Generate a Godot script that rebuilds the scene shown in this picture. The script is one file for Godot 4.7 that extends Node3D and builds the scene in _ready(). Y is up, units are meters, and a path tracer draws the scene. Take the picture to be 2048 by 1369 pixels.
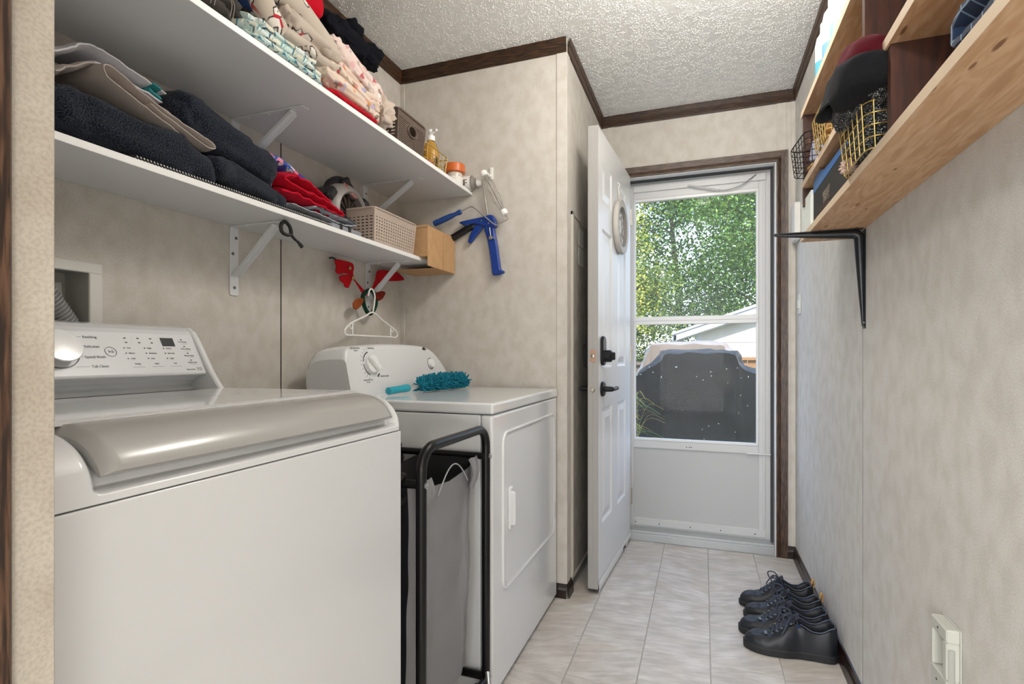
extends Node3D
# A laundry passage of a mobile home: washer and dryer on the left, an open door to a yard at the end.

func _ready() -> void:
	# camera
	var cam := Camera3D.new()
	cam.name = "camera"
	add_child(cam)
	cam.projection = Camera3D.PROJECTION_FRUSTUM
	cam.near = 0.05
	cam.far = 200.0
	cam.size = 1369.0 / 1056.9 * cam.near
	cam.frustum_offset = Vector2(-4.9, 26.0) / 1056.9 * cam.near
	cam.position = Vector3(0, 1.05, 0)
	cam.rotation.y = 0.3433
	cam.current = true
	# sky
	var env := Environment.new()
	var sky_mat := ProceduralSkyMaterial.new()
	sky_mat.sky_top_color = Color(0.66, 0.76, 0.92)
	sky_mat.sky_horizon_color = Color(0.93, 0.95, 0.97)
	sky_mat.ground_horizon_color = Color(0.62, 0.62, 0.58)
	sky_mat.ground_bottom_color = Color(0.34, 0.33, 0.30)
	sky_mat.sky_energy_multiplier = 1.9
	sky_mat.sun_angle_max = 1.0
	var sky := Sky.new()
	sky.sky_material = sky_mat
	env.background_mode = Environment.BG_SKY
	env.sky = sky
	env.tonemap_mode = Environment.TONE_MAPPER_LINEAR
	env.tonemap_exposure = 1.0
	env.sdfgi_enabled = true
	env.ssao_enabled = true
	env.ssil_enabled = true
	var we := WorldEnvironment.new()
	we.name = "world"
	we.environment = env
	add_child(we)
	# sun: behind the house, high on the right
	var sun := DirectionalLight3D.new()
	sun.name = "sun"
	sun.light_color = Color(1.0, 0.95, 0.86)
	sun.light_energy = 1.8
	sun.light_angular_distance = 0.6
	sun.shadow_enabled = true
	add_child(sun)
	sun.look_at_from_position(Vector3(3.2, 5.4, 5.0), Vector3.ZERO)
	# added fill light, set at an invented glazed door behind the camera
	area("rear_window_fill", Vector3(-0.55, 1.10, 2.58), Vector3(0, 0, -1), Vector2(1.7, 1.9), Color(1.0, 1.0, 0.995), 7.0)
	# the ceiling lamp of the passage; dome, rear and globe lamps are added fill
	bulb("ceiling_lamp_light", Vector3(-0.05, CEIL - 0.26, -1.45), Color(1.0, 0.98, 0.95), 0.42, 0.10)
	bulb("added_dome_light", Vector3(0.0, CEIL - 0.060, -1.66), Color(1.0, 0.98, 0.95), 0.36, 0.05)
	bulb("ceiling_lamp_light_001", Vector3(-0.6, CEIL - 0.26, 1.1), Color(1.0, 0.98, 0.95), 1.8, 0.10)
	bulb("added_globe_light", Vector3(0.24, 0.78, 0.28), Color(1.0, 0.985, 0.96), 0.32, 0.12)
	# daylight of the yard coming in at the door
	build_room()
	build_door()
	build_appliances()
	build_left_shelves()
	build_right_shelf()
	build_small()
	build_yard()

func bulb(called: String, at: Vector3, c: Color, energy: float, size := 0.05) -> void:
	var l := OmniLight3D.new()
	l.name = called
	l.light_color = c
	l.light_energy = energy
	l.light_size = size
	l.omni_range = 12.0
	l.omni_attenuation = 2.0
	l.shadow_enabled = true
	add_child(l)
	l.position = at

func area(called: String, at: Vector3, towards: Vector3, size: Vector2, c: Color, energy: float) -> void:
	var l := AreaLight3D.new()
	l.name = called
	l.area_size = size
	l.light_color = c
	l.light_energy = energy
	l.area_normalize_energy = true
	l.area_range = 12.0
	l.area_attenuation = 2.0
	l.shadow_enabled = true
	add_child(l)
	l.look_at_from_position(at, at + towards, Vector3.UP if absf(towards.y) < 0.9 else Vector3.RIGHT)

# ------------------------------------------------------------------ mesh building
class MB:
	var v := PackedVector3Array()
	var n := PackedVector3Array()
	var uv := PackedVector2Array()
	var ix := PackedInt32Array()
	var t := Transform3D()

	func vert(p: Vector3, nn: Vector3, u := Vector2.ZERO) -> int:
		v.append(t * p)
		n.append((t.basis * nn).normalized())
		uv.append(u)
		return v.size() - 1

	func tri(a: Vector3, b: Vector3, c: Vector3) -> void:   # counter-clockwise from outside
		var nn := (b - a).cross(c - a)
		if nn.length_squared() < 1e-18:
			return
		nn = nn.normalized()
		var i := vert(a, nn)
		vert(b, nn)
		vert(c, nn)
		ix.append_array([i, i + 2, i + 1])

	func quad(a: Vector3, b: Vector3, c: Vector3, d: Vector3, u0 := Vector2.ZERO, u1 := Vector2.ONE) -> void:
		var nn := (c - a).cross(d - b)
		if nn.length_squared() < 1e-18:
			return
		nn = nn.normalized()
		var i := vert(a, nn, u0)
		vert(b, nn, Vector2(u1.x, u0.y))
		vert(c, nn, u1)
		vert(d, nn, Vector2(u0.x, u1.y))
		ix.append_array([i, i + 2, i + 1, i, i + 3, i + 2])

	# rows[r][c]; outward normal = (next column) x (next row)
	func grid(rows: Array, cu := false, cv := false, us := 1.0, vs := 1.0) -> void:
		var nr := rows.size()
		var nc: int = rows[0].size()
		var base := v.size()
		for r in nr:
			var ra: PackedVector3Array = rows[r]
			var r0: PackedVector3Array = rows[(r - 1 + nr) % nr if cv else maxi(r - 1, 0)]
			var r1: PackedVector3Array = rows[(r + 1) % nr if cv else mini(r + 1, nr - 1)]
			for c in nc:
				var c0 := (c - 1 + nc) % nc if cu else maxi(c - 1, 0)
				var c1 := (c + 1) % nc if cu else mini(c + 1, nc - 1)
				var nn := (ra[c1] - ra[c0]).cross(r1[c] - r0[c])
				if nn.length_squared() < 1e-20:
					nn = (rows[mini(r + 1, nr - 1)][c1] - rows[mini(r + 1, nr - 1)][c0]).cross(r1[c] - r0[c]) + (rows[maxi(r - 1, 0)][c1] - rows[maxi(r - 1, 0)][c0]).cross(r1[c] - r0[c])
				if nn.length_squared() < 1e-22:
					nn = Vector3.UP
				vert(ra[c], nn, Vector2(us * c / maxf(1, nc - (0 if cu else 1)), vs * r / maxf(1, nr - (0 if cv else 1))))
		for r in nr - (0 if cv else 1):
			for c in nc - (0 if cu else 1):
				var a := base + r * nc + c
				var b := base + r * nc + (c + 1) % nc
				var d := base + ((r + 1) % nr) * nc + c
				var e := base + ((r + 1) % nr) * nc + (c + 1) % nc
				ix.append_array([a, e, b, a, d, e])

	func fan(ring: PackedVector3Array, flip := false) -> void:
		var c := Vector3.ZERO
		for p in ring:
			c += p
		c /= ring.size()
		for i in ring.size():
			if flip:
				tri(c, ring[(i + 1) % ring.size()], ring[i])
			else:
				tri(c, ring[i], ring[(i + 1) % ring.size()])

	func box(c: Vector3, s: Vector3, b := 0.0) -> void:
		var h := s / 2
		if b <= 0.0:
			for ax in 3:
				for sg in [-1.0, 1.0]:
					var nn := Vector3.ZERO
					nn[ax] = sg
					var p := Vector3.ZERO
					p[(ax + 1) % 3] = 1
					var q := Vector3.ZERO
					q[(ax + 2) % 3] = sg
					var o := c + nn * h
					quad(o - p * h - q * h, o + p * h - q * h, o + p * h + q * h, o - p * h + q * h)
			return
		b = minf(b, minf(h.x, minf(h.y, h.z)) * 0.98)
		for ax in 3:
			for sg in [-1.0, 1.0]:
				var nn := Vector3.ZERO
				nn[ax] = sg
				var p := Vector3.ZERO
				p[(ax + 1) % 3] = h[(ax + 1) % 3] - b
				var q := Vector3.ZERO
				q[(ax + 2) % 3] = (h[(ax + 2) % 3] - b) * sg
				var o := c + nn * h
				quad(o - p - q, o + p - q, o + p + q, o - p + q)
		for ax in 3:                       # edges along ax
			for s1 in [-1.0, 1.0]:
				for s2 in [-1.0, 1.0]:
					var u := Vector3.ZERO
					u[ax] = h[ax] - b
					var a1 := Vector3.ZERO
					a1[(ax + 1) % 3] = s1 * h[(ax + 1) % 3]
					a1[(ax + 2) % 3] = s2 * (h[(ax + 2) % 3] - b)
					var a2 := Vector3.ZERO
					a2[(ax + 1) % 3] = s1 * (h[(ax + 1) % 3] - b)
					a2[(ax + 2) % 3] = s2 * h[(ax + 2) % 3]
					if s1 * s2 > 0:
						quad(c + a1 - u, c + a2 - u, c + a2 + u, c + a1 + u)
					else:
						quad(c + a2 - u, c + a1 - u, c + a1 + u, c + a2 + u)
		for sx in [-1.0, 1.0]:
			for sy in [-1.0, 1.0]:
				for sz in [-1.0, 1.0]:
					var px := c + Vector3(sx * h.x, sy * (h.y - b), sz * (h.z - b))
					var py := c + Vector3(sx * (h.x - b), sy * h.y, sz * (h.z - b))
					var pz := c + Vector3(sx * (h.x - b), sy * (h.y - b), sz * h.z)
					if sx * sy * sz > 0:
						tri(px, py, pz)
					else:
						tri(px, pz, py)

	# box with rounded edges of radius r, between two corners
	func rbx(a: Vector3, b: Vector3, r: float, k := 4) -> void:
		var c := (a + b) / 2
		var h := (b - a).abs() / 2
		r = minf(r, minf(h.x, minf(h.y, h.z)) * 0.98)
		for ax in 3:
			for sg in [-1.0, 1.0]:
				var us := []
				for e in 2:
					var q := (ax + 1 + e) % 3
					var l := []
					for i in k + 1:
						l.append(-(h[q] - r) - r * tan(PI / 4 * (1.0 - float(i) / k)))
					for i in k + 1:
						l.append(h[q] - r + r * tan(PI / 4 * float(i) / k))
					us.append(l)
				var m: int = us[0].size()
				var base := v.size()
				for j in m:
					for i in m:
						var p := Vector3.ZERO
						p[ax] = h[ax] * sg
						p[(ax + 1) % 3] = us[0][i]
						p[(ax + 2) % 3] = us[1][j]
						var inn := p.clamp(-(h - Vector3.ONE * r), h - Vector3.ONE * r)
						var d := (p - inn).normalized()
						vert(c + inn + d * r, d)
				for j in m - 1:
					for i in m - 1:
						var A := base + j * m + i
						if sg > 0:
							ix.append_array([A, A + m + 1, A + 1, A, A + m, A + m + 1])
						else:
							ix.append_array([A, A + 1, A + m + 1, A, A + m + 1, A + m])

	# box between two corners
	func bx(a: Vector3, b: Vector3, bev := 0.0) -> void:
		box((a + b) / 2, (b - a).abs(), bev)

	# outline in local xy, extruded from z0 to z1, both rims chamfered by bev; pts counter-clockwise
	func prism(pts: PackedVector2Array, z0: float, z1: float, bev := 0.0, smooth := false) -> void:
		if Geometry2D.is_polygon_clockwise(pts):
			pts = pts.duplicate()
			pts.reverse()
		var m := pts.size()
		var inn := PackedVector2Array()
		for i in m:
			var a := pts[(i - 1 + m) % m]
			var b := pts[i]
			var c := pts[(i + 1) % m]
			var e0 := (b - a).normalized()
			var e1 := (c - b).normalized()
			var n0 := Vector2(-e0.y, e0.x)
			var n1 := Vector2(-e1.y, e1.x)
			var mm := (n0 + n1)
			mm = mm / maxf(0.35, mm.length_squared() / 2.0) if mm.length() > 0.01 else n0
			inn.append(b + mm * bev)
		var tr := Geometry2D.triangulate_polygon(inn)
		if tr.is_empty():
			tr = Geometry2D.triangulate_polygon(pts)
		if tr.is_empty():
			var dl := Geometry2D.triangulate_delaunay(pts)
			for k in range(0, dl.size(), 3):
				if Geometry2D.is_point_in_polygon((pts[dl[k]] + pts[dl[k + 1]] + pts[dl[k + 2]]) / 3.0, pts):
					tr.append_array([dl[k], dl[k + 1], dl[k + 2]])
		for k in range(0, tr.size(), 3):
			var a := inn[tr[k]]
			var b := inn[tr[k + 1]]
			var c := inn[tr[k + 2]]
			if (b - a).cross(c - a) < 0:
				var x := b
				b = c
				c = x
			tri(Vector3(a.x, a.y, z1), Vector3(b.x, b.y, z1), Vector3(c.x, c.y, z1))
			tri(Vector3(a.x, a.y, z0), Vector3(c.x, c.y, z0), Vector3(b.x, b.y, z0))
		var stations := [[inn, z0], [pts, z0 + bev], [pts, z1 - bev], [inn, z1]] if bev > 0 else [[pts, z0], [pts, z1]]
		for s in stations.size() - 1:
			var A: PackedVector2Array = stations[s][0]
			var B: PackedVector2Array = stations[s + 1][0]
			var za: float = stations[s][1]
			var zb: float = stations[s + 1][1]
			if smooth:
				var ra := PackedVector3Array()
				var rb := PackedVector3Array()
				for i in m:
					ra.append(Vector3(A[i].x, A[i].y, za))
					rb.append(Vector3(B[i].x, B[i].y, zb))
				grid([ra, rb], true)
			else:
				for i in m:
					var j := (i + 1) % m
					quad(Vector3(A[i].x, A[i].y, za), Vector3(A[j].x, A[j].y, za), Vector3(B[j].x, B[j].y, zb), Vector3(B[i].x, B[i].y, zb))

	func tube(path: PackedVector3Array, r, seg := 10, closed := false, caps := true, sq := Vector2.ONE) -> void:
		var m := path.size()
		var rows := []
		var d0 := (path[1] - path[0]).normalized()
		var up := Vector3.UP if absf(d0.y) < 0.9 else Vector3.RIGHT
		var side := d0.cross(up).normalized()
		for i in m:
			var d: Vector3
			if closed:
				d = (path[(i + 1) % m] - path[(i - 1 + m) % m]).normalized()
			else:
				d = (path[mini(i + 1, m - 1)] - path[maxi(i - 1, 0)]).normalized()
			side = (side - d * side.dot(d))
			side = side.normalized() if side.length() > 1e-5 else d.cross(Vector3.UP + Vector3(0.1, 0, 0)).normalized()
			var u := d.cross(side)
			var rr: float = r[i] if r is Array or r is PackedFloat32Array else r
			var ring := PackedVector3Array()
			for k in seg:
				var a := -TAU * k / seg
				ring.append(path[i] + (side * cos(a) * sq.x + u * sin(a) * sq.y) * rr)
			rows.append(ring)
		# orientation: columns turn so that normals point outward
		var c0: Vector3 = rows[0][0] - path[0]
		var nn: Vector3 = (rows[0][1] - rows[0][0]).cross(rows[1][0] - rows[0][0])
		if nn.dot(c0) < 0:
			for i in m:
				var x: PackedVector3Array = rows[i]
				x.reverse()
				rows[i] = x
		grid(rows, true, closed)
		if caps and not closed:
			fan(rows[0], true)
			fan(rows[m - 1], false)

	# profile of (radius, height) turned round local y; sharp = split where it bends hard
	func lathe(pr: PackedVector2Array, seg := 24, capped := true) -> void:
		var runs := []
		var cur := [0]
		for i in range(1, pr.size()):
			cur.append(i)
			if i < pr.size() - 1:
				var a := (pr[i] - pr[i - 1]).normalized()
				var b := (pr[i + 1] - pr[i]).normalized()
				if a.dot(b) < 0.8:
					runs.append(cur)
					cur = [i]
		runs.append(cur)
		for run in runs:
			var rows := []
			for i in run:
				var ring := PackedVector3Array()
				for k in seg:
					var an := -TAU * k / seg
					ring.append(Vector3(cos(an) * pr[i].x, pr[i].y, sin(an) * pr[i].x))
				rows.append(ring)
			grid(rows, true)
		if capped:
			for e in [0, pr.size() - 1]:
				if pr[e].x > 1e-4:
					var ring := PackedVector3Array()
					for k in seg:
						var an := -TAU * k / seg
						ring.append(Vector3(cos(an) * pr[e].x, pr[e].y, sin(an) * pr[e].x))
					fan(ring, e == 0)

	# superellipsoid with noise: cloth, cushions, knots
	func blob(c: Vector3, h: Vector3, e1 := 0.5, e2 := 0.5, noise: FastNoiseLite = null, amp := 0.0, nu := 48, nv := 24, bend = null) -> void:
		var rows := []
		for j in nv + 1:
			var ph := -PI / 2 + PI * j / nv
			var cy := pow(absf(cos(ph)), e1)
			var sy := signf(sin(ph)) * pow(absf(sin(ph)), e1)
			var ring := PackedVector3Array()
			for i in nu:
				var th := -TAU * i / nu
				var cx := signf(cos(th)) * pow(absf(cos(th)), e2)
				var sx := signf(sin(th)) * pow(absf(sin(th)), e2)
				var d := Vector3(cy * cx, sy, cy * sx)
				var p := c + d * h
				if noise:
					p += d * noise.get_noise_3dv(p * 100.0) * amp
				if bend != null:
					p = bend.call(p)
				ring.append(p)
			rows.append(ring)
		grid(rows, true)

	func mesh() -> ArrayMesh:
		var a := []
		a.resize(Mesh.ARRAY_MAX)
		a[Mesh.ARRAY_VERTEX] = v
		a[Mesh.ARRAY_NORMAL] = n
		a[Mesh.ARRAY_TEX_UV] = uv
		a[Mesh.ARRAY_INDEX] = ix
		var m := ArrayMesh.new()
		m.add_surface_from_arrays(Mesh.PRIMITIVE_TRIANGLES, a)
		return m


# ------------------------------------------------------------------ things and parts
func thing(called: String, label: String, category: String, at := Vector3.ZERO, group := "") -> Node3D:
	var o := Node3D.new()
	o.name = numbered(called)
	add_child(o, true)
	o.position = at
	tag(o, label, category, group)
	return o

func tag(o: Node, label: String, category: String, group := "") -> Node:
	o.set_meta("label", label)
	o.set_meta("category", category)
	if group:
		o.set_meta("group", group)
	return o

func structure(called: String) -> Node3D:
	var o := Node3D.new()
	o.name = called
	add_child(o, true)
	o.set_meta("kind", "structure")
	return o

var used := {}
func numbered(called: String, parent: Node = null) -> String:
	var key := called + "@" + (str(parent.get_instance_id()) if parent else "root")
	var k: int = used.get(key, 0)
	used[key] = k + 1
	return called if k == 0 else "%s_%03d" % [called, k]

# a part: the mesh is given in world space and moved into its parent's own space
func part(called: String, mb: MB, m: Material, parent: Node3D) -> MeshInstance3D:
	var inv := world_of(parent).affine_inverse()
	for i in mb.v.size():
		mb.v[i] = inv * mb.v[i]
		mb.n[i] = inv.basis * mb.n[i]
	return hang(called, mb.mesh(), m, parent, Transform3D())

func hang(called: String, mesh: Mesh, m: Material, parent: Node3D, x: Transform3D) -> MeshInstance3D:
	var o := MeshInstance3D.new()
	o.name = numbered(called, parent)
	o.mesh = mesh
	o.material_override = m
	parent.add_child(o, true)
	o.transform = x
	return o

func world_of(o: Node3D) -> Transform3D:
	var x := Transform3D()
	var p: Node = o
	while p != self:
		x = (p as Node3D).transform * x
		p = p.get_parent()
	return x

# lettering: x is where its centre stands, facing +z of the basis, in world space
func letters(called: String, s: String, size: float, m: Material, parent: Node3D, x: Transform3D, left := false) -> MeshInstance3D:
	var f := SystemFont.new()
	f.font_names = PackedStringArray(["Droid Sans"])
	var tm := TextMesh.new()
	tm.text = s
	tm.font = f
	tm.font_size = 32
	tm.pixel_size = size / 32.0
	tm.depth = 0.0004
	tm.curve_step = 2.0
	if left:
		tm.horizontal_alignment = HORIZONTAL_ALIGNMENT_LEFT
	return hang(called, tm, m, parent, world_of(parent).affine_inverse() * x)

func vs(a: Array) -> PackedVector3Array:
	return PackedVector3Array(a)

func rrect(x0: float, y0: float, x1: float, y1: float, r: float, k := 6) -> PackedVector2Array:
	var o := PackedVector2Array()
	for c in [[x1 - r, y1 - r, 0], [x0 + r, y1 - r, 1], [x0 + r, y0 + r, 2], [x1 - r, y0 + r, 3]]:
		for i in k + 1:
			var a: float = (float(c[2]) + float(i) / k) * PI / 2
			o.append(Vector2(c[0] + cos(a) * r, c[1] + sin(a) * r))
	return o

func circle2(cx: float, cy: float, rx: float, ry: float, k := 24) -> PackedVector2Array:
	var o := PackedVector2Array()
	for i in k:
		o.append(Vector2(cx + cos(TAU * i / k) * rx, cy + sin(TAU * i / k) * ry))
	return o

# smooth path through points
func curve(pts: Array, k := 6, closed := false) -> PackedVector3Array:
	var o := PackedVector3Array()
	var m := pts.size()
	for i in (m if closed else m - 1):
		var p0: Vector3 = pts[(i - 1 + m) % m] if closed else pts[maxi(i - 1, 0)]
		var p1: Vector3 = pts[i]
		var p2: Vector3 = pts[(i + 1) % m]
		var p3: Vector3 = pts[(i + 2) % m] if closed else pts[mini(i + 2, m - 1)]
		for j in k:
			o.append(p1.cubic_interpolate(p2, p0, p3, float(j) / k))
	if not closed:
		o.append(pts[m - 1])
	return o

func basis_x(ux: Vector3, uy: Vector3, at: Vector3) -> Transform3D:
	var x := ux.normalized()
	var z := x.cross(uy).normalized()
	return Transform3D(Basis(x, z.cross(x), z), at)

# ------------------------------------------------------------------ materials
var mats := {}
func mat(key: String, c: Color, rough := 0.6, metal := 0.0) -> StandardMaterial3D:
	if mats.has(key):
		return mats[key]
	var m := StandardMaterial3D.new()
	m.resource_name = key
	m.albedo_color = c
	m.roughness = rough
	m.metallic = metal
	mats[key] = m
	return m

func hexc(s: String) -> Color:
	return Color.html(s)

func fnoise(seed_: int, freq: float, oct := 3, type := FastNoiseLite.TYPE_SIMPLEX_SMOOTH) -> FastNoiseLite:
	var f := FastNoiseLite.new()
	f.seed = seed_
	f.noise_type = type
	f.frequency = freq
	f.fractal_type = FastNoiseLite.FRACTAL_FBM if oct > 1 else FastNoiseLite.FRACTAL_NONE
	f.fractal_octaves = oct
	return f

func ntex(f: FastNoiseLite, cols: Array, offs: Array, side := 512, normal_ := 0.0) -> NoiseTexture2D:
	var tx := NoiseTexture2D.new()
	tx.width = side
	tx.height = side
	tx.seamless = true
	tx.noise = f
	if normal_ > 0:
		tx.as_normal_map = true
		tx.bump_strength = normal_
	elif cols.size():
		var g := Gradient.new()
		g.offsets = PackedFloat32Array(offs)
		g.colors = PackedColorArray(cols)
		tx.color_ramp = g
	return tx

func tri_map(m: StandardMaterial3D, metres: float, stretch := Vector3.ONE, world := true) -> void:
	m.uv1_triplanar = true
	m.uv1_world_triplanar = world
	m.uv1_triplanar_sharpness = 6.0
	m.uv1_scale = stretch / metres

# a cloth: base colour, fine relief
func cloth(key: String, c: Color, grain := 0.02, depth := 0.15, rim := 0.3) -> StandardMaterial3D:
	if mats.has(key):
		return mats[key]
	var m := mat(key, c, 0.95)
	m.metallic_specular = 0.2
	m.heightmap_enabled = true
	if not mats.has("_cloth_relief"):
		mats["_cloth_relief"] = ntex(fnoise(5, 0.06, 3), [], [], 512)
	m.heightmap_texture = mats["_cloth_relief"]
	m.heightmap_scale = depth
	m.rim_enabled = rim > 0
	m.rim = rim
	m.rim_tint = 0.6
	tri_map(m, grain * 12)
	return m

func image_tex(w: int, h: int, f: Callable) -> ImageTexture:
	var im := Image.create(w, h, false, Image.FORMAT_RGB8)
	for y in h:
		for x in w:
			im.set_pixel(x, y, f.call(x, y))
	return ImageTexture.create_from_image(im)
# ------------------------------------------------------------------ the room
const CEIL := 2.42
const XR := 0.4466
const XL := -1.38
const ZB := -3.05
const ZC := -2.225
const XC := -0.555

func wall_mat(key: String, c0: Color, c1: Color, c2: Color) -> StandardMaterial3D:
	var m := mat(key, Color.WHITE, 0.62)
	m.metallic_specular = 0.32
	m.albedo_texture = ntex(fnoise(11, 0.012, 5), [c0, c1, c2], [0.2, 0.5, 0.8], 1024)
	m.detail_enabled = true
	m.detail_blend_mode = BaseMaterial3D.BLEND_MODE_MUL
	m.detail_uv_layer = BaseMaterial3D.DETAIL_UV_2
	m.detail_albedo = ntex(fnoise(23, 0.07, 4), [Color(0.92, 0.915, 0.91), Color(0.97, 0.97, 0.967), Color(1, 1, 1)], [0.2, 0.5, 0.8], 1024)
	m.uv2_triplanar = true
	m.uv2_world_triplanar = true
	m.uv2_scale = Vector3.ONE / 0.30
	m.heightmap_enabled = true
	m.heightmap_texture = ntex(fnoise(31, 0.08, 3), [], [], 512)
	m.heightmap_scale = 0.007
	tri_map(m, 0.9, Vector3(1, 0.75, 1))
	return m

func wood_mat(key: String, dark: Color, mid: Color, light: Color, stretch: Vector3, rough := 0.5, metres := 0.5) -> StandardMaterial3D:
	var m := mat(key, Color.WHITE, rough)
	var f := fnoise(key.hash() % 1000, 0.02, 4)
	f.domain_warp_enabled = true
	f.domain_warp_amplitude = 14.0
	f.domain_warp_frequency = 0.01
	m.albedo_texture = ntex(f, [dark, mid, light], [0.3, 0.5, 0.72], 512)
	tri_map(m, metres, stretch)
	return m

func build_room() -> void:
	var wp := wall_mat("vinyl_wallpaper", hexc("c8c2b9"), hexc("cec9c1"), hexc("d3cec7"))
	var wr := wall_mat("vinyl_wallpaper_grey", hexc("cbc8c2"), hexc("d2cfca"), hexc("d6d4d0"))
	var trim_x := wood_mat("dark_trim_x", hexc("1c0f08"), hexc("34200f"), hexc("4a3019"), Vector3(0.6, 9, 9), 0.42)
	var trim_z := wood_mat("dark_trim_z", hexc("21140c"), hexc("3d2717"), hexc("553a24"), Vector3(9, 9, 0.6), 0.42)
	var trim_y := wood_mat("dark_trim_y", hexc("21140c"), hexc("402a1b"), hexc("5a4130"), Vector3(9, 0.6, 9), 0.42)
	var base_m := wood_mat("dark_base", hexc("120a08"), hexc("24150f"), hexc("35221a"), Vector3(9, 9, 0.6), 0.35)
	var seam := mat("panel_seam_shadow_gap", hexc("38342f"), 0.9)

	# floor: a slab, and the vinyl tiles that show
	var fl := structure("floor")
	var mb := MB.new()
	mb.bx(Vector3(-2.3, -0.12, -3.06), Vector3(0.52, -0.004, 2.7))
	part("slab", mb, mat("floor_joint", hexc("cfcac2"), 0.7), fl)
	build_tiles(fl)

	# ceiling with sprayed texture
	var ce := structure("ceiling")
	mb = MB.new()
	mb.bx(Vector3(-2.3, CEIL, -3.2), Vector3(0.52, CEIL + 0.12, 2.7))
	var cm := mat("ceiling_white", hexc("e6e6e4"), 0.95)
	cm.heightmap_enabled = true
	cm.heightmap_texture = ntex(fnoise(77, 0.09, 3), [], [], 512)
	cm.heightmap_scale = 0.12
	tri_map(cm, 0.25)
	part("board", mb, cm, ce)
	cm.metallic_specular = 0.05
	mat("popcorn_white", hexc("e9e9e8"), 1.0).metallic_specular = 0.05
	popcorn(ce, mat("popcorn_white", hexc("e9e9e8"), 1.0))

	# left wall, two vinyl panels with a dark joint, and the one behind
	var wl := structure("wall_left")
	for zz in [[-3.17, -1.4570], [-1.4510, -0.87]]:
		mb = MB.new()
		mb.bx(Vector3(XL - 0.06, 0, zz[0]), Vector3(XL, CEIL, zz[1]))
		part("panel", mb, wp, wl)
	mb = MB.new()                                   # the panel with the hole of the hose box
	mb.bx(Vector3(XL - 0.06, 0, -0.87), Vector3(XL, 1.08, -0.2))
	mb.bx(Vector3(XL - 0.06, 1.25, -0.87), Vector3(XL, CEIL, -0.2))
	mb.bx(Vector3(XL - 0.06, 1.08, -0.60), Vector3(XL, 1.25, -0.2))
	mb.bx(Vector3(XL - 0.06, 1.08, -0.87), Vector3(XL, 1.25, -0.846))
	part("panel", mb, wp, wl)
	mb = MB.new()
	mb.bx(Vector3(XL - 0.05, 0, -1.4570), Vector3(XL - 0.0008, CEIL, -1.4510))
	part("joint", mb, seam, wl)

	# the closet that juts out: front, side
	var cf := structure("wall_closet_front")
	mb = MB.new()
	mb.bx(Vector3(XL, 0, ZC - 0.05), Vector3(XC - 0.0001, CEIL, ZC))
	part("panel", mb, wp, cf)
	for bz in [[XL, XL + 0.022], [XC - 0.045, XC]]:
		mb = MB.new()
		mb.bx(Vector3(bz[0], 0.06, ZC - 0.002), Vector3(bz[1], CEIL - 0.045, ZC + 0.004), 0.0012)
		part("batten", mb, wp, cf)
	var cs := structure("wall_closet_side")
	mb = MB.new()                                   # panel with the opening of the cupboard door
	mb.bx(Vector3(XC - 0.05, 0, ZC - 0.075), Vector3(XC, CEIL, ZC - 0.0501))
	mb.bx(Vector3(XC - 0.05, 0, ZB), Vector3(XC, CEIL, ZC - 0.62))
	mb.bx(Vector3(XC - 0.05, 1.685, ZC - 0.62), Vector3(XC, CEIL, ZC - 0.075))
	part("panel", mb, wp, cs)
	mb = MB.new()
	mb.bx(Vector3(XC - 0.012, 0.06, ZC - 0.05), Vector3(XC + 0.002, CEIL - 0.04, ZC + 0.0042), 0.0012)
	part("batten", mb, wp, cs)

	# back wall with the door opening x -0.42..0.362, y 0..2.062
	var wb := structure("wall_back")
	mb = MB.new()
	mb.bx(Vector3(-2.3, 2.062, ZB - 0.12), Vector3(XR + 0.06, CEIL, ZB))
	part("panel", mb, wp, wb)
	mb = MB.new()
	mb.bx(Vector3(-2.3, 0, ZB - 0.12), Vector3(-0.42, 2.062, ZB))
	part("panel", mb, wp, wb)
	mb = MB.new()
	mb.bx(Vector3(0.362, 0, ZB - 0.12), Vector3(XR + 0.06, 2.062, ZB))
	part("panel", mb, wp, wb)
	for bxx in [[0.36, 0.405], [XR - 0.02, XR], [-0.52, -0.48]]:
		mb = MB.new()
		mb.bx(Vector3(bxx[0], 2.112, ZB - 0.002), Vector3(bxx[1], CEIL - 0.045, ZB + 0.0035), 0.001)
		part("batten", mb, wp, wb)
	mb = MB.new()
	mb.bx(Vector3(XR - 0.022, 0.062, ZB - 0.002), Vector3(XR, 2.11, ZB + 0.0035), 0.001)
	part("batten", mb, wp, wb)

	# right wall
	var wri := structure("wall_right")
	for zz in [[-3.17, -1.8360], [-1.8290, -0.60], [-0.595, 0.62], [0.625, 2.7]]:
		mb = MB.new()
		mb.bx(Vector3(XR, 0, zz[0]), Vector3(XR + 0.06, CEIL, zz[1]))
		part("panel", mb, wr, wri)
	mb = MB.new()
	mb.bx(Vector3(XR + 0.0006, 0, -1.8360), Vector3(XR + 0.05, CEIL, -1.8290))
	mb.bx(Vector3(XR + 0.0006, 0, -0.60), Vector3(XR + 0.05, CEIL, -0.595))
	part("joint", mb, seam, wri)

	# partition end beside the washer, and the room behind the camera
	var wp2 := wall_mat("vinyl_partition_dimmed", hexc("b2a99d"), hexc("b9b1a6"), hexc("beb7ac"))  # wallpaper darkened to offset the strong added light on this face
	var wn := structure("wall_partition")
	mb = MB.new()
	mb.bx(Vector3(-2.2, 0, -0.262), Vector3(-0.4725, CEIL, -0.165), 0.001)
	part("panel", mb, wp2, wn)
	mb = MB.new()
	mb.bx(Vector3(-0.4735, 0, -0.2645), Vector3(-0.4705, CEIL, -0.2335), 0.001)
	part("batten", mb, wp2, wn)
	var pt := structure("trim_partition")
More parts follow.
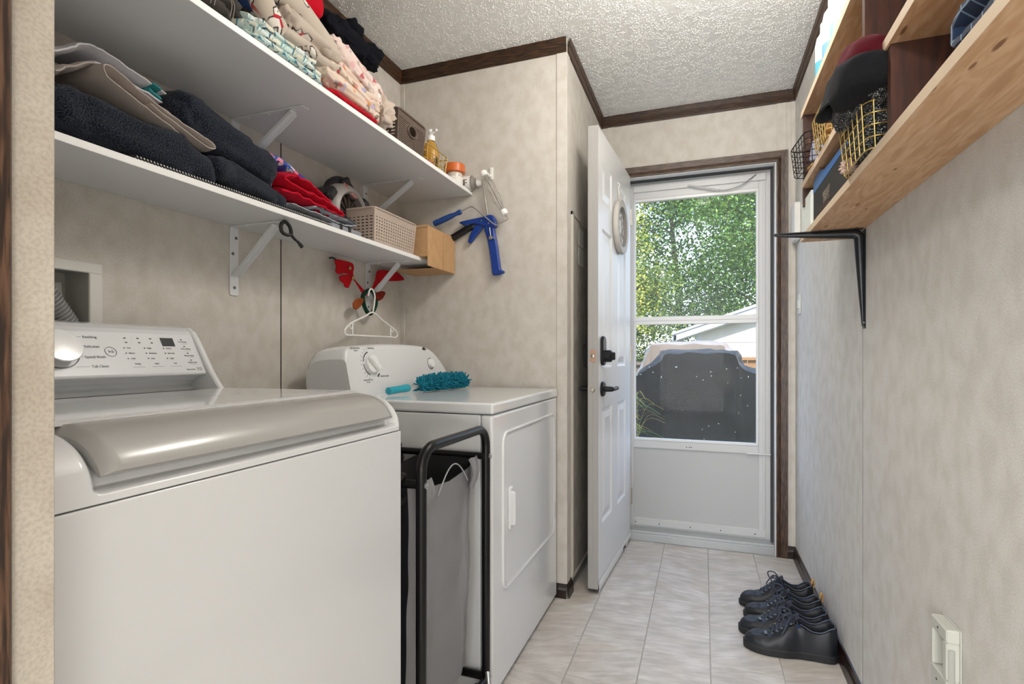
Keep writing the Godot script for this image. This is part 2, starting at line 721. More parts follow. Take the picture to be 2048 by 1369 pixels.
	mb = MB.new()
	mb.bx(Vector3(-0.4735, 0, -0.233), Vector3(-0.4600, CEIL, -0.165), 0.002)
	part("board", mb, trim_y, pt)
	var wh := structure("wall_hall")
	mb = MB.new()
	mb.bx(Vector3(-2.26, 0, -0.262), Vector3(-2.2, CEIL, 2.7))
	part("panel", mb, wp, wh)
	var wrr := structure("wall_rear")
	mb = MB.new()
	mb.bx(Vector3(-2.2, 0, 2.6), Vector3(XR, 0.1, 2.7))
	mb.bx(Vector3(-2.2, 2.1, 2.6), Vector3(XR, CEIL, 2.7))
	mb.bx(Vector3(-2.2, 0.1, 2.6), Vector3(-1.4, 2.1, 2.7))
	mb.bx(Vector3(0.3, 0.1, 2.6), Vector3(XR, 2.1, 2.7))
	part("panel", mb, wp, wrr)
	var wi := structure("added_window_1")  # unseen window added to go with the rear fill light
	mb = MB.new()
	for y in [0.12, 2.08]:
		mb.bx(Vector3(-1.4, y - 0.02, 2.62), Vector3(0.3, y + 0.02, 2.68))
	for x in [-1.38, -0.55, 0.28]:
		mb.bx(Vector3(x - 0.02, 0.1, 2.62), Vector3(x + 0.02, 2.1, 2.68))
	part("window_frame", mb, mat("white_vinyl", hexc("e9e9e6"), 0.4), wi)
	mb = MB.new()
	mb.bx(Vector3(-1.4, 0.12, 2.648), Vector3(0.3, 2.08, 2.652))
	part("pane", mb, glass(), wi)
	for i in 2:                                      # ceiling lamps; the rear one is unseen and added as fill light
		var at := Vector3(-0.05, CEIL, -1.45) if i == 0 else Vector3(-0.6, CEIL, 1.1)
		var lm := thing("ceiling_lamp", ["round white ceiling lamp above the washer", "unseen round lamp added in the room behind as fill light"][i], "ceiling lamp", at)
		mb = MB.new()
		mb.t.origin = at
		mb.lathe(PackedVector2Array([Vector2(0.0, -0.155), Vector2(0.03, -0.155), Vector2(0.03, -0.145), Vector2(0.008, -0.14), Vector2(0.008, -0.014), Vector2(0.055, -0.012), Vector2(0.06, -0.008), Vector2(0.06, 0.0)]), 32)
		part("base", mb, mat("lamp_metal", hexc("d8d8d4"), 0.3, 0.8), lm)
		mb = MB.new()
		mb.t.origin = at
		mb.blob(Vector3(0, -0.26, 0), Vector3(0.11, 0.11, 0.11), 1.0, 1.0, null, 0, 32, 16)
		var em := mat("lamp_glass", hexc("f4efe4"), 0.3)
		em.emission_enabled = true
		em.emission = Color(1.0, 0.95, 0.88)
		em.emission_energy_multiplier = 1.5
		part("shade", mb, em, lm)

	var dl := thing("added_dome_lamp", "shallow white dome lamp added out of view as fill light", "ceiling lamp", Vector3(0.0, CEIL, -1.66))  # out-of-view second lamp, added to even out the light
	mb = MB.new()
	mb.t.origin = Vector3(0.0, CEIL, -1.66)
	mb.lathe(PackedVector2Array([Vector2(0.0, -0.012), Vector2(0.13, -0.012), Vector2(0.135, -0.006), Vector2(0.135, 0.0)]), 32)
	part("base", mb, mats["lamp_metal"], dl)
	mb = MB.new()
	mb.t.origin = Vector3(0.0, CEIL, -1.66)
	mb.lathe(PackedVector2Array([Vector2(0.0, -0.090), Vector2(0.05, -0.085), Vector2(0.09, -0.068), Vector2(0.118, -0.04), Vector2(0.124, -0.012)]), 32)
	part("shade", mb, mats["lamp_glass"], dl)
	var gl := thing("added_globe_lamp", "white globe lamp added behind the camera as fill light", "floor lamp", Vector3(0.24, 0, 0.28))  # unseen lamp added as frontal fill under the shelves
	mb = MB.new()
	mb.t.origin = Vector3(0.24, 0, 0.28)
	mb.lathe(PackedVector2Array([Vector2(0, 0.0), Vector2(0.12, 0.0), Vector2(0.12, 0.015), Vector2(0.012, 0.03), Vector2(0.010, 0.64), Vector2(0.03, 0.652), Vector2(0.0, 0.654)]), 28)
	part("stand", mb, mats["lamp_metal"], gl)
	mb = MB.new()
	mb.blob(Vector3(0.24, 0.78, 0.28), Vector3(0.135, 0.135, 0.135), 1.0, 1.0, null, 0, 32, 16)
	part("globe", mb, mats["lamp_glass"], gl)

	# crown trims (brown), a flat board with a rounded lower edge
	crown("trim_1", Vector3(XL, 0, ZC), Vector3(XC, 0, ZC), Vector3(0, 0, 1), trim_x, 0.062)
	crown("trim_2", Vector3(XL, 0, -0.262), Vector3(XL, 0, ZC), Vector3(1, 0, 0), trim_z, 0.062)
	crown("trim_3", Vector3(XC, 0, ZC), Vector3(XC, 0, ZB), Vector3(1, 0, 0), trim_z, 0.062)
	crown("trim_4", Vector3(XC, 0, ZB), Vector3(XR, 0, ZB), Vector3(0, 0, 1), trim_x, 0.062)
	crown("trim_5", Vector3(XR, 0, ZB), Vector3(XR, 0, 1.0), Vector3(-1, 0, 0), trim_z, 0.058)

	# baseboards
	skirting("baseboard_right", Vector3(XR, 0, ZB), Vector3(XR, 0, 2.6), Vector3(-1, 0, 0), base_m)
	skirting("baseboard_back", Vector3(0.41, 0, ZB), Vector3(XR, 0, ZB), Vector3(0, 0, 1), base_m)
	skirting("baseboard_closet", Vector3(XL, 0, ZC), Vector3(XC, 0, ZC), Vector3(0, 0, 1), base_m)
	skirting("baseboard_side", Vector3(XC, 0, ZC + 0.011), Vector3(XC, 0, -2.30), Vector3(1, 0, 0), base_m)
	skirting("baseboard_left", Vector3(XL, 0, -0.262), Vector3(XL, 0, ZC), Vector3(1, 0, 0), base_m)

func glass() -> StandardMaterial3D:
	var g := mat("pane_glass", Color(0.9, 0.95, 0.95, 0.04), 0.03)
	g.metallic_specular = 0.12
	g.transparency = BaseMaterial3D.TRANSPARENCY_ALPHA
	return g

func run_profile(a: Vector3, b: Vector3, out: Vector3, prof: Array) -> MB:
	var mb := MB.new()
	for i in prof.size() - 1:
		var p: Vector2 = prof[i]
		var q: Vector2 = prof[i + 1]
		var A := a + out * p.x + Vector3.UP * p.y
		var B := b + out * p.x + Vector3.UP * p.y
		var C := b + out * q.x + Vector3.UP * q.y
		var D := a + out * q.x + Vector3.UP * q.y
		var nn := (C - A).cross(D - B)
		var want := out * (p.y - q.y) * -1.0 + Vector3.UP * (p.x - q.x)
		if nn.dot(want) > 0:
			mb.quad(A, B, C, D)
		else:
			mb.quad(D, C, B, A)
	for e in [a, b]:
		var ring := PackedVector3Array()
		for p in prof:
			ring.append(e + out * p.x + Vector3.UP * p.y)
		mb.fan(ring, false)
	return mb

func crown(called: String, a: Vector3, b: Vector3, out: Vector3, m: Material, h: float) -> void:
	var o := structure(called)
	part("board", run_profile(a, b, out, [Vector2(0, CEIL - h), Vector2(0.006, CEIL - h), Vector2(0.009, CEIL - h * 0.9), Vector2(0.009, CEIL - h * 0.55), Vector2(0.014, CEIL - h * 0.42), Vector2(0.016, CEIL - 0.004), Vector2(0.016, CEIL)]), m, o)

func skirting(called: String, a: Vector3, b: Vector3, out: Vector3, m: Material) -> void:
	var o := structure(called)
	part("board", run_profile(a, b, out, [Vector2(0, 0.062), Vector2(0.005, 0.06), Vector2(0.007, 0.045), Vector2(0.011, 0.035), Vector2(0.013, 0.0)]), m, o)

func build_tiles(fl: Node3D) -> void:
	# marbled vinyl: three prints, each tile takes its own piece of one
	var tiles := []
	for k in 3:
		var fa := fnoise(40 + k, 0.010, 5)
		var fb := fnoise(60 + k, 0.05, 4)
		var fc := fnoise(80 + k, 0.006, 3)
		var ang: float = [0.10, 0.38, -0.22][k]
		var ca := cos(ang)
		var sa := sin(ang)
		var tx := image_tex(384, 384, func(x: int, y: int) -> Color:
			var u := x * ca + y * sa
			var vv := -x * sa + y * ca
			var s := fa.get_noise_2d(u * 0.7, vv * 4.0) * 0.75 + fb.get_noise_2d(u * 0.35, vv * 1.3) * 0.40 + fc.get_noise_2d(u, vv) * 0.45
			var q := clampf(0.55 + s * 0.75, 0.0, 1.0)
			return hexc("b1aba4").lerp(hexc("d8d4ce"), q).lerp(hexc("b9ab9c"), clampf(fc.get_noise_2d(y + 300.0, x) * 0.6, 0.0, 0.25)))
		var m := mat("vinyl_tile_%d" % k, Color.WHITE, 0.38)
		m.albedo_texture = tx
		m.metallic_specular = 0.4
		tiles.append(m)
	var rng := RandomNumberGenerator.new()
	rng.seed = 4
	var w := 0.225
	var xs := [-1.327, -1.102, -0.877, -0.652, -0.427, -0.202, 0.023, 0.248, 0.4466]
	var cuts := {3: [-1.02, -1.24, -1.467, -1.692, -1.917, -2.142, -2.367], 4: [-1.02, -1.24, -1.467, -1.692, -1.917, -2.367, -2.592, -3.05], 5: [-1.02, -1.24, -1.692, -1.930, -2.367, -2.817, -3.05], 6: [-1.02, -1.467, -1.917, -2.205, -2.592, -3.05], 7: [-1.02, -1.24, -1.692, -2.142, -2.48, -2.817, -3.05]}
	for c in range(3, 8):
		var zc: Array = [-0.2, -0.6, -0.8] + cuts[c]
		for i in zc.size() - 1:
			var x0: float = xs[c] + 0.0011
			var x1: float = xs[c + 1] - (0.0011 if c < 7 else 0.0)
			var z0: float = zc[i + 1] + 0.0007
			var z1: float = zc[i] - 0.0007
			var mb := MB.new()
			var b := 0.001
			var du := Vector2(x1 - x0, z1 - z0) / 0.55
			var u := Vector2(rng.randf() * (0.98 - du.x), rng.randf() * maxf(0.0, 0.98 - du.y))
			mb.quad(Vector3(x0 + b, 0, z1 - b), Vector3(x1 - b, 0, z1 - b), Vector3(x1 - b, 0, z0 + b), Vector3(x0 + b, 0, z0 + b), u, u + du)
			mb.quad(Vector3(x0, -0.0015, z1), Vector3(x1, -0.0015, z1), Vector3(x1 - b, 0, z1 - b), Vector3(x0 + b, 0, z1 - b), u, u)
			mb.quad(Vector3(x1, -0.0015, z0), Vector3(x0, -0.0015, z0), Vector3(x0 + b, 0, z0 + b), Vector3(x1 - b, 0, z0 + b), u, u)
			mb.quad(Vector3(x1, -0.0015, z1), Vector3(x1, -0.0015, z0), Vector3(x1 - b, 0, z0 + b), Vector3(x1 - b, 0, z1 - b), u, u)
			mb.quad(Vector3(x0, -0.0015, z0), Vector3(x0, -0.0015, z1), Vector3(x0 + b, 0, z1 - b), Vector3(x0 + b, 0, z0 + b), u, u)
			mb.quad(Vector3(x0, -0.004, z1), Vector3(x1, -0.004, z1), Vector3(x1, -0.0015, z1), Vector3(x0, -0.0015, z1), u, u)
			mb.quad(Vector3(x1, -0.004, z0), Vector3(x0, -0.004, z0), Vector3(x0, -0.0015, z0), Vector3(x1, -0.0015, z0), u, u)
			part("tile", mb, tiles[rng.randi() % 3], fl)
	# plain vinyl where no joint can be seen: under the machines and in the room behind
	var r := MB.new()
	r.quad(Vector3(XL, 0, -0.2), Vector3(-0.653, 0, -0.2), Vector3(-0.653, 0, -2.22), Vector3(XL, 0, -2.22), Vector2.ZERO, Vector2(3, 6))
	r.quad(Vector3(-2.2, 0, 2.6), Vector3(XR, 0, 2.6), Vector3(XR, 0, -0.199), Vector3(-2.2, 0, -0.199), Vector2.ZERO, Vector2(5, 6))
	part("sheet", r, tiles[0], fl)

func popcorn(ce: Node3D, m: Material) -> void:
	var mb := MB.new()
	mb.blob(Vector3.ZERO, Vector3(1, 0.7, 1), 1.0, 1.0, null, 0, 7, 4)
	var mm := MultiMesh.new()
	mm.transform_format = MultiMesh.TRANSFORM_3D
	mm.mesh = mb.mesh()
	var rng := RandomNumberGenerator.new()
	rng.seed = 9
	var f := fnoise(3, 14.0, 2)
	var count := 60000
	mm.instance_count = count
	var i := 0
	while i < count:
		var x := rng.randf_range(XL, XR)
		var z := rng.randf_range(-3.05, -0.9)
		if x < XC and z < ZC:
			continue
		if f.get_noise_2d(x, z) < rng.randf_range(-0.5, 0.2):
			continue
		var r := rng.randf_range(0.0009, 0.0025)
		mm.set_instance_transform(i, Transform3D(Basis(Vector3.UP, rng.randf() * TAU).scaled(Vector3(r * rng.randf_range(0.8, 1.5), r * rng.randf_range(0.7, 1.3), r)), Vector3(x, CEIL - 0.0004, z)))
		i += 1
	var o := MultiMeshInstance3D.new()
	o.name = "popcorn_texture"
	o.multimesh = mm
	o.material_override = m
	o.set_meta("kind", "stuff")
	ce.add_child(o, true)
# ------------------------------------------------------------------ the doorway
func build_door() -> void:
	var white := mat("door_white", hexc("e4e5e6"), 0.32)
	var alu := mat("aluminium_painted", hexc("c9cacb"), 0.35)
	var trim_y: Material = mats["dark_trim_y"]
	var trim_x := wood_mat("casing_x", hexc("33241a"), hexc("4d3a2c"), hexc("634e3e"), Vector3(0.6, 9, 9), 0.45)
	# casing, mitred, with a moulded face
	var ca := structure("trim_6")
	var prof := [Vector2(0.0, 0.0), Vector2(0.0, 0.012), Vector2(0.006, 0.0135), Vector2(0.018, 0.010), Vector2(0.022, 0.013), Vector2(0.042, 0.0145), Vector2(0.053, 0.017), Vector2(0.055, 0.0)]
	var mb := MB.new()
	var ib := Vector2(0.357, 2.056)
	for i in prof.size() - 1:
		var p: Vector2 = prof[i]
		var q: Vector2 = prof[i + 1]
		mb.quad(Vector3(ib.x + p.x, 0, ZB + p.y), Vector3(ib.x + q.x, 0, ZB + q.y), Vector3(ib.x + q.x, ib.y + q.x, ZB + q.y), Vector3(ib.x + p.x, ib.y + p.x, ZB + p.y))
	part("jamb_board", mb, trim_y, ca)
	mb = MB.new()
	for i in prof.size() - 1:
		var p: Vector2 = prof[i]
		var q: Vector2 = prof[i + 1]
		mb.quad(Vector3(ib.x + p.x, ib.y + p.x, ZB + p.y), Vector3(ib.x + q.x, ib.y + q.x, ZB + q.y), Vector3(-0.415 - q.x, ib.y + q.x, ZB + q.y), Vector3(-0.415 - p.x, ib.y + p.x, ZB + p.y))
	part("head_board", mb, trim_x, ca)
	mb = MB.new()
	for i in prof.size() - 1:
		var p: Vector2 = prof[i]
		var q: Vector2 = prof[i + 1]
		mb.quad(Vector3(-0.415 - q.x, 0, ZB + q.y), Vector3(-0.415 - p.x, 0, ZB + p.y), Vector3(-0.415 - p.x, ib.y + p.x, ZB + p.y), Vector3(-0.415 - q.x, ib.y + q.x, ZB + q.y))
	part("jamb_board", mb, trim_y, ca)

	# frame of the doorway: white jambs with a dark weather strip, sill
	var fr := structure("door_frame")
	mb = MB.new()
	mb.bx(Vector3(0.353, 0.0, ZB - 0.15), Vector3(0.3625, 2.062, ZB + 0.001), 0.001)
	mb.bx(Vector3(-0.42, 0.0, ZB - 0.15), Vector3(-0.411, 2.062, ZB + 0.001), 0.001)
	part("jamb", mb, white, fr)
	mb = MB.new()
	mb.bx(Vector3(-0.411, 2.053, ZB - 0.15), Vector3(0.353, 2.0625, ZB + 0.001), 0.001)
	part("head", mb, white, fr)
	mb = MB.new()
	mb.bx(Vector3(0.3415, 0.05, ZB - 0.105), Vector3(0.3535, 2.05, ZB - 0.060), 0.001)
	mb.bx(Vector3(-0.405, 2.047, ZB - 0.085), Vector3(0.347, 2.0535, ZB - 0.050), 0.001)
	part("weather_strip", mb, mat("rubber_grey", hexc("3c3c3e"), 0.8), fr)
	mb = MB.new()
	mb.bx(Vector3(-0.411, 0.0, ZB - 0.15), Vector3(0.353, 0.042, ZB + 0.003), 0.003)
	mb.bx(Vector3(-0.411, 0.036, ZB - 0.10), Vector3(0.353, 0.05, ZB - 0.02), 0.004)
	part("sill", mb, mat("sill_metal", hexc("b3b7b9"), 0.35, 0.4), fr)

	# storm door
	var sd := structure("door_2")
	var z0 := -3.19
	var z1 := -3.162
	mb = MB.new()                                    # stiles and rails with a stepped inner bead
	mb.bx(Vector3(0.284, 0.03, z0), Vector3(0.343, 2.045, z1), 0.002)
	mb.bx(Vector3(-0.407, 0.03, z0), Vector3(-0.386, 2.045, z1), 0.002)
	mb.bx(Vector3(-0.386, 1.962, z0), Vector3(0.284, 2.045, z1), 0.002)
	mb.bx(Vector3(-0.386, 2.000, z1 - 0.003), Vector3(0.320, 2.040, z1 + 0.012), 0.002)
	mb.bx(Vector3(-0.386, 0.508, z0), Vector3(0.284, 0.552, z1), 0.002)
	mb.bx(Vector3(-0.386, 0.030, z0), Vector3(0.284, 0.100, z1), 0.002)
	mb.bx(Vector3(-0.386, 0.055, z1 - 0.002), Vector3(0.318, 0.090, z1 + 0.005), 0.002)
	mb.bx(Vector3(0.304, 0.1, z1 - 0.002), Vector3(0.318, 2.0, z1 + 0.004), 0.002)
	part("frame", mb, alu, sd)
	mb = MB.new()
	for r in [[0.552, 0.566], [1.944, 1.962], [1.226, 1.272], [1.246, 1.252]]:
		mb.bx(Vector3(-0.386, r[0], z0 + 0.004), Vector3(0.284, r[1], z1 + (0.003 if r[0] < 1.24 or r[0] > 1.3 else 0.006)), 0.002)
	for x in [-0.386, 0.272]:
		mb.bx(Vector3(x, 0.556, z0 + 0.004), Vector3(x + 0.012, 1.95, z1 + 0.003), 0.002)
	part("sash", mb, mat("sash_white", hexc("dcdddd"), 0.3), sd)
	for r in [[0.564, 1.23], [1.27, 1.946]]:
		mb = MB.new()
		mb.bx(Vector3(-0.375, r[0], -3.178), Vector3(0.273, r[1], -3.175))
		part("pane", mb, glass(), sd)
	mb = MB.new()
	mb.bx(Vector3(-0.386, 0.1, -3.182), Vector3(0.284, 0.508, -3.174))
	part("kick_panel", mb, mat("kick_grey", hexc("b9babb"), 0.45), sd)
	mb = MB.new()
	for x in [-0.375, -0.24, -0.07, 0.09, 0.265]:
		mb.t = Transform3D(Basis(Vector3.RIGHT, PI / 2), Vector3(x, 0.072, z1 + 0.005))
		mb.lathe(PackedVector2Array([Vector2(0.0035, 0), Vector2(0.003, 0.0015), Vector2(0, 0.002)]), 8)
	for x in [-0.09, -0.075, -0.065]:
		mb.t = Transform3D(Basis(Vector3.RIGHT, PI / 2), Vector3(x, 0.525, z1))
		mb.lathe(PackedVector2Array([Vector2(0.003, 0), Vector2(0.0025, 0.0015), Vector2(0, 0.002)]), 8)
	part("screw", mb, mat("dark_screw", hexc("3a3733"), 0.5, 0.5), sd)
	mb = MB.new()
	mb.bx(Vector3(0.22, 0.508, z1), Vector3(0.345, 0.516, z1 + 0.018), 0.002)
	part("latch", mb, mat("sash_white", Color.WHITE), sd)
	# chain with its spring, hung under the head
	var ch := thing("door_chain", "white safety chain with a spring drooping under the storm door head", "chain", Vector3(-0.1, 2.0, -3.15))
	mb = MB.new()
	var helix := PackedVector3Array()
	for i in 421:
		var s := i / 420.0
		var c := Vector3(-0.085, 2.008, -3.138).lerp(Vector3(0.075, 1.965, -3.138), s)
		helix.append(c + Vector3(0.3 * sin(i * 0.62), cos(i * 0.62), sin(i * 0.62)) * 0.0055)
	mb.tube(helix, 0.0011, 5)
	part("spring", mb, mat("sash_white", Color.WHITE), ch)
	mb = MB.new()
	var droop := curve([Vector3(0.075, 1.965, -3.138), Vector3(0.13, 1.962, -3.138), Vector3(0.19, 1.978, -3.138), Vector3(0.235, 2.006, -3.14), Vector3(0.272, 2.034, -3.15)], 8)
	for i in droop.size() - 1:
		mb.t = basis_x(droop[i + 1] - droop[i], Vector3.UP if i % 2 else Vector3.BACK, (droop[i] + droop[i + 1]) / 2)
		var ring := PackedVector3Array()
		for k in 8:
			ring.append(Vector3(cos(TAU * k / 8) * 0.0068, sin(TAU * k / 8) * 0.0035, 0))
		mb.tube(ring, 0.0011, 5, true)
	part("links", mb, mat("chain_metal", hexc("b9bcc0"), 0.3, 0.7), ch)

	door_leaf(white)
	cupboard_door()

# the open house door; s runs from its free edge to the hinge
func door_leaf(white: Material) -> void:
	var a := Vector3(-0.434, 0, -2.302)
	var b := Vector3(-0.390, 0, -3.040)
	var L := a.distance_to(b)
	var x := basis_x(b - a, Vector3.UP, a)          # local x along the leaf, z = out of its face
	if x.basis.z.x < 0:
		x.basis.z = -x.basis.z
	var X := Transform3D(Basis(x.basis.x, Vector3.UP, x.basis.x.cross(Vector3.UP)), a)
	var face := 1.0 if X.basis.z.x > 0 else -1.0
	var d := structure("door_1")
	var mb := MB.new()
	mb.t = X
	# slab, its face left open where the six panels are pressed in
	var y0 := 0.022
	var y1 := 2.058
	var cx := [0.0, 0.075, 0.272, 0.400, 0.604, L]
	var cy := [y0, 0.292, 0.812, 0.992, 1.622, 1.742, 1.922, y1]
	var th := 0.046
	var zf := 0.0
	var sgn := face
	for i in 5:
		for j in 7:
			var p0 := Vector3(cx[i], cy[j], zf)
			var p1 := Vector3(cx[i + 1], cy[j + 1], zf)
			if (i == 1 or i == 3) and (j == 1 or j == 3 or j == 5):
				var ins := [[0.0, 0.0], [0.012, -0.007], [0.022, -0.007], [0.050, -0.001], [0.052, -0.001]]
				for k in ins.size() - 1:
					ring_quads(mb, p0, p1, ins[k][0], ins[k][1] * sgn, ins[k + 1][0], ins[k + 1][1] * sgn, sgn)
				var e: float = ins[4][0]
				face_quad(mb, p0 + Vector3(e, e, ins[4][1] * sgn), p1 + Vector3(-e, -e, ins[4][1] * sgn), sgn)
			else:
				face_quad(mb, p0, p1, sgn)
	var bz := -th * sgn
	face_quad(mb, Vector3(0, y0, bz), Vector3(L, y1, bz), -sgn)
	var q := [Vector3(0, y0, 0), Vector3(L, y0, 0), Vector3(L, y1, 0), Vector3(0, y1, 0)]
	for k in 4:
		var A: Vector3 = q[k]
		var B: Vector3 = q[(k + 1) % 4]
		if k == 3:
			continue
		if sgn > 0:
			mb.quad(A, A + Vector3(0, 0, bz), B + Vector3(0, 0, bz), B)
		else:
			mb.quad(B, B + Vector3(0, 0, bz), A + Vector3(0, 0, bz), A)
	part("leaf", mb, white, d)
	mb = MB.new()                                    # wooden edge with two shallow steps
	mb.t = X
	mb.box(Vector3(-0.001, (y0 + y1) / 2, bz * 0.5), Vector3(0.006, y1 - y0, th), 0.0015)
	mb.box(Vector3(-0.004, (y0 + y1) / 2, bz * 0.72), Vector3(0.004, y1 - y0, th * 0.50), 0.0012)
	part("edge_strip", mb, mat("edge_grey", hexc("a3a19e"), 0.5), d)
	mb = MB.new()                                    # torn vinyl sweep under the leaf
	mb.t = X
	var rows := []
	var nz := fnoise(8, 9.0, 3)
	for r in 6:
		var row := PackedVector3Array()
		for k in 90:
			var s := L * k / 89.0
			var low := 0.004 + 0.010 * maxf(0, nz.get_noise_1d(s * 6.0)) + (0.022 if s > 0.52 and s < 0.60 else 0.0) + (0.01 if s > 0.66 else 0.0)
			var yy := lerpf(0.052, low, r / 5.0)
			row.append(Vector3(s, yy, sgn * (0.0012 + 0.004 * sin(r / 5.0 * PI) + 0.0025 * nz.get_noise_2d(s * 8, r))))
		rows.append(row)
	if sgn > 0:
		rows.reverse()
	mb.grid(rows)
	part("sweep", mb, mat("sweep_vinyl", hexc("e6e6e4"), 0.4), d)
	mb = MB.new()
	mb.t = X
	mb.box(Vector3(L / 2, 0.017, bz / 2), Vector3(L - 0.002, 0.012, th - 0.004), 0.002)
	part("sweep_fins", mb, mat("rubber_grey", Color.WHITE), d)
	# lock, lever
	var blk := mat("hardware_black", hexc("26272a"), 0.38, 0.6)
	var met := mat("hardware_nickel", hexc("b9b3a6"), 0.3, 0.9)
	mb = MB.new()
	mb.t = X * Transform3D(Basis(), Vector3(0.070, 1.065, 0))
	mb.prism(rrect(-0.033, -0.062, 0.033, 0.070, 0.03), -0.001, 0.014, 0.004) if sgn > 0 else mb.prism(rrect(-0.033, -0.062, 0.033, 0.070, 0.03), -0.014, 0.001, 0.004)
	mb.t = X * Transform3D(Basis(Vector3.RIGHT, PI / 2 * sgn), Vector3(0.072, 1.045, 0.010 * sgn))
	mb.lathe(PackedVector2Array([Vector2(0.027, 0), Vector2(0.027, 0.030), Vector2(0.022, 0.036), Vector2(0.010, 0.037), Vector2(0, 0.037)]), 24)
	mb.t = X * Transform3D(Basis(), Vector3(0.072, 1.045, 0.052 * sgn))
	mb.box(Vector3.ZERO, Vector3(0.012, 0.034, 0.016), 0.003)
	part("deadbolt", mb, blk, d)
	mb = MB.new()
	mb.t = X * Transform3D(Basis(Vector3.RIGHT, PI / 2 * sgn), Vector3(0.070, 0.897, 0))
	mb.lathe(PackedVector2Array([Vector2(0.034, 0), Vector2(0.034, 0.007), Vector2(0.030, 0.012), Vector2(0.013, 0.014), Vector2(0.011, 0.05), Vector2(0, 0.05)]), 24)
	mb.t = X
	mb.tube(curve([Vector3(0.070, 0.897, 0.046 * sgn), Vector3(0.10, 0.897, 0.050 * sgn), Vector3(0.15, 0.897, 0.048 * sgn), Vector3(0.185, 0.896, 0.044 * sgn)], 5), 0.0095, 10, false, true, Vector2(1.0, 1.0))
	part("lever", mb, blk, d)
	mb = MB.new()                                    # outside hardware, on the hidden face
	mb.t = X
	mb.box(Vector3(0.072, 1.065, bz - 0.012 * sgn), Vector3(0.066, 0.15, 0.024), 0.006)
	mb.box(Vector3(0.072, 1.05, bz - 0.028 * sgn), Vector3(0.04, 0.10, 0.012), 0.004)
	part("keypad", mb, blk, d)
	mb = MB.new()
	mb.t = X
	mb.tube(vs([Vector3(0.07, 0.897, bz), Vector3(0.07, 0.897, bz - 0.05 * sgn)]), 0.012, 12)
	mb.tube(curve([Vector3(0.060, 0.897, bz - 0.050 * sgn), Vector3(0.10, 0.897, bz - 0.052 * sgn), Vector3(0.17, 0.897, bz - 0.045 * sgn)], 4), 0.009, 10)
	part("lever", mb, blk, d)
	mb = MB.new()
	mb.t = X
	mb.box(Vector3(-0.0045, 1.045, bz * 0.5), Vector3(0.003, 0.058, 0.027), 0.001)
	part("strike_plate", mb, mat("brass_dull", hexc("b99a86"), 0.45, 0.5), d)
	mb = MB.new()
	mb.t = X * Transform3D(Basis(Vector3.BACK, PI / 2), Vector3(-0.005, 1.045, bz * 0.5))
	mb.lathe(PackedVector2Array([Vector2(0.009, -0.001), Vector2(0.009, 0.004), Vector2(0.006, 0.006), Vector2(0, 0.006)]), 16)
	mb.t = X * Transform3D(Basis(Vector3.BACK, PI / 2), Vector3(-0.005, 0.897, bz * 0.5))
	mb.lathe(PackedVector2Array([Vector2(0.011, -0.001), Vector2(0.0105, 0.002), Vector2(0.007, 0.006), Vector2(0, 0.006)]), 16)
	part("bolt", mb, met, d)
	# hinges at the frame
	for y in [0.25, 1.06, 1.83]:
		mb = MB.new()
		mb.t = X
		mb.tube(vs([Vector3(L + 0.006, y - 0.045, 0.002), Vector3(L + 0.006, y + 0.045, 0.002)]), 0.007, 10)
		part("hinge", mb, met, d)

	# round sign on a ribbon
	var sg := thing("hanging_sign", "round white wreath sign hung on a ribbon from the open white door", "sign", X * Vector3(0.41, 1.55, 0))
	mb = MB.new()
	var C := Transform3D(Basis(Vector3.UP, 0.0), Vector3(0.415, 1.700, 0.013 * sgn))
	mb.t = X * C * Transform3D(Basis(Vector3.RIGHT, PI / 2 * sgn), Vector3.ZERO)
	mb.lathe(PackedVector2Array([Vector2(0.094, -0.010), Vector2(0.134, -0.010), Vector2(0.138, 0.0), Vector2(0.134, 0.014), Vector2(0.122, 0.017), Vector2(0.100, 0.012), Vector2(0.094, 0.004), Vector2(0.094, -0.01)]), 48, false)
	part("rim", mb, mat("sign_grey_wood", hexc("bbb7b0"), 0.6), sg)
	mb = MB.new()
	mb.t = X * C * Transform3D(Basis(Vector3.RIGHT, PI / 2 * sgn), Vector3.ZERO)
	mb.lathe(PackedVector2Array([Vector2(0.0, -0.009), Vector2(0.096, -0.009), Vector2(0.096, -0.002), Vector2(0.0, -0.002)]), 40)
	part("plate", mb, mat("sign_plate", hexc("dcdad6"), 0.6), sg)
	mb = MB.new()
	mb.t = X * C * Transform3D(Basis(Vector3.RIGHT, PI / 2 * sgn), Vector3.ZERO)
	mb.lathe(PackedVector2Array([Vector2(0.088, -0.004), Vector2(0.100, -0.004), Vector2(0.100, 0.0135), Vector2(0.094, 0.006), Vector2(0.088, 0.0)]), 48, false)
	part("inner_ring", mb, mat("sign_grey_wood2", hexc("86827d"), 0.7), sg)
	mb = MB.new()                                    # sprigs printed in relief on the plate
	var rng := RandomNumberGenerator.new()
	rng.seed = 3
	for k in 46:
		var an := rng.randf() * TAU
		var rr := rng.randf_range(0.03, 0.085)
		mb.t = X * C * Transform3D(Basis(Vector3.BACK, rng.randf() * TAU), Vector3(cos(an) * rr, sin(an) * rr, 0.0005 * sgn))
		mb.blob(Vector3.ZERO, Vector3(0.012, 0.004, 0.0022), 1.0, 1.0, null, 0.0, 8, 4)
	part("sprigs", mb, mat("sprig_grey", hexc("a5a39f"), 0.7), sg)
	mb = MB.new()
	mb.t = X
	for k in [-1.0, 1.0]:
		mb.tube(vs([Vector3(0.400, 1.905, 0.004 * sgn), Vector3(0.412 + 0.022 * k, 1.826, 0.012 * sgn)]), 0.0028, 6)
	part("ribbon", mb, mat("ribbon_cream", hexc("d9d4cb"), 0.8), sg)
	mb = MB.new()
	mb.t = X
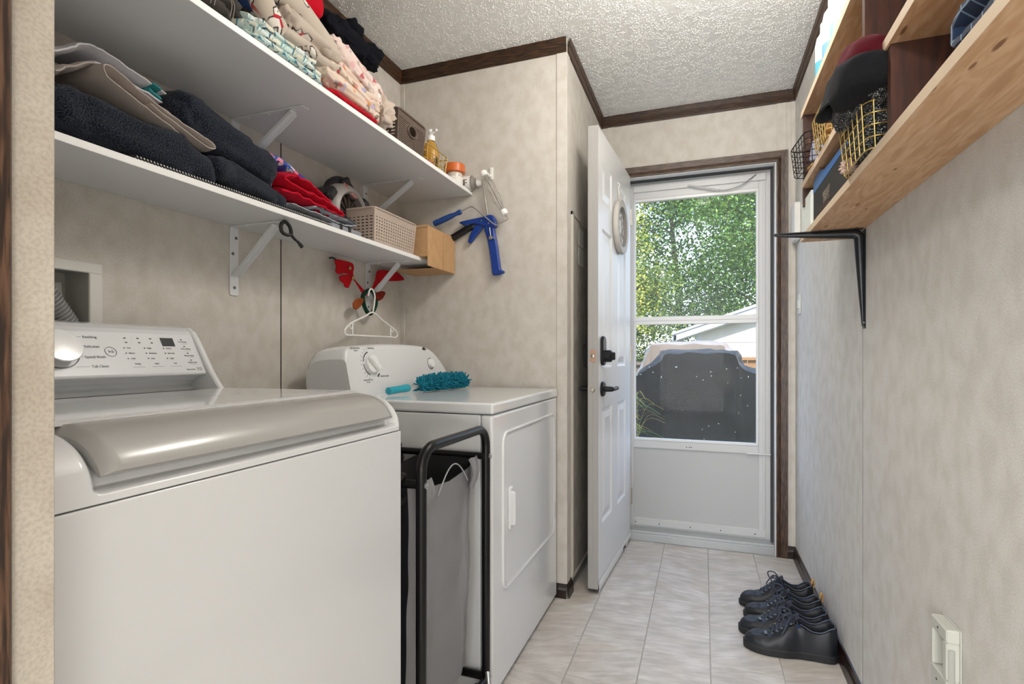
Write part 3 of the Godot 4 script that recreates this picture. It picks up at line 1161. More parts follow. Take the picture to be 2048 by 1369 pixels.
	mb.tube(curve([Vector3(0.40, 1.925, 0.0), Vector3(0.40, 1.915, 0.010 * sgn), Vector3(0.40, 1.903, 0.010 * sgn), Vector3(0.40, 1.900, 0.003 * sgn)], 4), 0.003, 6)
	part("hook", mb, mat("sash_white", Color.WHITE), sg)

func face_quad(mb: MB, p: Vector3, q: Vector3, sgn: float) -> void:
	if sgn > 0:
		mb.quad(Vector3(p.x, p.y, p.z), Vector3(q.x, p.y, p.z), Vector3(q.x, q.y, p.z), Vector3(p.x, q.y, p.z))
	else:
		mb.quad(Vector3(q.x, p.y, p.z), Vector3(p.x, p.y, p.z), Vector3(p.x, q.y, p.z), Vector3(q.x, q.y, p.z))

func ring_quads(mb: MB, p: Vector3, q: Vector3, e0: float, z0: float, e1: float, z1: float, sgn: float) -> void:
	var A := [Vector3(p.x + e0, p.y + e0, z0), Vector3(q.x - e0, p.y + e0, z0), Vector3(q.x - e0, q.y - e0, z0), Vector3(p.x + e0, q.y - e0, z0)]
	var B := [Vector3(p.x + e1, p.y + e1, z1), Vector3(q.x - e1, p.y + e1, z1), Vector3(q.x - e1, q.y - e1, z1), Vector3(p.x + e1, q.y - e1, z1)]
	for k in 4:
		var j := (k + 1) % 4
		if sgn > 0:
			mb.quad(A[k], A[j], B[j], B[k])
		else:
			mb.quad(A[j], A[k], B[k], B[j])

# cupboard door in the side of the closet, behind the open leaf
func cupboard_door() -> void:
	var d := structure("door_3")
	var grey: Material = wall_mat("cupboard_grey", hexc("a9a49b"), hexc("b3aea6"), hexc("bbb6af"))
	var mb := MB.new()
	mb.bx(Vector3(XC - 0.020, 0.062, ZC - 0.612), Vector3(XC + 0.006, 1.678, ZC - 0.082), 0.002)
	part("panel", mb, grey, d)
	mb = MB.new()
	for r in [[0.05, 0.066], [1.674, 1.692]]:
		mb.bx(Vector3(XC - 0.015, r[0], ZC - 0.622), Vector3(XC + 0.011, r[1], ZC - 0.072), 0.002)
	for z in [ZC - 0.622, ZC - 0.088]:
		mb.bx(Vector3(XC - 0.015, 0.05, z), Vector3(XC + 0.011, 1.692, z + 0.016), 0.002)
	part("frame", mb, mat("cupboard_frame", hexc("b5b0a7"), 0.6), d)
	for y in [1.515, 1.605]:
		mb = MB.new()
		mb.bx(Vector3(XC + 0.005, y - 0.040, ZC - 0.30), Vector3(XC + 0.0068, y + 0.040, ZC - 0.20))
		var st := part("notice", mb, mat("notice_paper", hexc("d6d8d2"), 0.6), d)
		mb = MB.new()
		for k in 7:
			mb.bx(Vector3(XC + 0.0066, y + 0.030 - k * 0.0095, ZC - 0.292), Vector3(XC + 0.0071, y + 0.0325 - k * 0.0095, ZC - 0.212 - (k * 37 % 5) * 0.006))
		part("printed_lines", mb, mat("print_grey", hexc("8f918f"), 0.7), st)
# ------------------------------------------------------------------ washer, dryer, hamper
func enamel() -> StandardMaterial3D:
	var m := mat("white_enamel", hexc("dfe1e3"), 0.2)
	m.clearcoat_enabled = true
	m.clearcoat = 0.5
	m.clearcoat_roughness = 0.08
	return m

func build_appliances() -> void:
	build_washer()
	build_dryer()
	build_hamper()
	build_duster()

const WZ0 := -0.970
const WZ1 := -0.284
const WX := -0.600

func smooth01(a: float, b: float, x: float) -> float:
	return smoothstep(a, b, x)

# the front of the washer's top: from the seam up over the rounded brow onto the deck
func brow(s: float) -> Vector2:
	var pts := [Vector2(-0.6005, 0.8928), Vector2(-0.6012, 0.905), Vector2(-0.604, 0.918), Vector2(-0.612, 0.934), Vector2(-0.628, 0.950), Vector2(-0.650, 0.961), Vector2(-0.680, 0.9665), Vector2(-0.715, 0.968)]
	var f := clampf(s, 0.0, 1.0) * (pts.size() - 1)
	var i := mini(int(f), pts.size() - 2)
	var p0: Vector2 = pts[maxi(i - 1, 0)]
	var p1: Vector2 = pts[i]
	var p2: Vector2 = pts[i + 1]
	var p3: Vector2 = pts[mini(i + 2, pts.size() - 1)]
	return p1.cubic_interpolate(p2, p0, p3, f - i)

func brow_n(s: float) -> Vector2:
	var d := brow(minf(s + 0.02, 1.0)) - brow(maxf(s - 0.02, 0.0))
	return Vector2(d.y, -d.x).normalized()

func build_washer() -> void:
	var white: StandardMaterial3D = enamel().duplicate()
	white.resource_name = "washer_enamel"
	white.albedo_color = hexc("d3d5d7")
	var w := thing("washing_machine", "white top-loading washing machine with a digital control panel, nearest machine", "washing machine", Vector3(-0.95, 0, -0.627))
	var mb := MB.new()
	mb.rbx(Vector3(-1.30, 0.02, WZ0), Vector3(WX, 0.8912, WZ1), 0.004)
	part("cabinet", mb, white, w)
	for x in [-1.25, -0.66]:
		for z in [WZ0 + 0.05, WZ1 - 0.05]:
			mb = MB.new()
			mb.t.origin = Vector3(x, 0, z)
			mb.lathe(PackedVector2Array([Vector2(0.022, 0), Vector2(0.022, 0.012), Vector2(0.01, 0.014), Vector2(0.01, 0.022)]), 14)
			part("foot", mb, mat("rubber_black", hexc("1b1b1c"), 0.8), w)
	# top cover: brow with the hollow under the lid lip, then the flat deck
	mb = MB.new()
	var rows := []
	var nz := 150
	for k in nz + 1:
		var z := lerpf(WZ1, WZ0, float(k) / nz)
		var end := minf(absf(z - WZ0), absf(z - WZ1))
		var round_in := 0.010 * pow(clampf(1.0 - end / 0.010, 0, 1), 2.0)
		var row := PackedVector3Array()
		for j in 49:
			var s := j / 48.0
			var p := brow(s)
			var nn := brow_n(s)
			var inz := smooth01(-0.372, -0.384, z) * smooth01(-0.962, -0.950, z)
			var ins := smooth01(0.10, 0.20, s + 0.05 * (1.0 - smooth01(-0.385, -0.45, z)) * 0.0)
			var fade := 1.0 - smooth01(0.80, 1.0, s)
			p -= nn * (0.021 * inz * ins * (0.35 + 0.65 * fade) + round_in * 0.6)
			row.append(Vector3(p.x, p.y, z))
		row.append(Vector3(-1.30, 0.966 - round_in * 0.6, z))
		rows.append(row)
	mb.grid(rows)
	for e in [[0, true], [nz, false]]:
		var ring: PackedVector3Array = rows[e[0]]
		ring = ring.duplicate()
		ring.append(Vector3(-1.30, 0.8928, ring[0].z))
		mb.fan(ring, not e[1])
	part("top_cover", mb, white, w)
	mb = MB.new()
	mb.bx(Vector3(-1.29, 0.888, WZ0 + 0.003), Vector3(WX - 0.0022, 0.895, WZ1 - 0.003))
	part("seam", mb, mat("seam_grey", hexc("5d5d5d"), 0.8), w)
	# lid: glossy panel on the deck, and its grey lip curving down in front
	mb = MB.new()
	mb.prism(PackedVector2Array([Vector2(-1.070, 0.9665), Vector2(-0.690, 0.9685), Vector2(-0.690, 0.9725), Vector2(-0.700, 0.9745), Vector2(-1.065, 0.9725)]), WZ0 + 0.022, WZ1 - 0.022, 0.0015)
	var lid := part("lid", mb, mat("lid_gloss", hexc("dfe1e3"), 0.06), w)
	mb = MB.new()
	rows = []
	for k in 61:
		var f := k / 60.0
		var zl := lerpf(-0.386, -0.947, f)
		var e := minf(f, 1.0 - f) * 0.56
		var corner := pow(clampf(1.0 - e / 0.012, 0, 1), 2.0)
		var row := PackedVector3Array()
		for j in 31:
			var s := lerpf(0.315, 0.965, j / 30.0)
			var p := brow(s) + brow_n(s) * (0.0035 - 0.010 * corner - 0.004 * pow(1.0 - j / 30.0, 6.0) * 0.0)
			row.append(Vector3(p.x, p.y, zl))
		for j in 31:
			var s := lerpf(0.965, 0.315, j / 30.0)
			var p := brow(s) - brow_n(s) * (0.0105 - 0.006 * corner * 0.0)
			row.append(Vector3(p.x, p.y, zl))
		rows.append(row)
	mb.grid(rows, true)
	mb.fan(rows[0], true)
	mb.fan(rows[60], false)
	part("handle_lip", mb, mat("lid_grey", hexc("a3a2a0"), 0.2), lid)
	# control console
	var prof := [Vector2(-1.30, 0.964), Vector2(-1.172, 0.966), Vector2(-1.178, 0.975), Vector2(-1.172, 0.986), Vector2(-1.158, 0.995), Vector2(-1.142, 1.0005), Vector2(-1.130, 1.004), Vector2(-1.1285, 1.0065), Vector2(-1.129, 1.010), Vector2(-1.178, 1.098), Vector2(-1.186, 1.107), Vector2(-1.200, 1.115), Vector2(-1.228, 1.1195), Vector2(-1.30, 1.1195)]
	mb = MB.new()
	var pv := PackedVector2Array(prof)
	mb.prism(pv, WZ0 + 0.012, WZ1 - 0.012, 0.0)
	part("console", mb, white, w)
	for z in [WZ0 + 0.004, WZ1 - 0.020]:               # the cheeks at both ends
		mb = MB.new()
		mb.prism(PackedVector2Array([Vector2(-1.30, 0.964), Vector2(-1.078, 0.966), Vector2(-1.088, 0.972), Vector2(-1.118, 1.010), Vector2(-1.166, 1.088), Vector2(-1.180, 1.106), Vector2(-1.198, 1.117), Vector2(-1.228, 1.1215), Vector2(-1.30, 1.1215)]), z, z + 0.016, 0.003)
		part("cheek", mb, white, w)
	# face of the panel: origin at its lower right as seen, u along -z.. the face leans back
	var up := Vector3(-0.049, 0.088, 0).normalized()
	var F := Transform3D(Basis(Vector3(0, 0, -1), up, Vector3(0, 0, -1).cross(up)), Vector3(-1.129, 1.010, WZ1))
	var dark := mat("panel_print", hexc("54565a"), 0.6)
	var blackp := mat("panel_black", hexc("1d1e20"), 0.25)
	mb = MB.new()                                     # dial
	mb.t = F * Transform3D(Basis(Vector3.RIGHT, PI / 2), Vector3(0.367, 0.056, 0.0))
	mb.lathe(PackedVector2Array([Vector2(0.0395, 0), Vector2(0.0395, 0.0012), Vector2(0.0382, 0.0014), Vector2(0.0382, 0)]), 48, false)
	part("dial_ring", mb, blackp, w)
	mb = MB.new()
	mb.t = F * Transform3D(Basis(Vector3.RIGHT, PI / 2), Vector3(0.367, 0.056, 0.0))
	mb.lathe(PackedVector2Array([Vector2(0.027, 0), Vector2(0.028, 0.010), Vector2(0.034, 0.016), Vector2(0.0355, 0.020), Vector2(0.034, 0.0222), Vector2(0.020, 0.0232), Vector2(0, 0.0235)]), 48)
	part("dial", mb, mat("dial_silver", hexc("d9dadb"), 0.22, 0.15), w)
	mb = MB.new()
	mb.t = F
	mb.box(Vector3(0.597, 0.0795, 0.0004), Vector3(0.031, 0.022, 0.001), 0.0003)
	part("display", mb, blackp, w)
	mb = MB.new()                                     # start button ring
	mb.t = F * Transform3D(Basis(Vector3.RIGHT, PI / 2), Vector3(0.4645, 0.0535, 0.0))
	mb.lathe(PackedVector2Array([Vector2(0.0115, 0), Vector2(0.0115, 0.0007), Vector2(0.0106, 0.0007), Vector2(0.0106, 0)]), 32, false)
	mb.t = F
	mb.tri(Vector3(0.4605, 0.0505, 0.0006), Vector3(0.4645, 0.0535, 0.0006), Vector3(0.4605, 0.0565, 0.0006))
	for k in 2:
		mb.box(Vector3(0.4668 + 0.0025 * k, 0.0535, 0.0004), Vector3(0.0009, 0.006, 0.0004))
	part("start_button", mb, dark, w)
	mb = MB.new()                                     # leds, rules and small print
	mb.t = F
	for r in 3:
		for c in 3:
			mb.box(Vector3(0.4945 + c * 0.0435, 0.063 - r * 0.013, 0.0003), Vector3(0.0024, 0.0024, 0.0006))
	for c in 3:
		for r in 2:
			mb.box(Vector3(0.503 + c * 0.028, 0.0873 - r * 0.0108, 0.0003), Vector3(0.0048, 0.0022, 0.0006))
	for r in 4:
		mb.box(Vector3(0.633 + r * 0.0017, 0.087 - r * 0.0184, 0.0003), Vector3(0.004, 0.002, 0.0006))
	part("indicator_lights", mb, blackp, w).set_meta("kind", "stuff")
	mb = MB.new()
	mb.t = F
	for c in 3:
		mb.box(Vector3(0.511 + c * 0.0425, 0.0165, 0.0002), Vector3(0.026, 0.0005, 0.0004))
	for q in [[0.409, 0.0872, 0.018], [0.412, 0.065, 0.008], [0.4085, 0.0412, 0.005], [0.404, 0.0195, 0.024]]:
		mb.box(Vector3(q[0], q[1], 0.0002), Vector3(q[2], 0.0005, 0.0004))
	for r in 4:
		mb.box(Vector3(0.637 + r * 0.0017, 0.0755 - r * 0.0184, 0.0002), Vector3(0.014, 0.0004, 0.0004))
	part("printed_rules", mb, mat("panel_print_light", hexc("9b9da1"), 0.6), w).set_meta("kind", "stuff")
	for q in [["Bedding", 0.421, 0.087], ["Delicates", 0.4175, 0.065], ["Speed Wash", 0.412, 0.041], ["Tub Clean", 0.4185, 0.0195]]:
		letters("cycle_name", q[0], 0.0072, dark, w, F * Transform3D(Basis(), Vector3(q[1], q[2], 0.0003)), true)
	var rows3 := [["Hot", "High", "Heavy"], ["Warm", "Medium", "Normal"], ["Cold", "Low", "Light"]]
	for r in 3:
		for c in 3:
			letters("option_name", rows3[r][c], 0.0048, dark, w, F * Transform3D(Basis(), Vector3(0.500 + c * 0.0435, 0.063 - r * 0.013, 0.0003)), true)
	for q in [["Temp.", 0.511, 0.024], ["Spin", 0.5525, 0.024], ["Soil", 0.5955, 0.024], ["Pre Wash", 0.6345, 0.0808], ["Extra Rinse", 0.636, 0.0622], ["Rinse+Spin", 0.638, 0.0438], ["Child Lock", 0.6395, 0.0255]]:
		letters("option_name", q[0], 0.0050, dark, w, F * Transform3D(Basis(), Vector3(q[1], q[2], 0.0003)))
	letters("warranty_mark", "10", 0.012, dark, w, F * Transform3D(Basis(), Vector3(0.650, 0.0075, 0.0003)))
	letters("warranty_text", "Direct Drive", 0.0042, dark, w, F * Transform3D(Basis(), Vector3(0.629, 0.0070, 0.0003)))

func build_dryer() -> void:
	var white := enamel()
	var z0 := -2.207
	var z1 := -1.468
	var xf := -0.595
	var d := thing("clothes_dryer", "white front-loading clothes dryer standing against the closet wall", "dryer", Vector3(-0.95, 0, -1.838))
	var mb := MB.new()
	mb.bx(Vector3(-1.33, 0.016, z0), Vector3(xf - 0.040, 0.868, z1), 0.004)
	part("cabinet", mb, white, d)
	mb = MB.new()
	mb.rbx(Vector3(xf - 0.0385, 0.016, z0), Vector3(xf, 0.868, z1), 0.009)
	part("front_panel", mb, white, d)
	mb = MB.new()
	mb.rbx(Vector3(-1.33, 0.8705, z0 - 0.001), Vector3(xf + 0.003, 0.905, z1 + 0.001), 0.008)
	part("top_panel", mb, white, d)
	for x in [-1.28, -0.66]:
		for z in [z0 + 0.05, z1 - 0.05]:
			mb = MB.new()
			mb.t.origin = Vector3(x, 0, z)
			mb.lathe(PackedVector2Array([Vector2(0.02, 0), Vector2(0.02, 0.01), Vector2(0.01, 0.012), Vector2(0.01, 0.018)]), 14)
			part("foot", mb, mats["rubber_black"], d)
	# door: pressed panel in a rounded frame; the plane's x runs along -z
	var F := Transform3D(Basis(Vector3(0, 0, -1), Vector3.UP, Vector3.RIGHT), Vector3(xf, 0, z1))
	mb = MB.new()
	mb.t = F
	var o0 := rrect(0.082, 0.300, 0.690, 0.808, 0.042)
	var stations := [[0.0, -0.001], [0.0005, 0.004], [0.003, 0.006], [0.008, 0.006], [0.012, 0.0025], [0.018, 0.0025]]
	var rws := []
	for st in stations:
		var ring := PackedVector3Array()
		for p in rrect(0.082 + st[0], 0.300 + st[0], 0.690 - st[0], 0.808 - st[0], 0.042 - st[0]):
			ring.append(Vector3(p.x, p.y, st[1]))
		rws.append(ring)
	mb.grid(rws, true)
	mb.fan(rws[5], false)
	var dd := part("door", mb, white, d)
	mb = MB.new()
	mb.t = F
	mb.prism(rrect(0.126, 0.484, 0.160, 0.624, 0.010), 0.001, 0.012, 0.004)
	mb.prism(rrect(0.130, 0.500, 0.143, 0.610, 0.006), 0.004, 0.026, 0.005)
	part("handle", mb, white, dd)
	for y in [0.742, 0.392]:
		mb = MB.new()
		mb.t = F
		mb.box(Vector3(0.693, y, 0.002), Vector3(0.006, 0.07, 0.006), 0.001)
		part("hinge", mb, mat("seam_grey", Color.WHITE), dd)
	# console: leaning face, arched top
	mb = MB.new()
	var rows := []
	var n := 60
	for k in n + 1:
		var f := float(k) / n
		var z := lerpf(-1.478, -2.200, f)
		var e := minf(f, 1.0 - f) * 0.724
		var yt := 1.094 - 0.020 * pow(absf(f - 0.5) * 2.0, 2.0)
		var rr := 0.045 if f < 0.5 else 0.17
		var y_low := 1.035 if f < 0.5 else 0.955
		if e < rr:
			yt = y_low + (yt - y_low) * pow(maxf(0.0, 1.0 - pow(1.0 - e / rr, 2.0)), 0.5 if f < 0.5 else 0.65)
		var row := PackedVector3Array()
		var h := yt - 0.903
		for q in [[0.0, 0.0], [0.25, 0.0], [0.5, 0.0], [0.75, 0.0], [0.90, 0.0], [0.96, -0.003], [0.99, -0.010], [1.0, -0.020], [1.0, -0.05], [0.985, -0.09], [0.94, -0.125], [0.85, -0.15], [0.70, -0.168], [0.4, -0.18], [0.0, -0.185]]:
			var y: float = 0.903 + h * q[0]
			row.append(Vector3(-1.103 - (y - 0.903) * 0.21 + q[1], y, z))
		rows.append(row)
	mb.grid(rows)
	mb.fan(rows[0], true)
	mb.fan(rows[n], false)
	part("console", mb, white, d)
	var up := Vector3(-0.21, 1, 0).normalized()
	var C := Transform3D(Basis(Vector3(0, 0, -1), up, Vector3(0, 0, -1).cross(up)), Vector3(-1.103, 0.903, z1))
	var dark := mat("panel_print", Color.WHITE)
	mb = MB.new()                                     # timer dial
	mb.t = C * Transform3D(Basis(Vector3.RIGHT, PI / 2), Vector3(0.150, 0.118, 0))
	mb.lathe(PackedVector2Array([Vector2(0.037, 0), Vector2(0.036, 0.008), Vector2(0.033, 0.012), Vector2(0.0, 0.013)]), 40)
	mb.t = C * Transform3D(Basis(Vector3.BACK, -0.75), Vector3(0.150, 0.118, 0.016))
	mb.box(Vector3(0, 0, 0), Vector3(0.070, 0.022, 0.020), 0.005)
	part("timer_dial", mb, mat("dial_white", hexc("eeeeee"), 0.25), d)
	mb = MB.new()                                     # printed arc
	mb.t = C
	for k in 30:
		var a0 := lerpf(1.75, 4.35, k / 30.0)
		var a1 := lerpf(1.75, 4.35, (k + 0.92) / 30.0)
		if k == 14 or k == 15:
			continue
		for rr in [[0.041, 0.045], [0.0465, 0.047]]:
			mb.quad(Vector3(0.150 + cos(a0) * rr[1], 0.118 + sin(a0) * rr[1], 0.0005), Vector3(0.150 + cos(a1) * rr[1], 0.118 + sin(a1) * rr[1], 0.0005), Vector3(0.150 + cos(a1) * rr[0], 0.118 + sin(a1) * rr[0], 0.0005), Vector3(0.150 + cos(a0) * rr[0], 0.118 + sin(a0) * rr[0], 0.0005))
	for k in 10:
		var a0 := lerpf(1.8, 4.3, k / 9.0)
		mb.t = C * Transform3D(Basis(Vector3.BACK, a0), Vector3(0.150 + cos(a0) * 0.056, 0.118 + sin(a0) * 0.056, 0.0003))
		mb.box(Vector3.ZERO, Vector3(0.012, 0.0006, 0.0004))
	mb.t = C * Transform3D(Basis(Vector3.BACK, 0.7), Vector3(0.185, 0.075, 0.0004))
	mb.box(Vector3.ZERO, Vector3(0.018, 0.006, 0.0006))
	part("printed_arc", mb, mat("panel_black", Color.WHITE), d).set_meta("kind", "stuff")
	mb = MB.new()
	mb.t = C * Transform3D(Basis(Vector3.RIGHT, PI / 2), Vector3(0.588, 0.112, 0))
	mb.lathe(PackedVector2Array([Vector2(0.020, 0), Vector2(0.019, 0.012), Vector2(0.016, 0.014), Vector2(0.0, 0.0145)]), 28)
	part("start_knob", mb, mat("dial_white", Color.WHITE), d)
	mb = MB.new()
	mb.t = C * Transform3D(Basis(Vector3.RIGHT, PI / 2), Vector3(0.588, 0.112, 0))
	mb.lathe(PackedVector2Array([Vector2(0.0255, 0), Vector2(0.0255, 0.0008), Vector2(0.0235, 0.0008), Vector2(0.0235, 0)]), 32, false)
	part("knob_ring", mb, mat("panel_black", Color.WHITE), d)
	mb = MB.new()                                     # maker's mark: a small dark flourish
	mb.t = C
	mb.tube(curve([Vector3(0.541, 0.172, 0.0003), Vector3(0.548, 0.182, 0.0003), Vector3(0.552, 0.171, 0.0003), Vector3(0.558, 0.185, 0.0003), Vector3(0.562, 0.172, 0.0003), Vector3(0.570, 0.178, 0.0003)], 5), 0.0018, 6)
	part("mark", mb, mat("panel_black", Color.WHITE), d)
	for q in [["Automatic Dry", 0.072, 0.175, 0.0085], ["Timed Dry", 0.165, 0.176, 0.0085], ["Wrinkle Shield", 0.222, 0.070, 0.0085], ["Automatic Dry", 0.118, 0.060, 0.0085], ["Normal", 0.074, 0.166, 0.006], ["Less Dry", 0.117, 0.052, 0.006]]:
		letters("cycle_name", q[0], q[3], dark, d, C * Transform3D(Basis(), Vector3(q[1], q[2], 0.0003)))

func build_hamper() -> void:
	var blk := mat("black_tube", hexc("121213"), 0.28, 0.3)
	var h := thing("laundry_hamper", "rolling laundry hamper with black tube frame and grey fabric bags", "hamper", Vector3(-0.80, 0, -1.27))
	var zl := -1.062
	var zr := -1.442
	for x in [-0.605, -1.10]:                          # the two hoops
		var mb := MB.new()
		var r := 0.055
		var path := [Vector3(x, 0.065, zl), Vector3(x, 0.40, zl), Vector3(x, 0.835 - r, zl)]
		for k in range(1, 7):
			var a := PI / 2 * k / 6.0
			path.append(Vector3(x, 0.835 - r + sin(a) * r, zl - r + cos(a) * r))
		for k in range(0, 7):
			var a := PI / 2 * k / 6.0
			path.append(Vector3(x, 0.835 - r + cos(a) * r, zr + r - sin(a) * r))
		path.append_array([Vector3(x, 0.40, zr), Vector3(x, 0.065, zr)])
		mb.tube(vs(path), 0.0125, 14)
		part("hoop", mb, blk, h)
	var rails := [[0.752, zr + 0.006], [0.752, zl - 0.006], [0.10, zl], [0.10, zr]]
	for q in rails:
		var mb := MB.new()
		mb.tube(vs([Vector3(-1.10, q[0], q[1]), Vector3(-0.605, q[0], q[1])]), 0.0105 if q[0] > 0.5 else 0.012, 12)
		part("rail", mb, blk, h)
	for x in [-0.605, -1.10]:
		var mb := MB.new()
		mb.tube(vs([Vector3(x, 0.095, zl), Vector3(x, 0.095, zr)]), 0.011, 12)
		part("foot_rail", mb, blk, h)
	var chrome := mat("chrome", hexc("d5d6d8"), 0.15, 1.0)
	for q in [[0.752, zl], [0.752, zr], [0.10, zr]]:
		var mb := MB.new()
		mb.t = Transform3D(Basis(Vector3.BACK, -PI / 2), Vector3(-0.5935, q[0], q[1]))
		mb.lathe(PackedVector2Array([Vector2(0.0075, 0), Vector2(0.007, 0.004), Vector2(0.004, 0.006), Vector2(0, 0.006)]), 14)
		part("bolt", mb, chrome, h)
	for x in [-0.63, -1.08]:
		for z in [zl - 0.02, zr + 0.02]:
			var mb := MB.new()
			mb.t = Transform3D(Basis(Vector3.RIGHT, PI / 2), Vector3(x, 0.026, z))
			mb.lathe(PackedVector2Array([Vector2(0, -0.010), Vector2(0.024, -0.010), Vector2(0.026, -0.006), Vector2(0.026, 0.006), Vector2(0.024, 0.010), Vector2(0, 0.010)]), 20)
			mb.t = Transform3D()
			mb.box(Vector3(x, 0.055, z), Vector3(0.016, 0.05, 0.028), 0.004)
			part("caster", mb, blk, h)
	# bags: grey in front, black behind it
	var grey := cloth("hamper_grey", hexc("858588"), 0.006, 0.05, 0.15)
	grey.roughness = 0.6
	grey.metallic_specular = 0.4
	var dark := cloth("hamper_black", hexc("202023"), 0.006, 0.05, 0.15)
	for b in 2:
		var x0: float = [-0.628, -0.868][b]
		var x1: float = [-0.845, -1.085][b]
		var bagm: Material = dark
		var nz := fnoise(21 + b, 3.2, 2)
		var mb := MB.new()
		var rows := []
		for j in 45:
			var v := j / 44.0
			var ring := PackedVector3Array()
			for p in rrect(0.0, 0.0, 1.0, 1.0, 0.10, 4):
				pass
			var m := 96
			for i in m:
				var a := -TAU * i / m
				var cx := signf(cos(a)) * pow(absf(cos(a)), 0.28)
				var cz := signf(sin(a)) * pow(absf(sin(a)), 0.28)
				var half := lerpf(0.172, 0.180, v)
				var sag := (0.030 if b == 0 else 0.07) * (1.0 - pow(absf(cz), 2.2))          # the mouth dips between its rails
				var y := lerpf(0.118 + 0.035 * cx * (0.5 - 0.5 * cz), 0.748 - sag * (1.0 if cx > 0 else 0.75), pow(v, 0.9))
				var fold := (0.006 * sin(cz * 7.0 + v * 2.0 + nz.get_noise_2d(cz * 0.8, v * 0.6) * 3.0) + 0.016 * nz.get_noise_3d(cz * 0.55 + v * 0.35, v * 0.5, cx * 0.3)) * (0.35 + 0.65 * sin(v * PI * 0.8 + 0.5))
				var p := Vector3((x0 + x1) / 2 + cx * (absf(x1 - x0) / 2 - 0.006 + fold * 0.8 * absf(cx) - 0.015 * (1.0 - v)), y, (zl + zr) / 2 + cz * (half - 0.012 * sin(v * PI)) + fold * 0.2)
				ring.append(p)
			rows.append(ring)
		mb.grid(rows, true)
		mb.fan(rows[0], true)
		# inside of the mouth: black lining
		var bag := part("bag", mb, bagm, h)
		mb = MB.new()
		var inner := []
		for j in [44, 43, 42, 40, 38, 36]:
			var src: PackedVector3Array = rows[j]
			var ring := PackedVector3Array()
			var c := Vector3((x0 + x1) / 2, 0, (zl + zr) / 2)
			for p in src:
				ring.append(Vector3(c.x + (p.x - c.x) * 0.955, p.y - 0.001, c.z + (p.z - c.z) * 0.97))
			inner.append(ring)
		mb.grid(inner, true)
		part("lining", mb, mat("lining_black", hexc("17171a"), 0.9), bag)
		if b == 0:
			mb = MB.new()                                # grey front panel
			var front := []
			for row in rows:
				var src: PackedVector3Array = row
				var strip := PackedVector3Array()
				for i in range(-17, 18):
					strip.append(src[(i + 96) % 96] + Vector3(0.0022, 0.0, 0.0))
				front.append(strip)
			mb.grid(front)
			part("front_panel", mb, grey, bag)
			mb = MB.new()                                # piping of the hand hole, an arch on the front
			var arch := []
			for k in 17:
				var f := k / 16.0
				arch.append(Vector3(x0 + 0.008, 0.700 + 0.062 * sin(f * PI), lerpf(zl - 0.110, zl - 0.285, f)))
			mb.tube(curve(arch, 2), 0.0018, 8)
			part("piping", mb, mat("piping_grey", hexc("a3a3a6"), 0.7), bag)
			for q in [[zl - 0.052, 0.752, 0.672, 0.058], [zr + 0.060, 0.757, 0.668, 0.066]]:
				mb = MB.new()                            # the flaps that fold over the rails
				var fr := []
				for j in 9:
					var v := j / 8.0
					var row := PackedVector3Array()
					for i in 13:
						var u := i / 12.0 - 0.5
						var wdt: float = q[3] * (1.0 - 0.35 * v)
						row.append(Vector3(x0 + 0.007 + 0.010 * sin(v * PI) + 0.0025 * sin(u * 11.0 + v * 2.0), lerpf(q[1], q[2], v) + 0.018 * u * u * v * 4.0, q[0] - u * wdt))
					fr.append(row)
				fr.reverse()
				mb.grid(fr)
				part("flap", mb, grey, bag)
	# straps that tie the bags to the rails
	for q in [[-0.90, zr + 0.006], [-1.0, zr + 0.006], [-0.66, zl - 0.006], [-0.80, zl - 0.006]]:
		var mb := MB.new()
		var loop := PackedVector3Array()
		for k in 16:
			loop.append(Vector3(q[0] + 0.004 * sin(k * 1.3), 0.738 + cos(TAU * k / 16) * 0.034, q[1] + sin(TAU * k / 16) * 0.018))
		mb.tube(loop, 0.006, 8, true)
		part("strap", mb, mat("strap_black", hexc("1a1a1c"), 0.9), h)
	var mb2 := MB.new()                                # bright pull lever at the foot
	mb2.tube(vs([Vector3(-0.585, 0.135, -1.405), Vector3(-0.552, 0.095, -1.345), Vector3(-0.545, 0.07, -1.30)]), 0.008, 10)
	part("brake_lever", mb2, chrome, h)

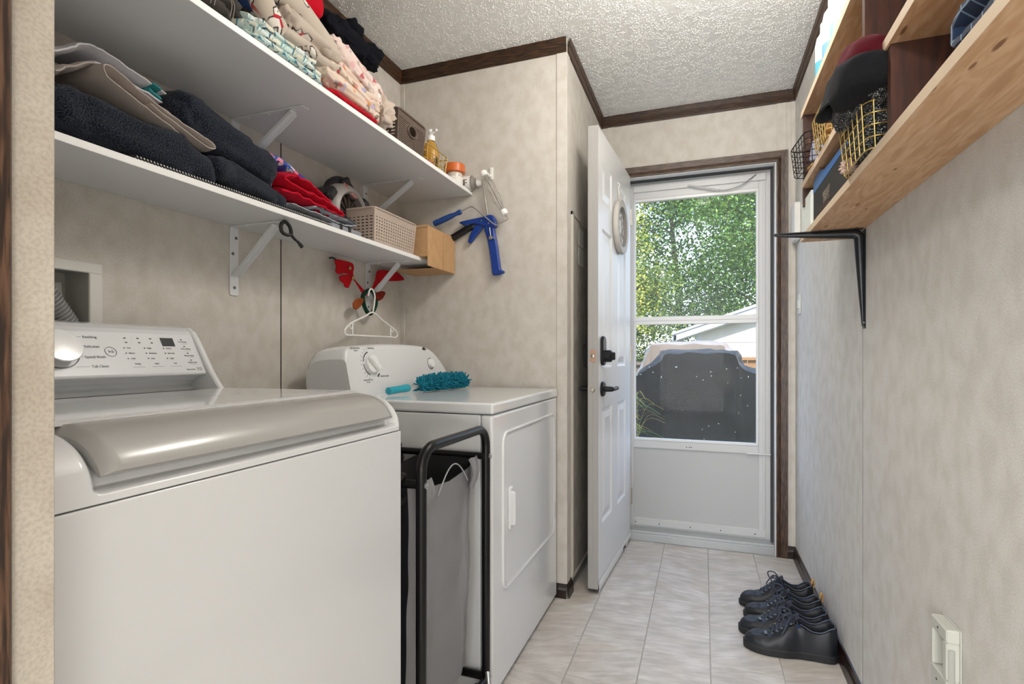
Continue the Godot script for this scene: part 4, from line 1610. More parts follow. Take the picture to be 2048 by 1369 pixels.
func build_duster() -> void:
	var d := thing("duster", "turquoise microfibre duster with a short handle lying on the dryer", "duster", Vector3(-0.99, 0.908, -1.75))
	var a := Vector3(-1.050, 0.922, -1.610)             # handle end
	var b := Vector3(-1.030, 0.930, -1.800)
	var c := Vector3(-0.990, 0.940, -2.115)
	var X := basis_x(b - a, Vector3.UP, a)
	var l := a.distance_to(b)
	var turq := mat("turquoise_plastic", hexc("189fb5"), 0.25)
	var mb := MB.new()
	mb.t = X * Transform3D(Basis(Vector3.BACK, -PI / 2), Vector3.ZERO)
	mb.lathe(PackedVector2Array([Vector2(0, 0), Vector2(0.0125, 0), Vector2(0.014, 0.003), Vector2(0.0135, 0.02), Vector2(0.0135, 0.085), Vector2(0.0145, 0.088), Vector2(0.0145, 0.11), Vector2(0.013, 0.116), Vector2(0.009, 0.118)]), 20)
	part("handle", mb, turq, d)
	mb = MB.new()
	mb.t = X * Transform3D(Basis(Vector3.BACK, -PI / 2), Vector3.ZERO)
	mb.lathe(PackedVector2Array([Vector2(0.009, 0.112), Vector2(0.009, l + 0.03)]), 16)
	part("shaft", mb, mats["chrome"], d)
	# chenille: many short tufts along a core
	mb = MB.new()
	var core := curve([b, b.lerp(c, 0.5) + Vector3(0, 0.006, 0), c], 10)
	mb.tube(core, 0.018, 10)
	var rng := RandomNumberGenerator.new()
	rng.seed = 17
	var Y := basis_x(c - b, Vector3.UP, b)
	var len := b.distance_to(c)
	for k in 1150:
		var s := rng.randf()
		var an := rng.randf() * TAU
		var env := 0.030 * sqrt(sin(clampf(s * 0.92 + 0.06, 0, 1) * PI)) + 0.008
		var dir := Vector3(rng.randf_range(-0.5, 0.25), cos(an), sin(an))
		var root := Vector3(s * len, cos(an) * env * 0.5, sin(an) * env * 0.5)
		var tip := root + dir.normalized() * (0.018 + 0.012 * rng.randf())
		var wr := Y * root
		var wt := Y * tip
		wt.y = maxf(wt.y, 0.911)
		wr.y = maxf(wr.y, 0.912)
		var mid := (wr + wt) / 2 + Vector3(0, -0.002, 0)
		mid.y = maxf(mid.y, 0.911)
		mb.tube(vs([wr, mid, wt]), [0.0030, 0.0036, 0.0022], 5)
	part("chenille_head", mb, cloth("turquoise_chenille", hexc("2b93ab"), 0.003, 0.05, 0.4), d)
	var m: StandardMaterial3D = mats["turquoise_chenille"]
	m.albedo_texture = ntex(fnoise(6, 0.05, 2), [hexc("8fb9c2"), hexc("ffffff"), hexc("ffffff")], [0.35, 0.55, 1.0], 256)
# ------------------------------------------------------------------ the two white shelves on the left wall
const UT := 1.800     # top of the upper shelf
const LT := 1.466     # top of the lower shelf

# a thick cloth folded along a path given in (z, y), lying along x
func ribbon(mb: MB, pts: Array, th: float, x0: float, x1: float, noise: FastNoiseLite = null, amp := 0.0, k := 7, stations := 9) -> void:
	var raw := []
	for p in pts:
		raw.append(Vector3(p.x, p.y, 0))
	var c := curve(raw, k)
	var m := c.size()
	var rows := []
	for s in stations:
		var f := float(s) / (stations - 1)
		var x := lerpf(x0, x1, f)
		var ring := PackedVector3Array()
		var back := PackedVector3Array()
		for i in m:
			var d := (c[mini(i + 1, m - 1)] - c[maxi(i - 1, 0)]).normalized()
			var nn := Vector3(-d.y, d.x, 0)
			var w := 0.0
			if noise:
				w = noise.get_noise_3d(c[i].x * 100.0, c[i].y * 100.0, x * 60.0) * amp
			var e := minf(f, 1.0 - f)
			var t2 := th * 0.5 * sqrt(clampf(e / 0.06, 0.0, 1.0)) if e < 0.06 else th * 0.5
			t2 = maxf(t2, th * 0.12)
			var a := c[i] + nn * (t2 + w)
			var b := c[i] + nn * (-t2 + w)
			ring.append(Vector3(x, a.y, a.x))
			back.append(Vector3(x, b.y, b.x))
		back.reverse()
		ring.append_array(back)
		rows.append(ring)
	# outward = column x row: columns run along the path on its left side, rows along x
	var probe: Vector3 = (rows[0][1] - rows[0][0]).cross(rows[1][0] - rows[0][0])
	var side: Vector3 = rows[0][0] - rows[0][2 * m - 1]
	if probe.dot(side) < 0:
		rows.reverse()
	mb.grid(rows, true)
	for e in [0, rows.size() - 1]:
		var ring: PackedVector3Array = rows[e]
		var out: Vector3 = (ring[0] - (rows[1] if e == 0 else rows[rows.size() - 2])[0])
		for i in m - 1:
			var a := ring[i]
			var b := ring[i + 1]
			var cc := ring[2 * m - 2 - i]
			var dd := ring[2 * m - 1 - i]
			if (cc - a).cross(dd - b).dot(out) > 0:
				mb.quad(a, b, cc, dd)
			else:
				mb.quad(dd, cc, b, a)

# one plump fold of cloth: a rounded slab between z0..z1, y0..y1, x0..x1, rising towards the camera by tilt
func slab(mb: MB, z0: float, z1: float, y0: float, y1: float, x0: float, x1: float, noise: FastNoiseLite, amp: float, tilt := 0.0, e1 := 0.7) -> void:
	var c := Vector3((x0 + x1) / 2, (y0 + y1) / 2, (z0 + z1) / 2)
	mb.blob(c, Vector3(absf(x1 - x0) / 2, absf(y1 - y0) / 2, absf(z1 - z0) / 2), e1, 0.28, noise, amp, 84, 26, func(p: Vector3) -> Vector3:
		return p + Vector3(0, (p.z - c.z) * tilt, 0))

func stroke(im: Image, a: Vector2, b: Vector2, w: float, c: Color) -> void:
	var n := int(a.distance_to(b) * 1.5) + 1
	for i in n + 1:
		var p := a.lerp(b, float(i) / n)
		for y in range(int(p.y - w), int(p.y + w) + 1):
			for x in range(int(p.x - w), int(p.x + w) + 1):
				if Vector2(x, y).distance_to(p) <= w:
					im.set_pixel(posmod(x, im.get_width()), posmod(y, im.get_height()), c)

func poly_line(im: Image, at: Vector2, turn: float, size: float, pts: Array, w: float, c: Color, closed := false) -> void:
	for i in pts.size() - (0 if closed else 1):
		stroke(im, at + (pts[i] as Vector2).rotated(turn) * size, at + (pts[(i + 1) % pts.size()] as Vector2).rotated(turn) * size, w, c)

func fill_poly(im: Image, at: Vector2, turn: float, size: float, pts: Array, c: Color) -> void:
	var pv := PackedVector2Array()
	for p in pts:
		pv.append(at + (p as Vector2).rotated(turn) * size)
	var lo := pv[0]
	var hi := pv[0]
	for p in pv:
		lo = lo.min(p)
		hi = hi.max(p)
	for y in range(int(lo.y), int(hi.y) + 2):
		for x in range(int(lo.x), int(hi.x) + 2):
			if Geometry2D.is_point_in_polygon(Vector2(x, y), pv):
				im.set_pixel(posmod(x, im.get_width()), posmod(y, im.get_height()), c)

# printed cloth: an image laid on by its place in the world
func printed(key: String, im: Image, metres: float, depth := 0.08) -> StandardMaterial3D:
	var m := cloth(key, Color.WHITE, 0.012, depth, 0.2)
	m.albedo_texture = ImageTexture.create_from_image(im)
	tri_map(m, metres)
	m.heightmap_enabled = false
	return m

func dog_print() -> StandardMaterial3D:
	var im := Image.create(512, 512, false, Image.FORMAT_RGB8)
	im.fill(hexc("b9ada0"))
	var rng := RandomNumberGenerator.new()
	rng.seed = 12
	var body := [Vector2(-0.5, 0.35), Vector2(-0.45, -0.1), Vector2(-0.2, -0.25), Vector2(-0.25, -0.6), Vector2(0.0, -0.75), Vector2(0.08, -0.95), Vector2(0.2, -0.75), Vector2(0.42, -0.6), Vector2(0.35, -0.42), Vector2(0.2, -0.35), Vector2(0.3, 0.0), Vector2(0.28, 0.5), Vector2(0.12, 0.5), Vector2(0.08, 0.15), Vector2(-0.1, 0.2), Vector2(-0.12, 0.5), Vector2(-0.35, 0.5)]
	for k in 9:
		var at := Vector2(85 + (k % 3) * 170 + rng.randf_range(-14, 14), 85 + int(k / 3.0) * 170 + rng.randf_range(-14, 14))
		var turn := rng.randf_range(-0.5, 0.5) + (PI if k % 2 else 0.0)
		fill_poly(im, at, turn, 62.0, body, hexc("dcd5cd") if k % 3 else hexc("8d8681"))
		poly_line(im, at, turn, 62.0, body, 2.0, hexc("3b3532"), true)
		fill_poly(im, at, turn, 62.0, [Vector2(-0.26, -0.34), Vector2(0.24, -0.42), Vector2(0.26, -0.26), Vector2(-0.24, -0.18)], hexc("b02a34"))
		fill_poly(im, at, turn, 62.0, [Vector2(0.1, -0.3), Vector2(0.26, -0.3), Vector2(0.42, 0.05), Vector2(0.26, 0.1)], hexc("a9242f"))
		fill_poly(im, at, turn, 62.0, circle_pts(0.1, -0.58, 0.05), hexc("2b2624"))
	return printed("dog_print", im, 0.42)

func circle_pts(x: float, y: float, r: float, k := 14) -> Array:
	var o := []
	for i in k:
		o.append(Vector2(x + cos(TAU * i / k) * r, y + sin(TAU * i / k) * r))
	return o

func wave_print() -> StandardMaterial3D:
	var im := Image.create(512, 512, false, Image.FORMAT_RGB8)
	im.fill(hexc("cfd3cb"))
	for r in 9:
		for c in 8:
			var at := Vector2(c * 64 + (32 if r % 2 else 0), r * 57)
			fill_poly(im, at, 0.3, 40.0, circle_pts(0, 0, 1.0, 20), hexc(["d8d6c8", "c4d6d2", "c9c6b4", "d5dcd8"][(r * 3 + c) % 4]))
			poly_line(im, at, 0.3, 40.0, circle_pts(0, 0, 1.0, 20), 3.0, hexc(["2f5f7c", "3b6f86", "4f93a0", "5f6a66"][(r + c * 2) % 4]), true)
			poly_line(im, at, 0.0, 29.0, circle_pts(0.1, 0.1, 1.0, 18), 1.8, hexc("86b7b6"), true)
	return printed("wave_print", im, 0.30)

func speckled(key: String, base: Color, spots: Array, count: int, size: float, metres: float, seed_: int) -> StandardMaterial3D:
	var im := Image.create(256, 256, false, Image.FORMAT_RGB8)
	im.fill(base)
	var rng := RandomNumberGenerator.new()
	rng.seed = seed_
	for k in count:
		var at := Vector2(rng.randf() * 256, rng.randf() * 256)
		var pts := []
		for i in 9:
			pts.append(Vector2(cos(TAU * i / 9), sin(TAU * i / 9)) * rng.randf_range(0.5, 1.2))
		fill_poly(im, at, rng.randf() * TAU, size * rng.randf_range(0.5, 1.4), pts, spots[rng.randi() % spots.size()])
	return printed(key, im, metres)

func build_left_shelves() -> void:
	var board := mat("white_shelf", hexc("dcdddf"), 0.42)
	var edge := mat("white_edge", hexc("e9e9e8"), 0.4)
	for q in [["upper_shelf", 1.784, UT, -1.000, "deep white shelf board, upper one above the machines", -0.28], ["lower_shelf", 1.450, LT, -1.130, "narrower white shelf board, lower one above the machines", -0.28]]:
		var s := thing("wall_shelf", q[4], "shelf", Vector3(-1.25, q[1], -1.25), "white shelves over the machines")
		var mb := MB.new()
		mb.bx(Vector3(XL + 0.001, q[1], ZC + 0.002), Vector3(q[3] - 0.0012, q[2], q[5]), 0.001)
		part("board", mb, board, s)
		mb = MB.new()
		mb.bx(Vector3(q[3] - 0.0012, q[1] + 0.0002, ZC + 0.0025), Vector3(q[3], q[2] - 0.0002, q[5]), 0.0004)
		part("edge_band", mb, edge, s)
	var names := ["white steel bracket under the upper shelf, nearer one above the dark blankets", "white steel bracket under the upper shelf, farther one behind the grey blower", "white steel bracket under the lower shelf with a black hair tie hung on it", "white steel bracket under the lower shelf by the red antlers"]
	bracket(-1.262, 1.784, -1.105, names[0])
	bracket(-1.935, 1.784, -1.100, names[1])
	bracket(-1.257, 1.450, -1.170, names[2])
	bracket(-1.957, 1.450, -1.180, names[3])
	upper_load()
	lower_load()
	wall_things()

func bracket(z: float, y: float, xf: float, label: String) -> void:
	var w := mat("bracket_white", hexc("d9dbdd"), 0.35, 0.0)
	var b := thing("shelf_bracket", label, "bracket", Vector3(XL, y - 0.22, z), "white shelf brackets")
	var hw := 0.016
	var mb := MB.new()
	mb.t = Transform3D(Basis(Vector3.UP, -PI / 2), Vector3(XL + 0.0005, 0, z))
	mb.t = Transform3D(Basis(Vector3(0, 0, -1), Vector3.UP, Vector3.RIGHT), Vector3(XL + 0.0005, 0, z))
	mb.prism(rrect(-hw, y - 0.215, hw, y - 0.001, 0.007), 0.0, 0.0035, 0.001)
	part("wall_plate", mb, w, b)
	mb = MB.new()
	mb.t = Transform3D(Basis(Vector3.RIGHT, Vector3(0, 0, -1), Vector3.UP), Vector3(0, y - 0.0045, z))
	mb.prism(rrect(XL + 0.002, -hw, xf, hw, 0.007), 0.0, 0.004, 0.001)
	part("shelf_plate", mb, w, b)
	mb = MB.new()                                     # brace: a channel, folded at its ends
	var p0 := Vector3(XL + 0.004, y - 0.155, z)
	var p1 := Vector3(xf - 0.045, y - 0.006, z)
	var X := basis_x(p1 - p0, Vector3.UP, (p0 + p1) / 2)
	mb.t = X
	var L := p0.distance_to(p1)
	mb.box(Vector3(0, 0, 0), Vector3(L, 0.0025, 0.024), 0.0006)
	mb.box(Vector3(0, -0.005, 0.0115), Vector3(L - 0.01, 0.010, 0.002), 0.0006)
	mb.box(Vector3(0, -0.005, -0.0115), Vector3(L - 0.01, 0.010, 0.002), 0.0006)
	part("brace", mb, w, b)
	for q in [Vector3(0, -0.035, -0.006), Vector3(0, -0.085, 0.006), Vector3(0, -0.190, 0.0)]:
		mb = MB.new()
		mb.t = Transform3D(Basis(Vector3.BACK, -PI / 2), Vector3(XL + 0.0038, y + q.y, z + q.z))
		mb.lathe(PackedVector2Array([Vector2(0.0052, 0), Vector2(0.005, 0.0015), Vector2(0.003, 0.0026), Vector2(0, 0.0028)]), 12)
		part("screw", mb, mat("screw_zinc", hexc("77777a"), 0.35, 0.8), b)
	for q in [0.06, 0.14, 0.235]:
		if XL + q > xf - 0.015:
			continue
		mb = MB.new()
		mb.t = Transform3D(Basis(Vector3.RIGHT, PI), Vector3(XL + q, y - 0.0045, z + 0.005))
		mb.lathe(PackedVector2Array([Vector2(0.005, 0), Vector2(0.0048, 0.0015), Vector2(0, 0.0026)]), 12)
		part("screw", mb, w, b)

func upper_load() -> void:
	var wr := fnoise(51, 0.16, 3)
	var wf := fnoise(52, 0.35, 3)
	# charcoal jeans, folded
	var cj := cloth("charcoal_denim", hexc("46423f"), 0.006, 0.06, 0.2)
	var t := thing("folded_jeans", "folded charcoal jeans with pale stitching at the front of the upper shelf", "jeans", Vector3(-1.15, UT, -0.75))
	var mb := MB.new()
	slab(mb, -0.45, -0.940, UT + 0.001, 1.862, -1.006, -1.31, wf, 0.010)
	slab(mb, -0.45, -0.975, 1.850, 1.925, -1.012, -1.30, wf, 0.014, 0.10)
	part("denim", mb, cj, t)
	mb = MB.new()
	for q in [[-0.855, 0.0], [-0.864, 0.0], [-0.905, 0.01], [-0.912, 0.01]]:
		mb.tube(curve([Vector3(-1.004, 1.812, q[0]), Vector3(-1.000, 1.84, q[0] - 0.002), Vector3(-1.004, 1.862, q[0] + 0.006), Vector3(-1.008, 1.89, q[0] + 0.010), Vector3(-1.020, 1.915, q[0] + 0.014)], 3), 0.0011, 5)
	part("stitching", mb, mat("stitch_grey", hexc("928b84"), 0.9), t)
	# black top behind them
	t = thing("black_jersey", "black folded top behind the charcoal jeans on the upper shelf", "clothing", Vector3(-1.2, UT, -1.02))
	mb = MB.new()
	slab(mb, -0.965, -1.085, UT + 0.077, 1.960, -1.10, -1.33, wf, 0.014, 0.1)
	part("cloth", mb, cloth("black_jersey", hexc("1d1c1d"), 0.006, 0.05, 0.2), t)
	# patterned sheet
	t = thing("folded_sheet", "folded sheet with a pale teal and cream shell pattern at the shelf edge", "bed sheet", Vector3(-1.14, UT, -1.08))
	mb = MB.new()
	slab(mb, -0.955, -1.238, UT + 0.001, 1.832, -1.004, -1.30, wf, 0.008)
	slab(mb, -0.945, -1.235, 1.822, 1.858, -1.008, -1.30, wf, 0.010)
	slab(mb, -0.960, -1.222, 1.848, 1.880, -1.014, -1.30, wf, 0.010)
	part("cloth", mb, wave_print(), t)
	# grey-beige blanket with dogs, bundled
	t = thing("dog_blanket", "taupe blanket printed with dogs in red scarves bundled on the patterned sheet", "blanket", Vector3(-1.16, 1.88, -1.17))
	mb = MB.new()
	slab(mb, -1.03, -1.330, 1.868, 1.935, -1.024, -1.26, wr, 0.022, 0.0, 0.9)
	slab(mb, -1.10, -1.325, 1.915, 1.985, -1.030, -1.25, wr, 0.024, 0.10, 0.9)
	var cap := []
	for p in [Vector3(-1.04, 1.890, -1.085), Vector3(-1.035, 1.925, -1.030), Vector3(-1.04, 1.975, -1.030), Vector3(-1.045, 2.005, -1.080), Vector3(-1.05, 2.010, -1.150), Vector3(-1.05, 1.985, -1.225), Vector3(-1.05, 1.955, -1.300)]:
		cap.append(p)
	mb.tube(curve(cap, 6), 0.036, 14, false, true, Vector2(0.75, 1.0))
	part("fleece", mb, dog_print(), t)
	# navy jeans and a red sweater behind the blanket
	t = thing("navy_jeans", "pile of folded navy jeans behind the dog blanket", "jeans", Vector3(-1.30, UT, -1.25))
	mb = MB.new()
	for k in 4:
		slab(mb, -1.10, -1.415, UT + 0.001 + k * 0.085, UT + 0.092 + k * 0.085, -1.275 if k < 2 else -1.185, -1.372, wf, 0.008)
	part("denim", mb, cloth("navy_denim", hexc("1b2b4a"), 0.006, 0.06, 0.2), t)
	t = thing("red_sweater", "bright red sweater on top of the navy jeans", "clothing", Vector3(-1.25, 2.14, -1.40))
	mb = MB.new()
	mb.blob(Vector3(-1.280, 2.205, -1.375), Vector3(0.085, 0.062, 0.085), 0.6, 0.5, wr, 0.02, 40, 20)
	part("cloth", mb, cloth("red_knit", hexc("c11527"), 0.008, 0.1, 0.3), t)
	# red folded cloth, cream fleece, pink blanket, black garment
	t = thing("red_quilt", "flat folded red quilted cloth at the edge of the upper shelf", "quilt", Vector3(-1.12, UT, -1.38))
	mb = MB.new()
	slab(mb, -1.245, -1.505, UT + 0.001, 1.830, -1.004, -1.27, wf, 0.005)
	part("cloth", mb, cloth("red_quilt", hexc("bd1a2a"), 0.012, 0.25, 0.3), t)
	t = thing("cream_fleece", "cream fleece blanket with orange and lilac dabs folded on the red cloth", "blanket", Vector3(-1.14, 1.84, -1.36))
	mb = MB.new()
	slab(mb, -1.235, -1.520, 1.828, 1.885, -1.008, -1.23, wf, 0.010, 0.10)
	slab(mb, -1.275, -1.530, 1.872, 1.912, -1.020, -1.23, wf, 0.012, 0.15)
	slab(mb, -1.280, -1.545, 1.900, 1.940, -1.032, -1.24, wf, 0.012, 0.15)
	part("fleece", mb, speckled("cream_fleece", hexc("d6c4b4"), [hexc("d98a4c"), hexc("a9a6c9"), hexc("c98d8d"), hexc("8f8577"), hexc("d6c4b4")], 90, 12.0, 0.20, 5), t)
	t = thing("pink_blanket", "pink and white patterned blanket stuffed beside the dog blanket", "blanket", Vector3(-1.2, 1.9, -1.48))
	mb = MB.new()
	slab(mb, -1.320, -1.585, 1.925, 1.985, -1.040, -1.20, wr, 0.020, 0.30)
	slab(mb, -1.325, -1.600, 1.968, 2.020, -1.055, -1.20, wr, 0.020, 0.30)
	part("fleece", mb, speckled("pink_fleece", hexc("d9c6bf"), [hexc("d8b0ae"), hexc("cc9a9a"), hexc("ece3dd"), hexc("b6aaa2"), hexc("b5616a")], 60, 11.0, 0.25, 6), t)
	t = thing("linen_bundle", "crumpled taupe linen tucked under the pink blanket at the brown basket", "cloth", Vector3(-1.12, 1.83, -1.54))
	mb = MB.new()
	slab(mb, -1.545, -1.615, 1.835, 1.965, -1.030, -1.20, wf, 0.026, 0.0, 0.8)
	part("cloth", mb, cloth("taupe_linen", hexc("c3b3a6"), 0.008, 0.08, 0.2), t)
	t = thing("white_bedding", "tall folded white bedding behind the pink blanket", "bedding", Vector3(-1.3, UT, -1.7))
	mb = MB.new()
	for k in 5:
		slab(mb, -1.425, -1.805, UT + 0.001 + 0.078 * k, UT + 0.086 + 0.078 * k, -1.245, -1.37, wf, 0.006)
	part("cloth", mb, cloth("white_bedding", hexc("cfc8c0"), 0.008, 0.06, 0.2), t)
	t = thing("black_jacket", "black jacket thrown on top of the pile under the ceiling trim", "jacket", Vector3(-1.28, 2.2, -1.7))
	mb = MB.new()
	mb.blob(Vector3(-1.285, 2.225, -1.665), Vector3(0.075, 0.038, 0.165), 0.6, 0.5, wr, 0.03, 56, 20)
	mb.blob(Vector3(-1.28, 2.28, -1.70), Vector3(0.05, 0.035, 0.07), 0.9, 0.8, wr, 0.03, 40, 16)
	mb.blob(Vector3(-1.27, 2.255, -1.80), Vector3(0.06, 0.030, 0.045), 0.8, 0.7, wr, 0.02, 32, 14)
	part("cloth", mb, cloth("black_nylon", hexc("17191f"), 0.02, 0.06, 0.15), t)
	# brown plastic basket with slots and an oval hand hole
	slotted_basket()
	# pump bottle in a small gold wire basket
	t = thing("wire_basket", "small gold wire basket holding the honey-coloured pump bottle", "basket", Vector3(-1.1, UT, -1.93), "wire baskets")
	wire_basket(t, Transform3D(Basis(), Vector3(-1.095, UT + 0.001, -1.925)), Vector3(0.075, 0.082, 0.105), mat("gold_wire", hexc("d2b56f"), 0.3, 0.9), 6, 2, 0.0015)
	t = thing("pump_bottle", "honey-coloured hand soap bottle with a white pump, in the gold wire basket", "bottle", Vector3(-1.105, UT, -1.93))
	mb = MB.new()
	mb.t = Transform3D(Basis().scaled(Vector3(0.72, 1, 1)), Vector3(-1.082, UT + 0.0035, -1.982))
	mb.lathe(PackedVector2Array([Vector2(0, 0), Vector2(0.036, 0), Vector2(0.040, 0.006), Vector2(0.042, 0.05), Vector2(0.042, 0.095), Vector2(0.038, 0.118), Vector2(0.028, 0.136), Vector2(0.016, 0.146), Vector2(0.014, 0.150)]), 28)
	part("bottle", mb, mat("honey_plastic", hexc("b88a35"), 0.2), t)
	mb = MB.new()
	mb.t = Transform3D(Basis(Vector3.UP, 0.25), Vector3(-1.052, UT + 0.062, -1.977)) * Transform3D(Basis(Vector3.BACK, -PI / 2), Vector3.ZERO)
	mb.lathe(PackedVector2Array([Vector2(0.022, 0), Vector2(0.022, 0.0012), Vector2(0, 0.0016)]), 24)
	part("round_label", mb, mat("label_black", hexc("2a2320"), 0.5), t)
	mb = MB.new()
	mb.t.origin = Vector3(-1.082, UT + 0.152, -1.982)
	mb.lathe(PackedVector2Array([Vector2(0.0, 0), Vector2(0.017, 0), Vector2(0.017, 0.020), Vector2(0.009, 0.022), Vector2(0.008, 0.032), Vector2(0.013, 0.034), Vector2(0.014, 0.046), Vector2(0, 0.048)]), 20)
	mb.tube(curve([Vector3(0, 0.040, 0), Vector3(0.022, 0.042, 0.010), Vector3(0.036, 0.036, 0.018)], 4), 0.005, 8)
	part("pump", mb, mat("pump_white", hexc("efeeec"), 0.35), t)
	t = thing("red_tin", "small red tin in the gold wire basket beside the pump bottle", "tin", Vector3(-1.06, UT, -1.97))
	mb = MB.new()
	mb.t.origin = Vector3(-1.055, UT + 0.0035, -1.905)
	mb.lathe(PackedVector2Array([Vector2(0, 0), Vector2(0.020, 0), Vector2(0.020, 0.032), Vector2(0.018, 0.036), Vector2(0, 0.037)]), 20)
	part("tin", mb, mat("tin_red", hexc("a83a2e"), 0.4), t)
	# jar with an orange lid
	t = thing("jar", "clear jar with an orange screw lid on the upper shelf", "jar", Vector3(-1.085, UT, -2.075))
	mb = MB.new()
	mb.t.origin = Vector3(-1.052, UT + 0.0005, -2.145)
	mb.lathe(PackedVector2Array([Vector2(0, 0), Vector2(0.032, 0), Vector2(0.036, 0.004), Vector2(0.036, 0.058), Vector2(0.033, 0.064)]), 28)
	part("glass", mb, mat("jar_clear", hexc("cfc6ba"), 0.15), t)
	mb = MB.new()
	mb.t.origin = Vector3(-1.052, UT + 0.0005, -2.145)
	mb.lathe(PackedVector2Array([Vector2(0.0365, 0.008), Vector2(0.0368, 0.044), Vector2(0.0365, 0.044)]), 28, false)
	part("paper_label", mb, mat("label_white", hexc("e3dfd8"), 0.6), t)
	mb = MB.new()
	mb.t.origin = Vector3(-1.052, UT + 0.0005, -2.145)
	mb.lathe(PackedVector2Array([Vector2(0.038, 0.064), Vector2(0.046, 0.066), Vector2(0.047, 0.07), Vector2(0.047, 0.098), Vector2(0.044, 0.102), Vector2(0, 0.102)]), 32)
	part("lid", mb, mat("orange_lid", hexc("cf6a2f"), 0.35), t)
	# spray can lying on its side, nozzle out over the edge
	t = thing("spray_can", "white spray can lying on the upper shelf with its nozzle past the edge", "spray can", Vector3(-1.08, UT, -2.175))
	var cx := Transform3D(Basis(Vector3.UP, 0.12) * Basis(Vector3.BACK, -PI / 2), Vector3(-1.150, UT + 0.0335, -2.183))
	mb = MB.new()
	mb.t = cx
	mb.lathe(PackedVector2Array([Vector2(0, 0), Vector2(0.030, 0), Vector2(0.0325, 0.003), Vector2(0.0325, 0.155), Vector2(0.031, 0.158)]), 32)
	part("body", mb, mat("can_white", hexc("e3e1de"), 0.35), t)
	mb = MB.new()
	mb.t = cx
	mb.lathe(PackedVector2Array([Vector2(0.031, 0.156), Vector2(0.0335, 0.158), Vector2(0.0335, 0.163), Vector2(0.030, 0.165), Vector2(0.024, 0.172), Vector2(0.018, 0.175), Vector2(0.018, 0.18), Vector2(0, 0.18)]), 32)
	part("collar", mb, mat("can_metal", hexc("a7a4a0"), 0.3, 0.8), t)
	mb = MB.new()
	mb.t = cx
	mb.lathe(PackedVector2Array([Vector2(0.010, 0.178), Vector2(0.017, 0.182), Vector2(0.017, 0.196), Vector2(0.012, 0.205), Vector2(0, 0.206)]), 24)
	part("nozzle", mb, mats["pump_white"], t)
	mb = MB.new()
	mb.t = cx
	for k in 6:
		mb.t = cx * Transform3D(Basis(Vector3.UP, 0.5 - 0.14 * k), Vector3.ZERO)
		mb.box(Vector3(0, 0.118 + (k * 7 % 3) * 0.006, 0.0322), Vector3(0.0035, 0.036 - (k * 5 % 3) * 0.008, 0.001))
	part("print", mb, mat("label_black", Color.WHITE), t).set_meta("kind", "stuff")

# wires: rim, uprights and hoops of an open basket whose mouth is wider than its floor
func wire_basket(parent: Node3D, x: Transform3D, h: Vector3, m: Material, nx: int, ny: int, r: float, flare := 1.12, square := 0.25) -> void:
	var ring := func(f: float) -> PackedVector3Array:
		var s := lerpf(1.0 / flare, 1.0, f)
		var o := PackedVector3Array()
		for i in 40:
			var a := TAU * i / 40
			o.append(Vector3(signf(cos(a)) * pow(absf(cos(a)), square) * h.x * s, h.y * f, signf(sin(a)) * pow(absf(sin(a)), square) * h.z * s))
		return o
	var mb := MB.new()
	mb.t = x
	mb.tube(ring.call(1.0), r * 1.7, 7, true)
	part("rim", mb, m, parent)
	mb = MB.new()
	mb.t = x
	for k in range(0, ny + 1):
		mb.tube(ring.call(float(k) / (ny + 1)), r, 5, true)
	part("hoops", mb, m, parent)
	mb = MB.new()
	mb.t = x
	for k in nx:
		var f := (k + 0.5) / nx * 2.0 - 1.0
		for sg in [-1.0, 1.0]:
			mb.tube(vs([Vector3(f * h.x / flare * 0.97, 0, sg * h.z / flare), Vector3(f * h.x * 0.97, h.y, sg * h.z)]), r, 5)
			mb.tube(vs([Vector3(sg * h.x / flare, 0, f * h.z / flare * 0.97), Vector3(sg * h.x, h.y, f * h.z * 0.97)]), r, 5)
		mb.tube(vs([Vector3(f * h.x / flare * 0.97, 0, -h.z / flare), Vector3(f * h.x / flare * 0.97, 0, h.z / flare)]), r, 5)
	part("uprights", mb, m, parent)

